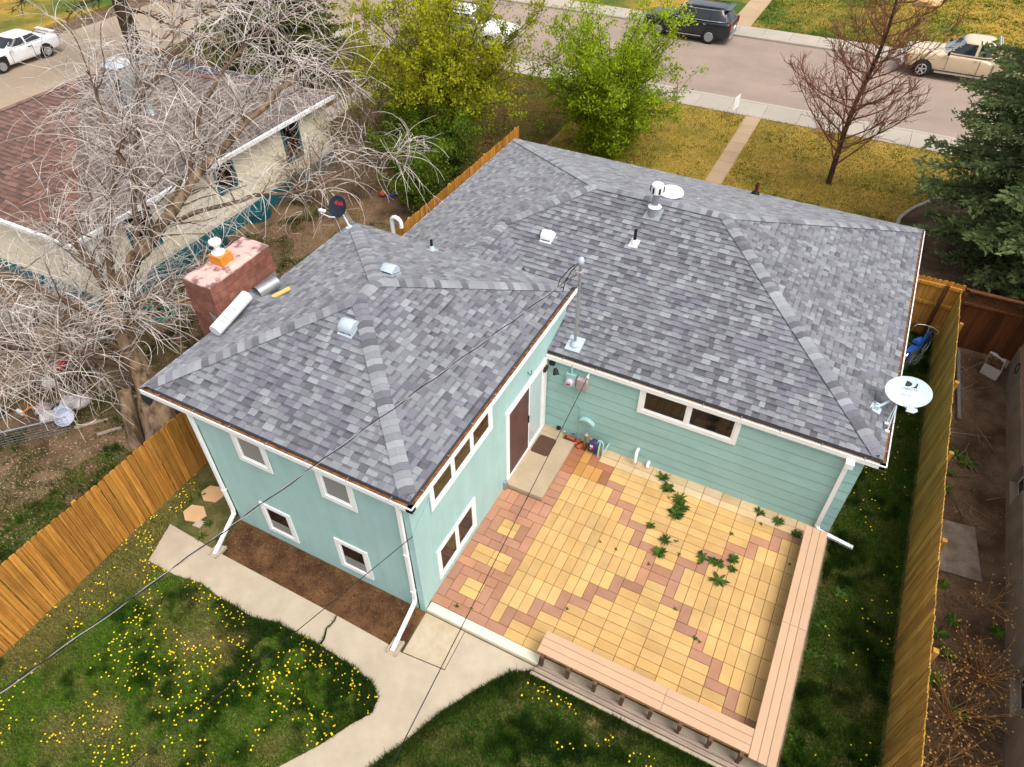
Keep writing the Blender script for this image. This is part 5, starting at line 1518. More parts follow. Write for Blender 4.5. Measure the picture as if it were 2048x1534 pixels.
suv = dict(paint='paint_navy', w=0.98, r=0.375, axles=(-1.50, 1.40), mirror=-0.85, spokes=8,
    body=[(-2.50, sec(.72, .42, .84)), (-2.42, sec(.90, .32, .98)), (-2.1, sec(.97, .26, 1.05)), (-1.1, sec(.98, .24, 1.10)), (-.9, sec(.98, .24, 1.13)), (1.5, sec(.98, .24, 1.15)), (2.2, sec(.97, .28, 1.16)), (2.44, sec(.93, .38, 1.12)), (2.5, sec(.85, .45, 1.0))],
    gh=(-1.0, -.25, 1.95, 2.42, 1.12, 1.70, .93, .72), side=[(.10, .36, .17, .37), (.39, .66, .40, .66), (.69, .92, .69, .88)], chrome_line=True,
    extra=[('roof_rack', 'car_black', [(-.2, 1.9, -.70, -.66, 1.73, 1.77), (-.2, 1.9, .66, .70, 1.73, 1.77)]), ('tail_light', 'tail_red', [(2.40, 2.50, -.92, -.72, .82, 1.14), (2.40, 2.50, .72, .92, .82, 1.14)]),
           ('bumper', 'chrome', [(2.46, 2.53, -.80, .80, .36, .46)]), ('cladding', 'car_black', [(-1.0, .95, -.995, -.97, .24, .36), (-1.0, .95, .97, .995, .24, .36)]), ('sill_trim', 'chrome', [(-1.0, .95, -1.002, -.996, .34, .385), (-1.0, .95, .996, 1.002, .34, .385)]),
           ('grille', 'car_black', [(-2.53, -2.46, -.55, .55, .5, .85)]), ('headlight', 'lamp_clear', [(-2.47, -2.38, -.88, -.62, .72, .92), (-2.47, -2.38, .62, .88, .72, .92)]), ('spoiler', 'paint_navy', [(2.0, 2.28, -.66, .66, 1.66, 1.71)]), ('number_plate', 'paper_white', [(2.5, 2.52, -.22, .22, .7, .82)])],
    seams=(-.55, .52, 1.2), handles=(.33, 1.05), mirror_m='car_black', handle_m='chrome')
car('parked_suv', 'dark navy SUV with chrome window trim parked by the far kerb', (-5.62, 36.62, -0.22), 0, suv)
pick = dict(bed=True, paint='paint_beige', w=1.0, r=0.39, axles=(-1.93, 1.62), mirror=-1.0, spokes=5, ws='car_glass_pale',
    body=[(-2.85, sec(.80, .50, .95)), (-2.75, sec(.95, .42, 1.08)), (-2.3, sec(1.0, .38, 1.14)), (-1.2, sec(1.0, .36, 1.20)), (-.95, sec(1.0, .36, 1.22)), (1.02, sec(1.0, .36, 1.22)), (1.10, sec(.97, .40, .80)), (2.7, sec(.96, .44, .80)), (2.82, sec(.92, .48, .78))],
    gh=(-1.25, -.45, .85, 1.02, 1.22, 1.80, .93, .74), side=[(.12, .60, .22, .60), (.66, .90, .66, .88)],
    extra=[('bed_side', 'paint_beige', [(1.08, 2.86, -.99, -.90, .46, 1.24), (1.08, 2.86, .90, .99, .46, 1.24)]), ('tailgate', 'paint_beige', [(2.80, 2.86, -.899, .899, .50, 1.22)]), ('bed_floor', 'car_black', [(1.12, 2.79, -.89, .89, .84, .87)]), ('bumper', 'chrome', [(-2.97, -2.80, -.98, .98, .44, .66)]), ('bumper', 'chrome', [(2.83, 2.98, -.95, .95, .44, .62)]),
           ('headlight', 'lamp_clear', [(-2.86, -2.74, -.92, -.58, .80, 1.0), (-2.86, -2.74, .58, .92, .80, 1.0)]), ('indicator', 'amber', [(-2.80, -2.66, -.985, -.93, .80, .94), (-2.80, -2.66, .93, .985, .80, .94)]),
           ('grille', 'chrome', [(-2.88, -2.8, -.56, .56, .70, 1.0)]), ('running_board', 'chrome', [(-1.35, 1.0, -1.06, -.94, .34, .40), (-1.35, 1.0, .94, 1.06, .34, .40)]), ('roof_rail', 'chrome', [(.95, 1.02, -.74, .74, 1.83, 1.87)]),
           ('rack', 'chrome', [(1.08, 1.13, -.85, .85, 1.26, 1.78)])],
    seams=(-.95, .45, 1.04), handles=(.25,), mirror_m='car_black')
car('pickup_truck', 'beige extended cab pickup truck parked beyond the spruce', (8.42, 36.70, -0.22), 0, pick)
coupe = dict(paint='paint_white', w=0.86, r=0.31, axles=(-1.35, 1.22), mirror=-.62, spokes=6,
    body=[(-2.15, sec(.62, .30, .62)), (-2.05, sec(.78, .22, .70)), (-1.6, sec(.85, .18, .80)), (-.85, sec(.86, .17, .90)), (-.6, sec(.86, .17, .93)), (1.0, sec(.86, .18, .95)), (1.8, sec(.84, .22, .95)), (2.15, sec(.78, .30, .90)), (2.22, sec(.70, .36, .80))],
    gh=(-.85, -.15, 1.0, 1.85, .92, 1.30, .80, .60), side=[(.10, .42, .18, .42), (.45, .76, .46, .66)],
    extra=[('front_wing', 'car_black', [(-1.95, -.95, -.870, -.84, .32, .74), (-1.95, -.95, .84, .870, .32, .74)]), ('bonnet', 'car_black', [(-2.0, -1.05, -.72, .72, .855, .872)]), ('tail_light', 'tail_red', [(2.12, 2.23, -.75, -.4, .62, .78), (2.12, 2.23, .4, .75, .62, .78)]), ('spoiler', 'paint_white', [(1.95, 2.18, -.7, .7, 1.02, 1.05), (2.0, 2.08, -.62, -.58, .9, 1.02), (2.0, 2.08, .58, .62, .9, 1.02)]), ('bumper', 'paint_white', [(2.2, 2.27, -.7, .7, .36, .55)])],
    seams=(-.7, .55), handles=(.42,), handle_m='car_black', mirror_m='paint_white')
car('parked_coupe', 'white coupe with black bonnet and front wing in the side street', (-35.72, 16.75, -0.22), PI / 2, coupe)
white = dict(suv); white = {**suv, 'paint': 'paint_white', 'chrome_line': False, 'extra': [e_ for e_ in suv['extra'] if e_[0] not in ('spoiler',)], 'handle_m': 'paint_white'}
car('parked_suv', 'white SUV at the kerb half hidden behind yellow-green shrubs', (-15.9, 30.2, -0.22), PI, white)

# ------------------------------------------------------------------ yard sign
sg = thing('yard_sign', 'white wire-legged yard sign beside the front path', 'sign', (-0.45, 26.45, -0.12))
MB().ext([(-.50, 26.15, .30), (-.40, 26.72, .30), (-.40, 26.72, .88), (-.50, 26.15, .88)], (.006, -.001, 0)).build('panel', 'paper_white', sg)
for q in ((-.485, 26.22), (-.41, 26.65)):
    MB().tube([(q[0], q[1], -.14), (q[0], q[1], .26)], .008, 5).build('leg', 'galvanised', sg)

# ------------------------------------------------------------------ bicycle
mat('bike_blue', srgb(40, 84, 168), rough=0.3, var=0.05)
bk = thing('bicycle', 'blue bicycle with rear wire baskets leaning by the side fence', 'bicycle', (8.15, 12.6, -0.12), math.radians(-68))
bk.rotation_euler = (math.radians(8), 0, math.radians(-112))
def ring(c, R, r, n=28):
    return [(c[0] + R * math.cos(2 * PI * k / n), c[1], c[2] + R * math.sin(2 * PI * k / n)) for k in range(n + 1)]
for x in (-.53, .53):
    w_ = MB().tube(ring((x, 0, .33), .315, .02), .02, 6, False).build('wheel', 'tyre', bk, world=False)
    MB().tube(ring((x, 0, .33), .292, .02), .011, 5, False).build('rim', 'chrome', w_, world=False)
    sp = MB()
    for k in range(12):
        t = k * PI / 6; sp.tube([(x, 0, .33), (x + .29 * math.cos(t), 0, .33 + .29 * math.sin(t))], .003, 3)
    sp.build('spokes', 'chrome', w_, world=False)
    fm = [(x + .36 * math.cos(t), 0, .33 + .36 * math.sin(t)) for t in (np.linspace(.2, PI - .1, 14))]
    MB().tube(fm, .026, 6).build('mudguard', 'chrome' if x > 0 else 'bike_blue', bk, world=False)
fr = MB()
bb, seat_t, head = (.05, 0, .30), (.16, 0, .72), (-.36, 0, .74)
for a, b, r_ in ((bb, seat_t, .016), (head, bb, .019), ((-.33, 0, .82), (.15, 0, .52), .016), (bb, (.53, .05, .33), .011), (bb, (.53, -.05, .33), .011), (seat_t, (.53, .05, .33), .009), (seat_t, (.53, -.05, .33), .009), ((-.32, 0, .86), (-.53, .05, .33), .013), (head, (-.53, -.05, .33), .013)):
    fr.tube([a, b], r_, 7)
fr.build('frame', 'bike_blue', bk, world=False)
MB().tube([(-.12, -.30, .98), (-.24, -.28, 1.0), (-.34, -.12, 1.0), (-.34, .12, 1.0), (-.24, .28, 1.0), (-.12, .30, .98)], .012, 7).build('handlebar', 'chrome', bk, world=False)
MB().tube([(-.34, 0, 1.0), (-.32, 0, .84)], .013, 7).build('stem', 'chrome', bk, world=False)
MB().hexa([(.05, -.03, .80), (.35, -.11, .80), (.35, .11, .80), (.05, .03, .80)], [(.05, -.02, .86), (.33, -.09, .88), (.33, .09, .88), (.05, .02, .86)]).build('saddle', 'bike_blue', bk, world=False)
for s in (-1, 1):
    b = MB()
    for z in (.42, .52, .62, .70):
        b.tube([(.32, s * .08, z), (.72, s * .08, z), (.72, s * .26, z), (.32, s * .26, z), (.32, s * .08, z)], .005, 4)
    for x in np.linspace(.32, .72, 6):
        b.tube([(x, s * .08, .42), (x, s * .08, .70)], .004, 4); b.tube([(x, s * .26, .42), (x, s * .26, .70)], .004, 4); b.tube([(x, s * .08, .42), (x, s * .26, .42)], .004, 4)
    b.build('wire_basket', 'chrome', bk, world=False)
MB().box(.33, .72, -.07, .07, .705, .72).build('carrier', 'bike_blue', bk, world=False)

# ------------------------------------------------------------------ odds in the dirt yard on the right
mat('old_ply', srgb(150, 136, 122), col2=srgb(112, 96, 82), rough=0.95, var=0.05, scale=3, detail=7, fine=0.12, fscale=20)
tag(MB().prism([(9.05, 7.15), (9.82, 7.25), (10.0, 5.82), (9.05, 5.72)], -0.12, -0.095).build('plywood_sheet', 'old_ply'), 'weathered plywood sheet lying in the dirt yard by the fence', 'plywood')
autosmooth(tag(MB().tube([(9.20, 13.6, -0.06), (9.34, 10.68, -0.06)], 0.05, 10).build('loose_pipe', 'galvanised'), 'long grey pipe lying beside the golden fence in the dirt yard', 'pipe'))
mat('bag_plastic', srgb(206, 200, 198), rough=0.4, var=0.08, scale=6, bump=0.5, bscale=10)
mat('dead_leaf', (1, 1, 1), rough=0.9, var=0.0, attr=True)
bg_ = thing('leaf_bag', 'open white plastic bag full of brown leaves by the lattice fence', 'bag', (10.0, 13.2, -0.12))
def blob(mb, c, s, seed, n=12, m=7, amp=.18):
    rg = random.Random(seed); ph = [rg.uniform(0, 6) for _ in range(6)]
    vs = []
    for j in range(m + 1):
        th = PI * j / m
        for i in range(n):
            f = 2 * PI * i / n
            k = 1 + amp * (math.sin(3 * f + ph[0]) * math.sin(2 * th + ph[1]) + .6 * math.sin(5 * f + ph[2] + 3 * th) + .4 * math.sin(7 * th + ph[3] + 2 * f))
            vs.append((c[0] + s[0] * k * math.sin(th) * math.cos(f), c[1] + s[1] * k * math.sin(th) * math.sin(f), c[2] + s[2] * k * math.cos(th)))
    fs = [(j * n + i, j * n + (i + 1) % n, (j + 1) * n + (i + 1) % n, (j + 1) * n + i)[::-1] for j in range(m) for i in range(n)]
    return mb.add(vs, fs)
P = [(9.78, 12.95), (10.18, 12.75), (10.30, 13.35), (9.92, 13.6)]
rim_ = []
for k in range(4):
    a, b = Vector((*P[k], 0)), Vector((*P[(k + 1) % 4], 0))
    for t in (0, .33, .66): rim_.append(a.lerp(b, t))
mb = MB(); n = len(rim_); cc = Vector((10.04, 13.16, 0))
vs = [(p.x, p.y, -.13) for p in rim_] + [(p.x * 1, p.y, .20 + rnd.uniform(-.03, .05)) for p in rim_] + [tuple((p - (p - cc) * .12) + Vector((0, 0, .12))) for p in rim_]
fs = [(i, (i + 1) % n, n + (i + 1) % n, n + i) for i in range(n)] + [(n + i, n + (i + 1) % n, 2 * n + (i + 1) % n, 2 * n + i) for i in range(n)]
autosmooth(mb.add(vs, fs).build('sack', 'bag_plastic', bg_), 60)
x, y = scatter([tuple((p - (p - cc) * .12))[:2] for p in rim_], 900)
C = np.stack([x, y, .12 + NR.uniform(0, .05, len(x))], 1)
t = NR.uniform(.6, 1.3, (len(x), 1)) * np.array([[.22, .115, .045]])
V, F, T = leafquads(C, .05, t, 1.5)
tag(link('leaves', np_mesh('leaves', V, F, 'dead_leaf', T), bg_), kind='stuff')

# ------------------------------------------------------------------ odds in the left yard
mat('hose_green', srgb(20, 150, 130), rough=0.4, var=0.1)
hp = []
for i in range(160):
    t = i * 0.26; R = .34 + .10 * math.sin(t * .37) + .04 * math.sin(t * 1.7)
    hp.append((-12.35 + R * 1.15 * math.cos(t) + .04 * math.sin(t * .2), 4.55 + R * math.sin(t), -0.10 + .02 * ((i * 7) % 5) / 5 + .0004 * i))
hp += [(-11.9 + .15 * k, 4.9 + .05 * math.sin(k), -.1) for k in range(3)]
autosmooth(tag(MB().tube(hp, .014, 6).build('garden_hose', 'hose_green'), 'coiled teal-green garden hose on the dirt by the cream house', 'hose'), 60)
for x, y, r, w, h, m, lab in ((-12.65, 4.25, .5, .38, .2, 'box_pinkgrey', 'pinkish paving block lying on the coiled hose'), (-12.1, 5.3, .9, .5, .24, 'flagstone', 'tan paving slab lying on dirt near the coiled hose'), (-11.5, 6.2, .3, .2, .1, 'box_pinkgrey', 'small pink brick lying in the dirt toward the chimney')):
    q = [(x + (i * w * math.cos(r) - j * h * math.sin(r)) / 2, y + (i * w * math.sin(r) + j * h * math.cos(r)) / 2) for i, j in ((-1, -1), (1, -1), (1, 1), (-1, 1))]
    z = -0.03 if 'hose' in lab and 'near' not in lab else -0.13
    tag(MB().prism(q, z, z + .09).build('paving_block', m), lab, 'paving stone')
mat('bag_bluewhite', srgb(206, 212, 230), rough=0.4, var=0.08, scale=5)
for i, (x, y, s, m, lab) in enumerate([(-11.45, 0.75, .22, 'bag_plastic', 'crumpled white plastic bag topping the litter heap by the stump'), (-11.15, 0.85, .24, 'bag_plastic', 'puffed white plastic bag against the litter heap'), (-11.3, 0.45, .22, 'bag_bluewhite', 'bluish-white plastic bag in the middle of the litter heap'), (-11.5, 0.12, .20, 'bag_plastic', 'flattened white plastic bag at the bottom of the litter heap'), (-11.85, 0.25, .2, 'box_pinkgrey', 'pinkish-grey plastic bag beside the litter heap')]):
    o = blob(MB(), (x, y, -.13 + s * .55), (s, s, s * .62), i + 3).build('plastic_bag', m); autosmooth(o, 60)
    tag(o, lab, 'bag')
bs = thing('plastic_basin', 'pale blue tipped plastic basin lying with the litter', 'basin', (-10.95, .25, -.13))
c = Vector((-10.95, .28, .06)); ax = Vector((.35, -.5, .75)).normalized(); s1 = ax.cross(Vector((0, 0, 1))).normalized(); s2 = ax.cross(s1)
vs = []
prof = [(.05, -.10), (.16, -.09), (.23, .08), (.25, .08), (.24, .06), (.18, -.11), (.05, -.12)]
for r_, h in prof:
    for k in range(18):
        t = 2 * PI * k / 18; vs.append(tuple(c + (s1 * math.cos(t) + s2 * math.sin(t)) * r_ + ax * h))
fs = [(i * 18 + k, i * 18 + (k + 1) % 18, (i + 1) * 18 + (k + 1) % 18, (i + 1) * 18 + k) for i in range(6) for k in range(18)] + [tuple(range(18))]
autosmooth(MB().add(vs, fs).build('bowl', 'bag_bluewhite', bs), 50)
o = MB()
for (x, y, z, s) in ((-12.6, 1.0, -.06, (.3, .16, .08)),):
    blob(o, (x, y, z), s, 9)
tag(autosmooth(o.build('rag', 'bag_plastic'), 60), 'white crumpled cloth under the dead branches', 'cloth')
tag(MB().box(-13.0, -12.8, 1.4, 1.75, -.13, .02).build('crate', 'red_print'), 'small red plastic crate under the dead branches', 'crate')
tl = thing('toy_digger', 'orange and white plastic toy near the wire mesh', 'toy', (-12.3, .05, -.13))
MB().box(-12.42, -12.2, -.12, -.04, -.13, -.02).build('scoop', 'paper_white', tl)
MB().tube([(-12.2, -.08, -.06), (-12.1, .1, .05), (-11.95, .22, -.04)], .035, 8).build('arm', 'amber', tl)
mat('tarp_blue', srgb(40, 96, 170), rough=0.5, var=0.15, scale=3, bump=.4, bscale=6)
tag(autosmooth(blob(MB(), (-12.75, -.75, -.02), (.22, .5, .16), 21, amp=.22).build('blue_tarp', 'tarp_blue'), 60), 'folded blue tarp on the dirt by the wire mesh', 'tarp')
for i, (a, b, lab) in enumerate([((-10.6, .2, -.10), (-10.1, .8, -.1), 'short pale log lying between litter heap and stump'), ((-10.2, 1.6, -.08), (-9.6, 2.3, -.08), 'grey weathered log near the trunk base'), ((-9.9, .3, -.1), (-9.55, .75, -.1), 'split log piece lying close to the fence')]):
    autosmooth(tag(MB().tube([a, tuple((Vector(a) + Vector(b)) / 2 + Vector((.02, .02, .01))), b], [.05, .055, .04], 8).build('log', 'weathered_wood'), lab, 'log'))
tag(autosmooth(MB().lathe([(.002, -.12), (.07, -.10), (.115, -.04), (.12, 0), (.115, .04), (.07, .10), (.002, .12)], 18, (-10.39, 13.53, 0)).build('basketball', 'loose_brick'), 60), 'orange-red basketball on leaf litter beyond the fence', 'ball')
tag(MB().tube([(-10.2, 13.55, -.09), (-9.95, 13.95, -.07)], .045, 8).build('foam_toy', 'tarp_blue'), 'blue foam tube lying beside the basketball', 'toy')
# wire mesh panel standing in the left yard
wm = thing('wire_mesh', 'sagging grey wire mesh on a slanting rail in the left yard', 'fence', (-11, -1.2, -.13))
A, B = Vector((-12.6, -2.0, .35)), Vector((-10.6, .15, .35))
autosmooth(MB().tube([tuple(A - Vector((1.2, 1.4, 0))), tuple(B)], .022, 8).build('rail', 'galvanised', wm))
ms = MB()
for k in range(44):
    p = (A - Vector((1.2, 1.4, 0))).lerp(B, k / 43)
    ms.tube([tuple(p), (p.x + .03, p.y - .03, -.13)], .004, 3, False)
for j in range(6):
    z = -.1 + j * .08
    ms.tube([tuple((A - Vector((1.2, 1.4, 0))) + Vector((0, 0, z - .35))), tuple(B + Vector((0, 0, z - .35)))], .004, 3, False)
tag(ms.build('wires', 'galvanised', wm), kind='stuff')
mat('stump_wood', srgb(196, 158, 112), rough=.95, var=.25, scale=6)
st = thing('tree_stump', 'ragged pale tree stump on the lawn across the street', 'stump', (6.0, 48.2, -.13))
autosmooth(blob(MB(), (6.0, 48.2, .05), (.75, .6, .32), 31, 16, 8, .2).build('wood', 'stump_wood', st), 40)
# ------------------------------------------------------------------ trees and plants
mat('bark_grey', srgb(128, 108, 90), col2=srgb(72, 56, 44), rough=.95, var=.1, scale=3, detail=8, stretch=(1.5, 1.5, .5), bump=.8, bscale=14)
mat('bark_bare', srgb(190, 168, 142), col2=srgb(150, 126, 104), rough=.9, var=.08, scale=3, detail=6, stretch=(2, 2, .5), bump=.4, bscale=12)
mat('bark_old', srgb(150, 126, 100), col2=srgb(76, 58, 44), rough=.95, var=.1, scale=1.7, detail=9, stretch=(2.5, 2.5, .5), bump=1.0, bscale=16, ramp=(.42, .62))
mat('twig_pale', srgb(158, 144, 132), col2=srgb(212, 203, 196), rough=.8, var=.08, scale=2.2, detail=3)
mat('twig_brown', srgb(120, 98, 80), col2=srgb(82, 62, 48), rough=.9, var=.1, scale=2.2)
mat('bark_dark', srgb(74, 58, 46), rough=.95, var=.25, scale=5)
mat('twig_red', srgb(166, 108, 82), col2=srgb(112, 74, 56), rough=.9, var=.15, scale=2)
mat('twig_tan', srgb(160, 138, 116), col2=srgb(110, 88, 66), rough=.9, var=.15, scale=1.2)
mat('leaf', (1, 1, 1), rough=.65, var=0.0, attr=True, spec=.25, trans=.4)
for nm in ('leaf', 'grass'):
    b_ = MATS[nm].node_tree.nodes['Principled BSDF']

def curve(p, d, L, n, rg, wob=.15, grav=0.0, curl=None):
    p = Vector(p); d = Vector(d).normalized(); out = [p.copy()]
    s = L / n
    for i in range(n):
        d = d + Vector((rg.gauss(0, wob), rg.gauss(0, wob), rg.gauss(0, wob))) + Vector((0, 0, -grav * (i + 1) / n))
        if curl is not None: d = d + curl * .5
        d.normalize()
        p = p + d * s
        out.append(p.copy())
    return out
def taper(r0, r1, n): return [r0 + (r1 - r0) * i / n for i in range(n + 1)]
def at(path, t):
    k = t * (len(path) - 1); i = min(int(k), len(path) - 2); return path[i].lerp(path[i + 1], k - i)
def dirat(path, t):
    k = t * (len(path) - 1); i = min(int(k), len(path) - 2); return (path[i + 1] - path[i]).normalized()
def rdir(rg, up=0.0):
    v = Vector((rg.gauss(0, 1), rg.gauss(0, 1), rg.gauss(0, 1))).normalized(); v.z += up; return v.normalized()
def smoothpath(P, n=4):
    P = [Vector(p) for p in P]; out = []
    for i in range(len(P) - 1):
        p0, p1, p2, p3 = P[max(i - 1, 0)], P[i], P[i + 1], P[min(i + 2, len(P) - 1)]
        for k in range(n):
            t = k / n
            out.append(0.5 * ((2 * p1) + (p2 - p0) * t + (2 * p0 - 5 * p1 + 4 * p2 - p3) * t * t + (3 * p1 - p0 - 3 * p2 + p3) * t ** 3))
    out.append(P[-1]); return out

# ---- the big dead tree beyond the fence
dt = thing('dead_tree', 'huge leafless tree with pale curling twigs and hollow trunk behind the fence', 'tree', (-8.5, .8, -.13))
rg = random.Random(5)
tp = smoothpath([(-8.15, .95, -.2), (-8.35, 1.15, .5), (-8.72, 1.4, 1.15), (-9.3, 1.75, 2.1), (-9.75, 2.1, 3.0)], 4)
tr_ = [.52, .48, .44, .42, .39, .36, .33, .30, .27, .25, .23, .22, .21, .20, .19, .18, .18]
mb = MB(); mb.tube(tp, tr_[:len(tp)], 16)
vv = []
for i, v in enumerate(mb.v):                     # lumpy, fluted trunk
    k = i % 16; j = i // 16
    c = tp[min(j, len(tp) - 1)]
    f = 1 + .14 * math.sin(k * 1.9 + j * .35) + .09 * math.sin(k * 3.1 + j * .8) + rg.uniform(-.03, .03)
    vv.append(tuple(c + (Vector(v) - c) * f))
mb.v = vv
autosmooth(mb.build('trunk', 'bark_old', dt), 70)
hole = MB(); hd = Vector((.70, -.62, .42)).normalized(); c = Vector((-8.66, 1.36, 1.05)) + hd * .29; s1 = hd.cross(Vector((0, 0, 1))).normalized(); s2 = s1.cross(hd)
hp_ = [c + s1 * (.13 * math.cos(t)) + s2 * (.20 * math.sin(t)) * (1 + .15 * math.sin(3 * t)) for t in np.linspace(0, 2 * PI, 14)[:-1]]
hole.ext([tuple(p) for p in hp_], tuple(hd * .10)).build('hollow', 'black_rubber', dt)
autosmooth(MB().tube([(-8.75, .52, -.15), (-8.85, .72, .5), (-9.0, 1.0, 1.25)], [.20, .18, .15], 8).build('split_wood', 'bark_old', dt), 60)
limbs = [
 ([(-9.75, 2.1, 2.9), (-9.35, 2.85, 3.8), (-8.9, 3.65, 4.5), (-8.5, 4.6, 5.4), (-7.75, 6.4, 6.4), (-6.9, 7.3, 7.2)], .24, .035),
 ([(-9.1, 3.3, 4.1), (-8.75, 3.2, 5.4), (-9.2, 3.4, 6.5), (-10.0, 3.9, 7.6)], .11, .02),
 ([(-9.75, 2.1, 2.9), (-10.1, 2.2, 3.8), (-10.4, 2.25, 4.4)], .12, .03),
 ([(-9.5, 1.8, 2.3), (-10.1, 1.25, 3.3), (-10.5, .9, 4.0), (-11.3, .2, 4.3)], .13, .025),
 ([(-8.9, 3.65, 4.5), (-8.0, 5.1, 4.5), (-7.2, 6.4, 4.4), (-6.5, 8.2, 4.5), (-6.0, 9.6, 4.1)], .09, .015),
 ([(-9.2, 1.45, 1.5), (-10.0, .8, 2.2), (-10.8, .1, 2.6), (-11.6, -.4, 2.3)], .12, .02),
 ([(-9.75, 2.1, 2.9), (-10.3, 3.2, 4.5), (-10.7, 4.6, 5.8), (-10.9, 6.0, 6.9)], .15, .025),
 ([(-9.3, 2.9, 3.8), (-9.9, 3.9, 5.2), (-9.9, 5.0, 6.8), (-9.3, 6.3, 7.8)], .12, .02),
 ([(-8.6, 4.4, 5.2), (-8.9, 5.6, 6.4), (-8.6, 7.0, 7.4), (-7.7, 8.3, 8.0)], .09, .02),
 ([(-9.0, 3.5, 4.3), (-9.9, 5.6, 4.9), (-10.2, 8.0, 5.4), (-10.4, 10.2, 5.2)], .08, .015),
 ([(-9.6, 1.9, 2.6), (-10.6, 2.5, 3.1), (-11.6, 3.0, 3.3), (-12.5, 3.0, 3.0)], .09, .015),
 ([(-10.0, .8, 2.2), (-10.6, -.2, 3.0), (-10.9, -.9, 3.2)], .06, .012),
 ([(-9.3, 1.5, 1.8), (-9.9, .5, 2.4), (-10.4, -.5, 2.7), (-10.9, -1.4, 2.4)], .07, .015),
 ([(-9.3, 1.6, 1.9), (-10.4, 1.4, 2.4), (-11.3, .9, 2.5), (-12.2, .6, 2.0)], .075, .015),
 ([(-9.4, 1.7, 2.1), (-10.4, 2.0, 2.2), (-11.4, 2.0, 2.1), (-12.6, 1.8, 1.5)], .075, .015),
 ([(-9.2, 1.6, 2.0), (-9.0, 1.0, 2.5), (-9.3, .3, 2.8), (-9.9, -.3, 2.6)], .05, .012),
 ([(-9.4, 1.8, 2.3), (-8.8, 1.7, 2.9), (-8.5, 2.0, 3.4)], .05, .012),
 ([(-9.1, 1.35, 1.4), (-9.9, 1.5, 1.5), (-10.9, 1.3, 1.3), (-11.9, 1.1, 1.1)], .10, .02),
 ([(-9.2, 1.5, 1.6), (-10.0, 2.4, 1.9), (-11.0, 3.2, 1.8), (-11.8, 3.6, 1.4)], .09, .02),
 ([(-9.4, 1.7, 2.2), (-9.0, 2.6, 2.6), (-8.6, 3.6, 2.5), (-8.4, 4.8, 2.2)], .07, .015),
 ([(-10.9, 6.0, 6.9), (-11.2, 7.6, 7.4), (-11.2, 9.4, 7.4)], .05, .012)]
tw = MB(); tb = MB()
def arc(p, d, L, n, turn, axis, rg, wob=.05):
    """twig that keeps bending the same way"""
    p = Vector(p); d = Vector(d).normalized(); out = [p.copy()]
    R_ = Matrix.Rotation(turn / n, 3, axis)
    for i in range(n):
        d = (R_ @ d) + Vector((rg.gauss(0, wob), rg.gauss(0, wob), rg.gauss(0, wob))); d.normalize()
        p = p + d * (L / n); out.append(p.copy())
    return out
for P, r0, r1 in limbs:
    path = smoothpath(P, 4)
    path = [p + Vector((rg.gauss(0, .035), rg.gauss(0, .035), rg.gauss(0, .035))) if 0 < i < len(path) - 1 else p for i, p in enumerate(path)]
    o = MB().tube(path, taper(r0 * (.85 if r0 > .2 else .62), r1, len(path) - 1), 9).build('limb', 'bark_old' if r0 > .2 else 'twig_brown', dt); autosmooth(o, 70)
    Lp = sum((path[i + 1] - path[i]).length for i in range(len(path) - 1))
    for k in range(int(Lp * (2.8 if r0 == .09 else 4.2))):
        t = rg.uniform(.22, 1)
        p = at(path, t); d = (dirat(path, t) * .6 + rdir(rg, .5)).normalized()
        L = rg.uniform(.8, 1.9) * (1.15 - .4 * t) * (.75 if r0 < .1 else 1)
        sub = curve(p, d, L, 6, rg, .14, rg.choice((-.1, .05, .15)))
        tb.tube(sub, taper(.020 * (1.2 - .5 * t), .008, 6), 4, False)
        for q in range(rg.randint(6, 10)):
            tt = rg.uniform(.25, 1)
            d2 = (dirat(sub, tt) * .7 + rdir(rg, .45)).normalized()
            ax_ = d2.cross(Vector((rg.gauss(0, .5), rg.gauss(0, .5), -1))).normalized()
            n_ = 9
            tg = arc(at(sub, tt), d2, rg.uniform(.7, 1.7), n_, rg.uniform(.5, 2.4), ax_, rg)
            tw.tube(tg, taper(rg.uniform(.0075, .0105), .0042, n_), 3, False)
            for z_ in range(rg.randint(0, 2)):
                u_ = rg.uniform(.25, .8)
                d3 = (dirat(tg, u_) * .8 + rdir(rg, .1)).normalized()
                t3 = arc(at(tg, u_), d3, rg.uniform(.3, .8), 6, rg.uniform(.3, 1.6), rdir(rg), rg)
                tw.tube(t3, taper(.0065, .0045, 6), 3, False)
tag(tw.build('twigs', 'twig_pale', dt), kind='stuff')
tag(tb.build('branches', 'twig_brown', dt), kind='stuff')

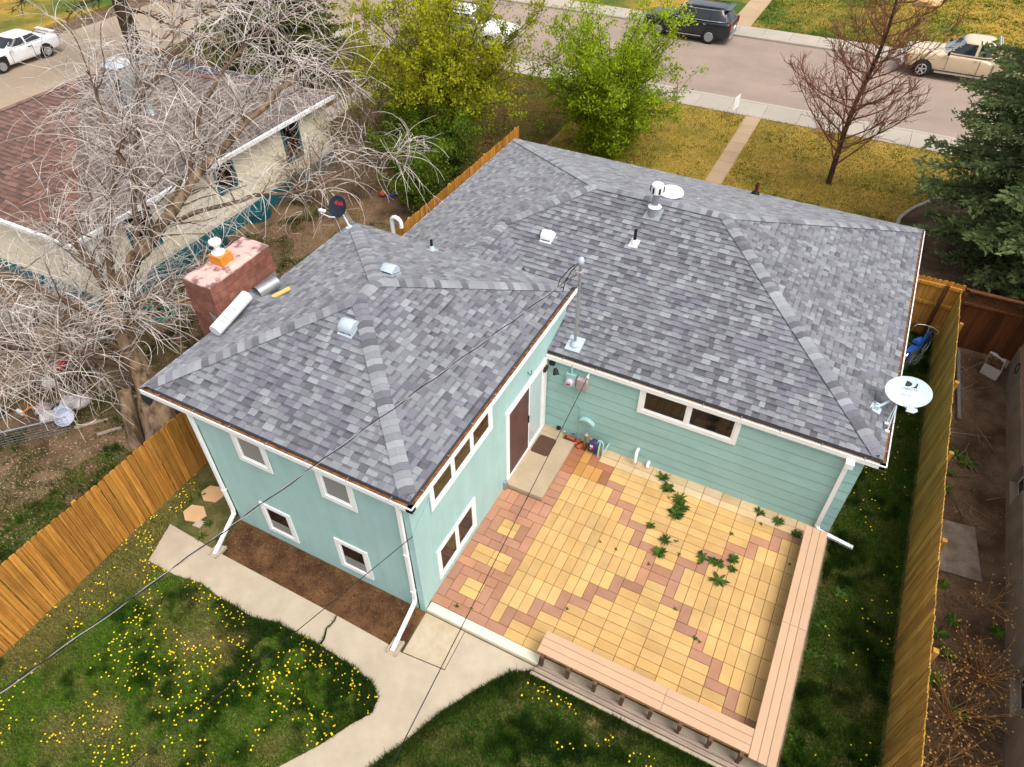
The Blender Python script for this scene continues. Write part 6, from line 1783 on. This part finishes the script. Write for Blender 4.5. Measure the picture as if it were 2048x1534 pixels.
# ---- leafy shrubs
def leafy(name, label, base, h, R, nst, leafcols, nleaf, lsize, seed, bark='bark_dark', low=.15, spread=1.0, bare=0, clump=.16, group=None, rmin=0.0, hmin=.6):
    rg = random.Random(seed)
    t = thing(name, label, 'shrub' if h < 4.2 else 'tree', base, 0, group)
    B = Vector(base); tips = []; ends = MB()
    for s in range(nst):
        a = 2 * PI * s / nst + rg.uniform(-.4, .4)
        rr = R * math.sqrt(rg.uniform(rmin, 1)) * spread
        hh = h * rg.uniform(hmin, 1.0) * (1 - .22 * (rr / R) ** 2)
        end = B + Vector((rr * math.cos(a), rr * math.sin(a), hh))
        st_ = B + Vector((rg.uniform(-.25, .25), rg.uniform(-.25, .25), -.02))
        mid = st_.lerp(end, .5) + Vector((-.10 * rr * math.cos(a), -.10 * rr * math.sin(a), .10 * h))
        path = smoothpath([st_, st_.lerp(mid, .5) + Vector((rg.gauss(0, .06), rg.gauss(0, .06), 0)), mid, end], 4)
        r0 = rg.uniform(.018, .04) * (h / 4)
        o = MB().tube(path, taper(r0, .006, len(path) - 1), 6, False).build('stem', bark, t); autosmooth(o, 70)
        for k in range(int(5 + h * 2)):
            tt = rg.uniform(low, 1)
            d = (dirat(path, tt) * .8 + rdir(rg, .3)).normalized()
            sub = curve(at(path, tt), d, rg.uniform(.35, .95) * (h / 4) ** .5, 5, rg, .14, -.05)
            ends.tube(sub, taper(.008, .003, 5), 3, False)
            for q in (.25, .5, .75, 1.0): tips.append(at(sub, q))
            for q in range(2):
                d2 = (dirat(sub, .6) + rdir(rg, .3) * .9).normalized()
                s2 = curve(at(sub, rg.uniform(.3, .9)), d2, rg.uniform(.2, .45), 3, rg, .12)
                ends.tube(s2, taper(.005, .0025, 3), 3, False)
                for q in (.4, .8, 1.0): tips.append(at(s2, q))
    tag(ends.build('twigs', bark, t), kind='stuff')
    T = np.array([tuple(p) for p in tips])
    if nleaf:
        idx = NR.integers(0, len(T), nleaf)
        C = T[idx] + NR.normal(size=(nleaf, 3)) * clump * .5
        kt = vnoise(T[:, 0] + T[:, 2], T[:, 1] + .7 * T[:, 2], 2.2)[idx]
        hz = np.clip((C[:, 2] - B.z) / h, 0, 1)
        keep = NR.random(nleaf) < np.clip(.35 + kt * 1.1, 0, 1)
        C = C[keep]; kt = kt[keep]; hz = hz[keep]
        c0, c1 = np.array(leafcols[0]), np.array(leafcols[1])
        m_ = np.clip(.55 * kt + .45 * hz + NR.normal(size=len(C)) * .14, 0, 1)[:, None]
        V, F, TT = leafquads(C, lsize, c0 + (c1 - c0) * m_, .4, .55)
        tag(link('crown', np_mesh('crown', V, F, 'leaf', TT), t), kind='stuff')
    return t
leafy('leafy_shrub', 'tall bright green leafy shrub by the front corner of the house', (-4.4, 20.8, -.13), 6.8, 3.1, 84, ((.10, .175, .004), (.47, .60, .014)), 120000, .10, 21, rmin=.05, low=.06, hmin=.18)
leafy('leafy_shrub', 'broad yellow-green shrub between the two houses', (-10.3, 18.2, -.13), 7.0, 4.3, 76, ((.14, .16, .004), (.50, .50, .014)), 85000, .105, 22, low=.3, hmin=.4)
for i, (x, y, h, R, lab) in enumerate(((-8.6, 15.6, 2.9, 1.3, 'dark green sapling clump against the far end of the orange fence'), (-9.6, 14.4, 2.4, 1.3, 'low dark green sapling clump over the brown leaf litter'), (-8.3, 13.2, 2.6, 1.1, 'small green sapling clump leaning on the orange fence'), (-10.9, 16.2, 3.0, 1.4, 'sparse green sapling clump beside the cream house'))):
    leafy('sapling_clump', lab, (x, y, -.13), h, R, 16, ((.03, .065, .004), (.17, .26, .011)), 13000, .085, 40 + i, low=.3, group='saplings between the houses')
# bare brush
def brush(label, base, h, R, n, seed, m='twig_tan'):
    rg = random.Random(seed)
    t = thing('bare_shrub', label, 'shrub', base, 0, 'bare brush between the houses')
    B = Vector(base); e_ = MB()
    for s in range(n):
        a = rg.uniform(0, 2 * PI); rr = R * math.sqrt(rg.random())
        p = B + Vector((rr * .3 * math.cos(a), rr * .3 * math.sin(a), 0))
        d = Vector((.45 * math.cos(a) * rr / R, .45 * math.sin(a) * rr / R, 1)).normalized()
        path = curve(p, d, h * rg.uniform(.6, 1.1), 7, rg, .09, .06)
        if s < 10: autosmooth(MB().tube(path, taper(.022, .006, 7), 5, False).build('stem', m, t), 70)
        else: e_.tube(path, taper(.014, .005, 7), 4, False)
        for q in range(9):
            tt = rg.uniform(.2, 1)
            sub = curve(at(path, tt), (dirat(path, tt) + rdir(rg, .2) * .9), rg.uniform(.3, .8), 4, rg, .14, .1)
            e_.tube(sub, taper(.006, .0035, 4), 3, False)
            for w_ in range(2):
                s2 = curve(at(sub, rg.uniform(.3, .9)), (dirat(sub, .5) + rdir(rg, .1)), rg.uniform(.15, .35), 3, rg, .14)
                e_.tube(s2, taper(.0045, .003, 3), 3, False)
    tag(e_.build('twigs', m, t), kind='stuff')
brush('grey leafless brush clump at the far corner of the cream house', (-12.6, 15.0, -.13), 3.6, 1.6, 60, 60)
brush('grey leafless brush clump in front of the cream wall window', (-12.4, 12.0, -.13), 2.4, 1.2, 40, 61)
brush('grey leafless brush clump in the leaf litter behind the dark dish', (-11.2, 13.2, -.13), 2.0, 1.1, 30, 62)
brush('tall grey leafless brush beside the neighbour path', (-13.4, 17.4, -.13), 4.2, 1.8, 60, 63)

# ---- bare trees
def bare_tree(label, base, h, r0, twig_m, seed, nb=40, lo=.12, elev=(.6, 1.1), Lmax=2.4, droop=0.0, depth=2, bark='bark_dark', lean=(0, 0), thick=1.0, group=None, limbs_=None):
    rg = random.Random(seed)
    t = thing('bare_tree', label, 'tree', base, 0, group)
    B = Vector(base)
    tp = smoothpath([B + Vector((0, 0, -.05)), B + Vector((rg.gauss(0, .04), rg.gauss(0, .04), h * .33)), B + Vector((lean[0] * .6 + rg.gauss(0, .08), lean[1] * .6, h * .66)), B + Vector((lean[0], lean[1], h))], 5)
    o = MB().tube(tp, [r0 * ((1 - i / len(tp)) ** .8) + .008 for i in range(len(tp))], 10).build('trunk', bark, t); autosmooth(o, 70)
    e_ = MB()
    for k in range(nb):
        f = lo + (1 - lo) * ((k + .5) / nb) * .97
        a = k * 2.4 + rg.uniform(-.4, .4)
        el = rg.uniform(*elev)
        d = Vector((math.cos(a) * math.cos(el), math.sin(a) * math.cos(el), math.sin(el)))
        L = Lmax * (1 - ((f - lo) / (1 - lo)) ** 1.3 * .8) * rg.uniform(.75, 1.1)
        path = curve(at(tp, f), d, L, 8, rg, .07, droop - .08)
        rr = (.036 * (1 - .7 * f) + .006) * thick
        autosmooth(MB().tube(path, taper(rr, .006, 8), 5, False).build('limb', bark if twig_m != 'twig_red' else twig_m, t), 70)
        for q in range(int(L * 7)):
            tt = rg.uniform(.15, 1)
            sub = curve(at(path, tt), (dirat(path, tt) + rdir(rg, .25) * .8), rg.uniform(.3, .9) * (1.1 - .5 * tt), 5, rg, .09, droop * .6 - .05)
            e_.tube(sub, taper(.010 * thick, .0065, 5), 3, False)
            for w_ in range(3 if depth > 1 else 1):
                u_ = rg.uniform(.2, .95)
                s2 = curve(at(sub, u_), (dirat(sub, u_) + rdir(rg, .2) * .7), rg.uniform(.15, .45), 3, rg, .1, droop * .5)
                e_.tube(s2, taper(.008 * thick, .006, 3), 3, False)
    tag(e_.build('twigs', twig_m, t), kind='stuff')
    return t
bare_tree('young leafless tree with reddish twigs on the front lawn', (4.32, 22.15, -.13), 8.2, .10, 'twig_red', 71, nb=62, lo=.11, elev=(.15, .8), Lmax=3.5, droop=-.10)
bare_tree('large dark leafless tree at the street corner behind the brown roof', (-28.6, 18.6, -.13), 12, .42, 'bark_dark', 72, nb=44, lo=.24, elev=(-.05, .6), Lmax=5.6, droop=.22, thick=2.2)
bare_tree('spreading brown leafless tree at the kerb behind the yellow-green shrub', (-16.6, 26.4, -.13), 8, .24, 'twig_red', 73, nb=30, lo=.22, elev=(.1, .8), Lmax=3.6, droop=.05, thick=1.6)

# ---- conifers
def conifer(label, base, h, R, seed, cols, lvl=.42, per=11, lsize=.13, tipup=.25, jag=.25, dens=1.0, power=.9, z0=.5, waist=False):
    rg = random.Random(seed)
    t = thing('conifer_tree', label, 'tree', base)
    B = Vector(base)
    autosmooth(MB().tube([B, B + Vector((0, 0, h * .5)), B + Vector((.1, 0, h))], [.26 * h / 12, .15 * h / 12, .02], 10).build('trunk', 'bark_dark', t), 70)
    br = MB(); C = []; Dd = []; K = []
    z = z0
    while z < h - .2:
        rz = R * (1 - z / (h * 1.02)) ** power if not waist else R * min(.66 + .34 * z / 3, 1) * (1 - max(0, z - 4) / (h - 3.9)) ** power
        n = max(4, int(per * (.4 + .6 * rz / R)))
        ph = rg.uniform(0, 6)
        for k in range(n):
            a = ph + 2 * PI * k / n + rg.uniform(-.25, .25)
            L = rz * (1 - jag * rg.random())
            o = B + Vector((0, 0, z + rg.uniform(-.15, .15)))
            dh = Vector((math.cos(a), math.sin(a), 0)); sd = Vector((-dh.y, dh.x, 0))
            m = 7; path = []
            for i in range(m + 1):
                s = i / m
                path.append(o + dh * (L * s) + Vector((0, 0, -.28 * L * s * (1 - .55 * s) * (1 - z / h * .6) + tipup * .5 * s * s)))
            br.tube(path, taper(.02 + .012 * L, .006, m), 4, False)
            kb = rg.uniform(0, 1)
            for i in range(1, int(L * 4.5) + 1):
                s = .22 + .78 * i / (int(L * 4.5) + .01)
                if s > 1: break
                p = at(path, s)
                for sg_ in (-1, 1):
                    bl = (.25 + .75 * (1 - s)) * L * .34 * rg.uniform(.7, 1.15) + .12
                    d2 = (dh * .75 + sd * sg_ * .85 + Vector((0, 0, rg.uniform(-.22, .12)))).normalized()
                    nn = int((5 + bl * 15) * dens)
                    for q in range(nn):
                        u_ = rg.random()
                        pp = p + d2 * bl * u_
                        C.append((pp.x + rg.gauss(0, .045), pp.y + rg.gauss(0, .045), pp.z + rg.gauss(0, .05) - .06 * u_ * bl))
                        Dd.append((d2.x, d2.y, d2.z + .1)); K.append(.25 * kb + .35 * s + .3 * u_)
        z += lvl * rg.uniform(.8, 1.2)
    tag(br.build('boughs', 'bark_dark', t), kind='stuff')
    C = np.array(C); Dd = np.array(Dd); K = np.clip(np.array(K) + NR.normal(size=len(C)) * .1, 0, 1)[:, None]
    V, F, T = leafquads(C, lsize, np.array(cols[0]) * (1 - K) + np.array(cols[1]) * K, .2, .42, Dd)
    tag(link('crown', np_mesh('crown', V, F, 'leaf', T), t), kind='stuff')
    return len(C)
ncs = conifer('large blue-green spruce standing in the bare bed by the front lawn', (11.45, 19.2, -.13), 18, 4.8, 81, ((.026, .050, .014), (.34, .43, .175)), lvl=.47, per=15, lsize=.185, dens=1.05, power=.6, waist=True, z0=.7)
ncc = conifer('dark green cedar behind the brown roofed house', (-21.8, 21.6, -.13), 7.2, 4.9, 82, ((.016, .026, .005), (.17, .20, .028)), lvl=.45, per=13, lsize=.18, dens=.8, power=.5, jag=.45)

# ------------------------------------------------------------------ grass
def grass_patch(name, poly, dens, h, w, cols, label=None, z=GZ, lean=.9, tuft=None, cover=None, seed=0.0, zs=1.0, bias=None):
    n = int(area(poly) * dens)
    x, y = scatter(poly, n)
    k = vnoise(x, y, .9, seed, 3.1) * .6 + vnoise(x, y, 2.7, 7.7 + seed, 1.3) * .4
    if cover is not None:
        keep = NR.random(len(x)) < np.clip((k - cover[0]) / (cover[1] - cover[0]), cover[2], 1)
        x, y, k = x[keep], y[keep], k[keep]
    k2 = vnoise(x, y, 1.35, 21.3 + seed, 9.7); k3 = vnoise(x, y, 6.0, 1.7, 15.7 + seed)
    tf = np.clip((k2 * .55 + k3 * .45 - .52) / .22, 0, 1)          # tall lush dark tufts
    if bias is not None:
        bd, bl = bias(x, y)
        tf = np.clip(tf + bl * (k3 > .35) * (k2 > .3), 0, 1) * (1 - bd); k = k - bd * .35
    hh = h * (.7 + .5 * k3 + 1.1 * tf * zs)
    c = [np.array(q)[None, :] for q in cols]                      # dry, fresh, lush
    mix = np.clip((k - .22) / .35 + NR.normal(size=len(x)) * .22, 0, 1)[:, None]
    t = c[0] * (1 - mix) + c[1] * mix
    t = t * (1 - tf[:, None] * .85) + c[2] * tf[:, None] * .85
    t = t * NR.uniform(.45, 1.5, (len(x), 1))
    V, F, T = blades(x, y, np.full(len(x), z), hh, w, lean, t)
    o = link(name, np_mesh(name, V, F, 'grass', T))
    return tag(o, label, 'grass', kind='stuff')
GC = ((.28, .25, .07), (.10, .22, .012), (.013, .042, .003))
left_lawn = [(-6.72, -9), (-3.6, -8.6), (-3.0, -7.0)] + LEDGE2[::-1] + LEDGE[::-1] + [(-6.2, -.85), (-6.3, .2), (-6.72, .5)]
lb = lambda x, y: (np.clip((-5.2 - x) / 1.2, 0, 1) * (y > -4.5), np.clip((y + 2.7) / .8, 0, 1) * np.clip((x + 4.8) / 1.2, 0, 1))
grass_patch('lawn_grass', left_lawn, 6000, .06, .017, GC, bias=lb, label='patchy back lawn grass dotted with dandelions', cover=(.15, .32, .45))
edge_l = []
right_lawn = REDGE + [(2.5, -.2), (7.0, -.2), (7.02, 5.5), (6.97, 13.9), (8.5, 13.9), (8.5, -2.6), (6, -6), (0, -8)]
grass_patch('lawn_grass', right_lawn, 5600, .065, .017, ((.15, .165, .03), (.062, .145, .009), (.012, .036, .003)), 'lush dark lawn grass round bench and side of the house', seed=13.0, cover=(.16, .34, .35))
# lush fringe along the walk
def fringe(path, wid, dens, h, cols, name='grass_fringe', label=None):
    X, Y = [], []
    for (a, b) in zip(path[:-1], path[1:]):
        L = math.hypot(b[0] - a[0], b[1] - a[1]); n = int(L * dens)
        t = NR.random(n); nx_, ny_ = -(b[1] - a[1]) / L, (b[0] - a[0]) / L
        o = np.abs(NR.normal(size=n)) * wid
        X.append(a[0] + (b[0] - a[0]) * t + nx_ * o); Y.append(a[1] + (b[1] - a[1]) * t + ny_ * o)
    x, y = np.concatenate(X), np.concatenate(Y)
    c0, c1 = np.array(cols[0])[None], np.array(cols[1])[None]
    m_ = NR.random((len(x), 1))
    V, F, T = blades(x, y, np.full(len(x), GZ), np.full(len(x), h), .012, 1.0, c0 * (1 - m_) + c1 * m_)
    return tag(link(name, np_mesh(name, V, F, 'grass', T)), label, 'grass', kind='stuff')
LUSH = ((.012, .030, .004), (.05, .095, .009))
fringe(LEDGE[3:] + LEDGE2[:7], -.13, 1500, .10, LUSH, label='dense dark grass edging the left lawn beside the walk')
fringe(REDGE[1:], -.13, 1500, .10, LUSH, label='dense dark grass edging the lawn between walk and bench')
fringe([(2.5, -.22), (7.0, -.22)], -.08, 1300, .09, LUSH, label='dark grass fringe below the timber ledge')
fringe([(-1.53, -.93), (-1.50, -1.1), (-1.54, -1.25), (-1.46, -1.4), (-1.44, -1.54)], .012, 900, .05, LUSH, label='grass growing in the crack across the walk')
# neighbour yard: green patches and leaf litter
grass_patch('yard_grass', [(-13.2, -6), (-6.9, -6), (-6.9, 12), (-13.2, 12)], 1500, .055, .013, ((.18, .15, .04), (.08, .13, .012), (.018, .042, .005)), 'scrappy green weeds and grass in the left yard', z=GZ - .003, cover=(.40, .50, .04), seed=30.0)
grass_patch('yard_grass', [(-10.8, -6), (-6.9, -6), (-6.9, .3), (-9.3, .3)], 2600, .075, .017, ((.16, .14, .035), (.085, .16, .012), (.016, .042, .004)), 'green weedy grass along the far side of the orange fence', z=GZ - .003, cover=(.36, .48, .05), seed=37.0)
def litter(name, poly, dens, cols, label, size=.055, z=GZ):
    x, y = scatter(poly, int(area(poly) * dens))
    k = vnoise(x, y, .8, 3.3, 41.0)
    keep = NR.random(len(x)) < np.clip((k - .25) * 2.2, .05, 1); x, y = x[keep], y[keep]
    C = np.stack([x, y, z + .008 + NR.uniform(0, .018, len(x))], 1)
    c0, c1 = np.array(cols[0])[None], np.array(cols[1])[None]; m_ = NR.random((len(x), 1))
    V, F, T = leafquads(C, size, c0 * (1 - m_) + c1 * m_, 0, .6)
    V = V.reshape(-1, 4, 3); V[:, :, 2] = C[:, None, 2] + (V[:, :, 2] - C[:, None, 2]) * .25
    return tag(link(name, np_mesh(name, V.reshape(-1, 3), F, 'dead_leaf', T)), label, 'leaf litter', kind='stuff')
litter('leaf_litter', [(-13.3, 9.5), (-6.9, 9.5), (-6.9, 22), (-13.3, 22)], 260, ((.13, .065, .025), (.34, .20, .085)), 'brown leaf litter under the saplings between the houses', .075)
litter('leaf_litter', [(-13.3, -5), (-6.9, -5), (-6.9, 9.5), (-13.3, 9.5)], 240, ((.13, .075, .035), (.44, .33, .21)), 'pale wood chips and leaves strewn over the left yard', .06)
litter('leaf_litter', [(8.75, -6), (10.4, -6), (10.4, 13.7), (8.75, 13.7)], 480, ((.07, .04, .02), (.22, .13, .06)), 'dark twigs and leaves on the dirt beside the golden fence', .06)
litter('leaf_litter', [(7.1, 14.2), (14, 14.2), (14, 24), (7.5, 21.5)], 90, ((.06, .038, .02), (.16, .10, .05)), 'needle litter on the bare bed under the spruce', .07, -.105)
grass_patch('front_grass', [(-6.7, 14.2), (-.02, 15.3), (-.02, 26.85), (-6.7, 26.85)], 420, .05, .03, ((.48, .35, .06), (.32, .28, .03), (.10, .14, .012)), 'dry yellow grass of the front lawn on the shrub side of the path', seed=50.0, cover=(.12, .3, .4), zs=.3)
grass_patch('front_grass', [(.7, 15.3), (6.9, 15.3), (6.95, 20.4), (8.4, 23.4), (11, 26.85), (.7, 26.85)], 420, .05, .03, ((.48, .35, .07), (.32, .26, .03), (.10, .13, .012)), 'dry yellow grass of the front lawn round the young tree', seed=57.0, cover=(.12, .3, .4), zs=.3)
grass_patch('far_grass', [(-2.7, 39.35), (16, 39.35), (16, 56), (-2.7, 56)], 150, .07, .06, ((.46, .34, .07), (.14, .20, .012), (.06, .11, .008)), 'patchy green and straw grass across the street', seed=64.0, cover=(.12, .35, .3), zs=.4)
grass_patch('wild_grass', [(-13, 16.2), (-6.9, 16.2), (-6.9, 26.8), (-16, 26.8)], 260, .06, .03, ((.17, .10, .022), (.13, .13, .012), (.05, .075, .007)), 'brownish grass mixed with leaves beyond the shrubs', seed=70.0, cover=(.25, .5, .1), zs=.5)
fringe([(x, 26.86 + .02 * math.sin(x * 3)) for x in np.arange(-6.5, 12, .5)], .06, 60, .09, LUSH, label='dark grass tufts along the near pavement edge')
fringe([(x, 39.36) for x in np.arange(-2.6, 12, .5)], .12, 60, .2, LUSH, label='dark grass tufts along the far pavement edge')

# clods in the planting bed
x, y = scatter([(-4.8, -.05), (-.05, -.05), (0, -.88), (-4.7, -.85)], 2600)
C = np.stack([x, y, -.118 + NR.uniform(0, .015, len(x))], 1)
V, F, T = leafquads(C, .035, np.repeat(np.array([[.10, .055, .028]]), len(x), 0) * NR.uniform(.4, 2.0, (len(x), 1)), 1, .8)
tag(link('soil_clods', np_mesh('soil_clods', V, F, 'dead_leaf', T)), 'loose brown clods in the planting bed', 'soil', kind='stuff')

# ------------------------------------------------------------------ dandelions
mat('dandelion', (.82, .58, .008), rough=.7, var=.15, scale=30)
dme = MB().lathe([(.002, -.07), (.003, 0), (.010, .002), (.018, .006), (.015, .011), (.006, .015)], 8).mesh('dandelion', 'dandelion')
x, y = scatter(left_lawn, 7500)
k = vnoise(x, y, .9, 0, 3.1); k2 = vnoise(x, y, 2.2, 33, 5)
dens_ = np.clip((k2 - .42) * 3.2, .02, 1) * np.where(y > -3.6, 1.0, .6)
keep = (NR.random(len(x)) < dens_ * .7) & (y > -6.2)
pts = list(zip(x[keep], y[keep]))[:1200]
x, y = scatter([(6.95, -1), (8.45, -1), (8.45, 13), (6.95, 13)], 900)
k2 = vnoise(x, y, 1.7, 13, 25); keep = NR.random(len(x)) < np.clip((k2 - .40) * 2.2, 0, .5)
pts += list(zip(x[keep], y[keep]))[:95]
for cx_, cy_, n_ in ((2.75, -.45, 14), (3.3, -.42, 10), (4.1, -.75, 8), (4.9, -.75, 9), (5.6, -.85, 7), (3.6, -1.1, 5)):
    pts += [(cx_ + rnd.gauss(0, .13), cy_ + rnd.gauss(0, .10)) for _ in range(n_)]
pts = [p for p in pts if not (p[1] > -.22 and p[0] < 6.95 and p[0] > 2)]
pts.sort(key=lambda p: (p[0] - CAM.x) ** 2 + (p[1] - CAM.y) ** 2)
one = dme
rest = MB()
for i, (x, y) in enumerate(pts):
    z = GZ + .07 + rnd.uniform(-.015, .02)
    if i < 290:
        o = link('dandelion', one); o.location = (x, y, z); s = rnd.uniform(.5, 1.25); o.scale = (s, s, 1); o.rotation_euler = (rnd.uniform(-.4, .4), rnd.uniform(-.4, .4), 0)
        tag(o, 'small yellow dandelion flower head in the back lawn', 'flower', 'dandelions in the lawn')
    else:
        rest.lathe([(.003, z), (.017, z + .004), (.008, z + .013)], 7, (x, y, 0))
tag(rest.build('dandelions', 'dandelion'), 'scattered yellow dandelions farther out in the lawn', 'flower', kind='stuff')

# ------------------------------------------------------------------ weeds
def weed(x, y, r, n, seed, label, z=0.0, col=((.015, .04, .006), (.09, .17, .015)), name='weed', group='weeds between the pavers', fl=False):
    rg = random.Random(seed); mb = MB()
    n = int(n * rg.uniform(.6, 1.4)); r = r * rg.uniform(.8, 1.15); lw = rg.uniform(.6, 1.25); hi = rg.uniform(.6, 1.3)
    for k in range(n):
        a = k * 2.4 + rg.uniform(-.3, .3); L = r * rg.uniform(.6, 1.1); el = rg.uniform(.15, .9) * hi
        d = Vector((math.cos(a), math.sin(a), 0)); s = Vector((-d.y, d.x, 0))
        m_ = rg.random(); mb.tint = tuple(col[0][i] * (1 - m_) + col[1][i] * m_ for i in range(3))
        P = []
        for t, w in ((0, .02), (.35, .13 * lw), (.7, .11 * lw), (1, .0)):
            c = Vector((x, y, z)) + d * (L * t) + Vector((0, 0, math.sin(el) * L * t * (1.1 - .6 * t) + .005))
            P.append((c - s * w * L + Vector((0, 0, .15 * w * L)), c, c + s * w * L + Vector((0, 0, .15 * w * L))))
        vs = [tuple(v) for row in P for v in row]
        fs = [(i * 3 + j, i * 3 + j + 1, i * 3 + j + 4, i * 3 + j + 3) for i in range(3) for j in range(2)]
        mb.add(vs, fs)
    return tag(mb.build(name, 'leaf'), label, 'weed', group)
PWL = 'dark green leafy weed growing from a joint between the patio pavers'
for i, (x, y, r) in enumerate(((3.21, 5.36, .17), (3.42, 5.09, .20), (3.74, 4.92, .20), (3.86, 4.72, .19), (3.80, 4.50, .18), (3.40, 3.93, .12), (3.81, 3.71, .15), (3.79, 3.35, .17), (4.63, 3.67, .14), (4.86, 3.70, .14), (4.99, 3.69, .15), (5.24, 3.92, .15), (5.28, 3.67, .11), (5.09, 3.30, .20), (5.47, 5.40, .17), (5.89, 5.33, .17), (6.31, 5.19, .13))):
    weed(x, y, r * 1.08, 24, 100 + i, PWL)
for i, (x, y) in enumerate(((2.56, 3.05), (2.94, 3.03), (3.68, 3.0), (4.18, 3.52), (5.56, 5.1), (5.05, 4.55), (4.02, 3.82), (2.56, 1.28), (.55, .33), (.85, .42), (4.5, 2.26), (5.02, 1.85), (5.12, 1.82), (6.33, 4.35), (3.52, 4.86), (4.62, 3.5))):
    weed(x, y, .06, 8, 140 + i, 'tiny green sprout in a joint between the patio pavers', group='sprouts between the pavers')
SC_ = ((.03, .07, .008), (.15, .25, .025))
for i, (x, y, r, z) in enumerate(((9.35, 9.4, .22, GZ), (9.6, 9.2, .26, GZ), (9.2, 8.7, .2, GZ), (9.15, 8.1, .18, GZ), (9.3, 5.4, .16, GZ), (9.5, 4.6, .24, GZ), (9.25, 4.2, .26, GZ), (9.45, 3.8, .2, GZ), (9.2, 3.2, .22, GZ), (10.3, 4.75, .22, GZ), (9.7, 2.7, .2, GZ))):
    weed(x, y, r, 30, 170 + i, 'broad leafed green weed growing in the dirt yard', z, SC_, group='weeds in the dirt yard')
for i, (x, y, r) in enumerate(((7.15, .9, .15), (7.35, 2.1, .17), (7.1, 2.6, .14), (7.5, .4, .15), (7.9, 1.6, .14), (7.4, 4.2, .15), (7.9, 3.4, .13), (7.2, 3.3, .14), (7.6, 2.7, .15))):
    weed(x, y, r, 34, 200 + i, 'leafy green dandelion rosette in the side lawn by the bench', GZ, ((.04, .09, .012), (.12, .20, .025)), group='rosettes in the side lawn')
for i, (x, y, r) in enumerate(((-5.45, -.42, .15), (-5.1, .05, .14), (-6.35, -.15, .16), (-6.2, .12, .14), (-5.35, -.75, .2), (-4.95, -.6, .15))):
    weed(x, y, r, 20, 220 + i, 'small green weed beside the hexagonal stepping stones', GZ, group='weeds by the stepping stones')
# dry stalks with seed heads in the dirt yard
mat('dry_stalk', srgb(206, 164, 100), col2=srgb(170, 122, 66), rough=.9, var=.1, scale=6)
mat('seed_head', srgb(214, 168, 104), rough=.9, var=.2, scale=10)
rg = random.Random(91)
for i, (x, y, lab) in enumerate(((9.55, 2.6, 'dry tan seed stalks sprawling over the dirt yard'), (10.05, 3.6, 'dry tan seed stalks by the basement window'), (9.4, 1.4, 'dry tan seed stalks beside the golden fence'), (10.2, 5.3, 'pale feathery dry stalks against the foundation'))):
    t = thing('dry_weed', lab, 'plant', (x, y, GZ)); e_ = MB(); hd_ = MB()
    for k in range(46 if i < 3 else 14):
        a = rg.uniform(0, 6.28); d = Vector((math.cos(a) * .8, math.sin(a) * .8, rg.uniform(.3, 1.2)))
        path = curve((x + rg.gauss(0, .08), y + rg.gauss(0, .08), GZ), d, rg.uniform(.5, 1.15), 6, rg, .12, .12)
        e_.tube(path, taper(.005, .003, 6), 3, False)
        for q in range(3):
            s2 = curve(at(path, rg.uniform(.5, .95)), dirat(path, .7) + rdir(rg, .3), rg.uniform(.1, .25), 3, rg, .12)
            e_.tube(s2, taper(.003, .002, 3), 3, False)
            c = s2[-1]; r_ = rg.uniform(.012, .022)
            hd_.lathe([(.002, c.z - r_), (r_, c.z), (.002, c.z + r_ * .7)], 6, (c.x, c.y, 0))
    tag(e_.build('stalks', 'dry_stalk', t), kind='stuff'); tag(hd_.build('seed_heads', 'seed_head', t), kind='stuff')
# fallen sticks in the dirt yard
rg = random.Random(92)
for k in range(40):
    x, y = rg.uniform(8.9, 10.3), rg.uniform(7.4, 13.4); a = rg.uniform(0, 3.14); L = rg.uniform(.3, .9)
    pth = curve((x, y, -.105), (math.cos(a), math.sin(a), .05), L, 5, rg, .12)
    pth = [Vector((min(max(p.x, 8.8), 10.4), p.y, max(p.z, -.11))) for p in pth]
    tag(MB().tube(pth, taper(.013, .006, 5), 5).build('fallen_stick', 'twig_tan'), 'dry crooked stick lying on the dirt behind the golden fence', 'stick', 'fallen sticks in the dirt yard')
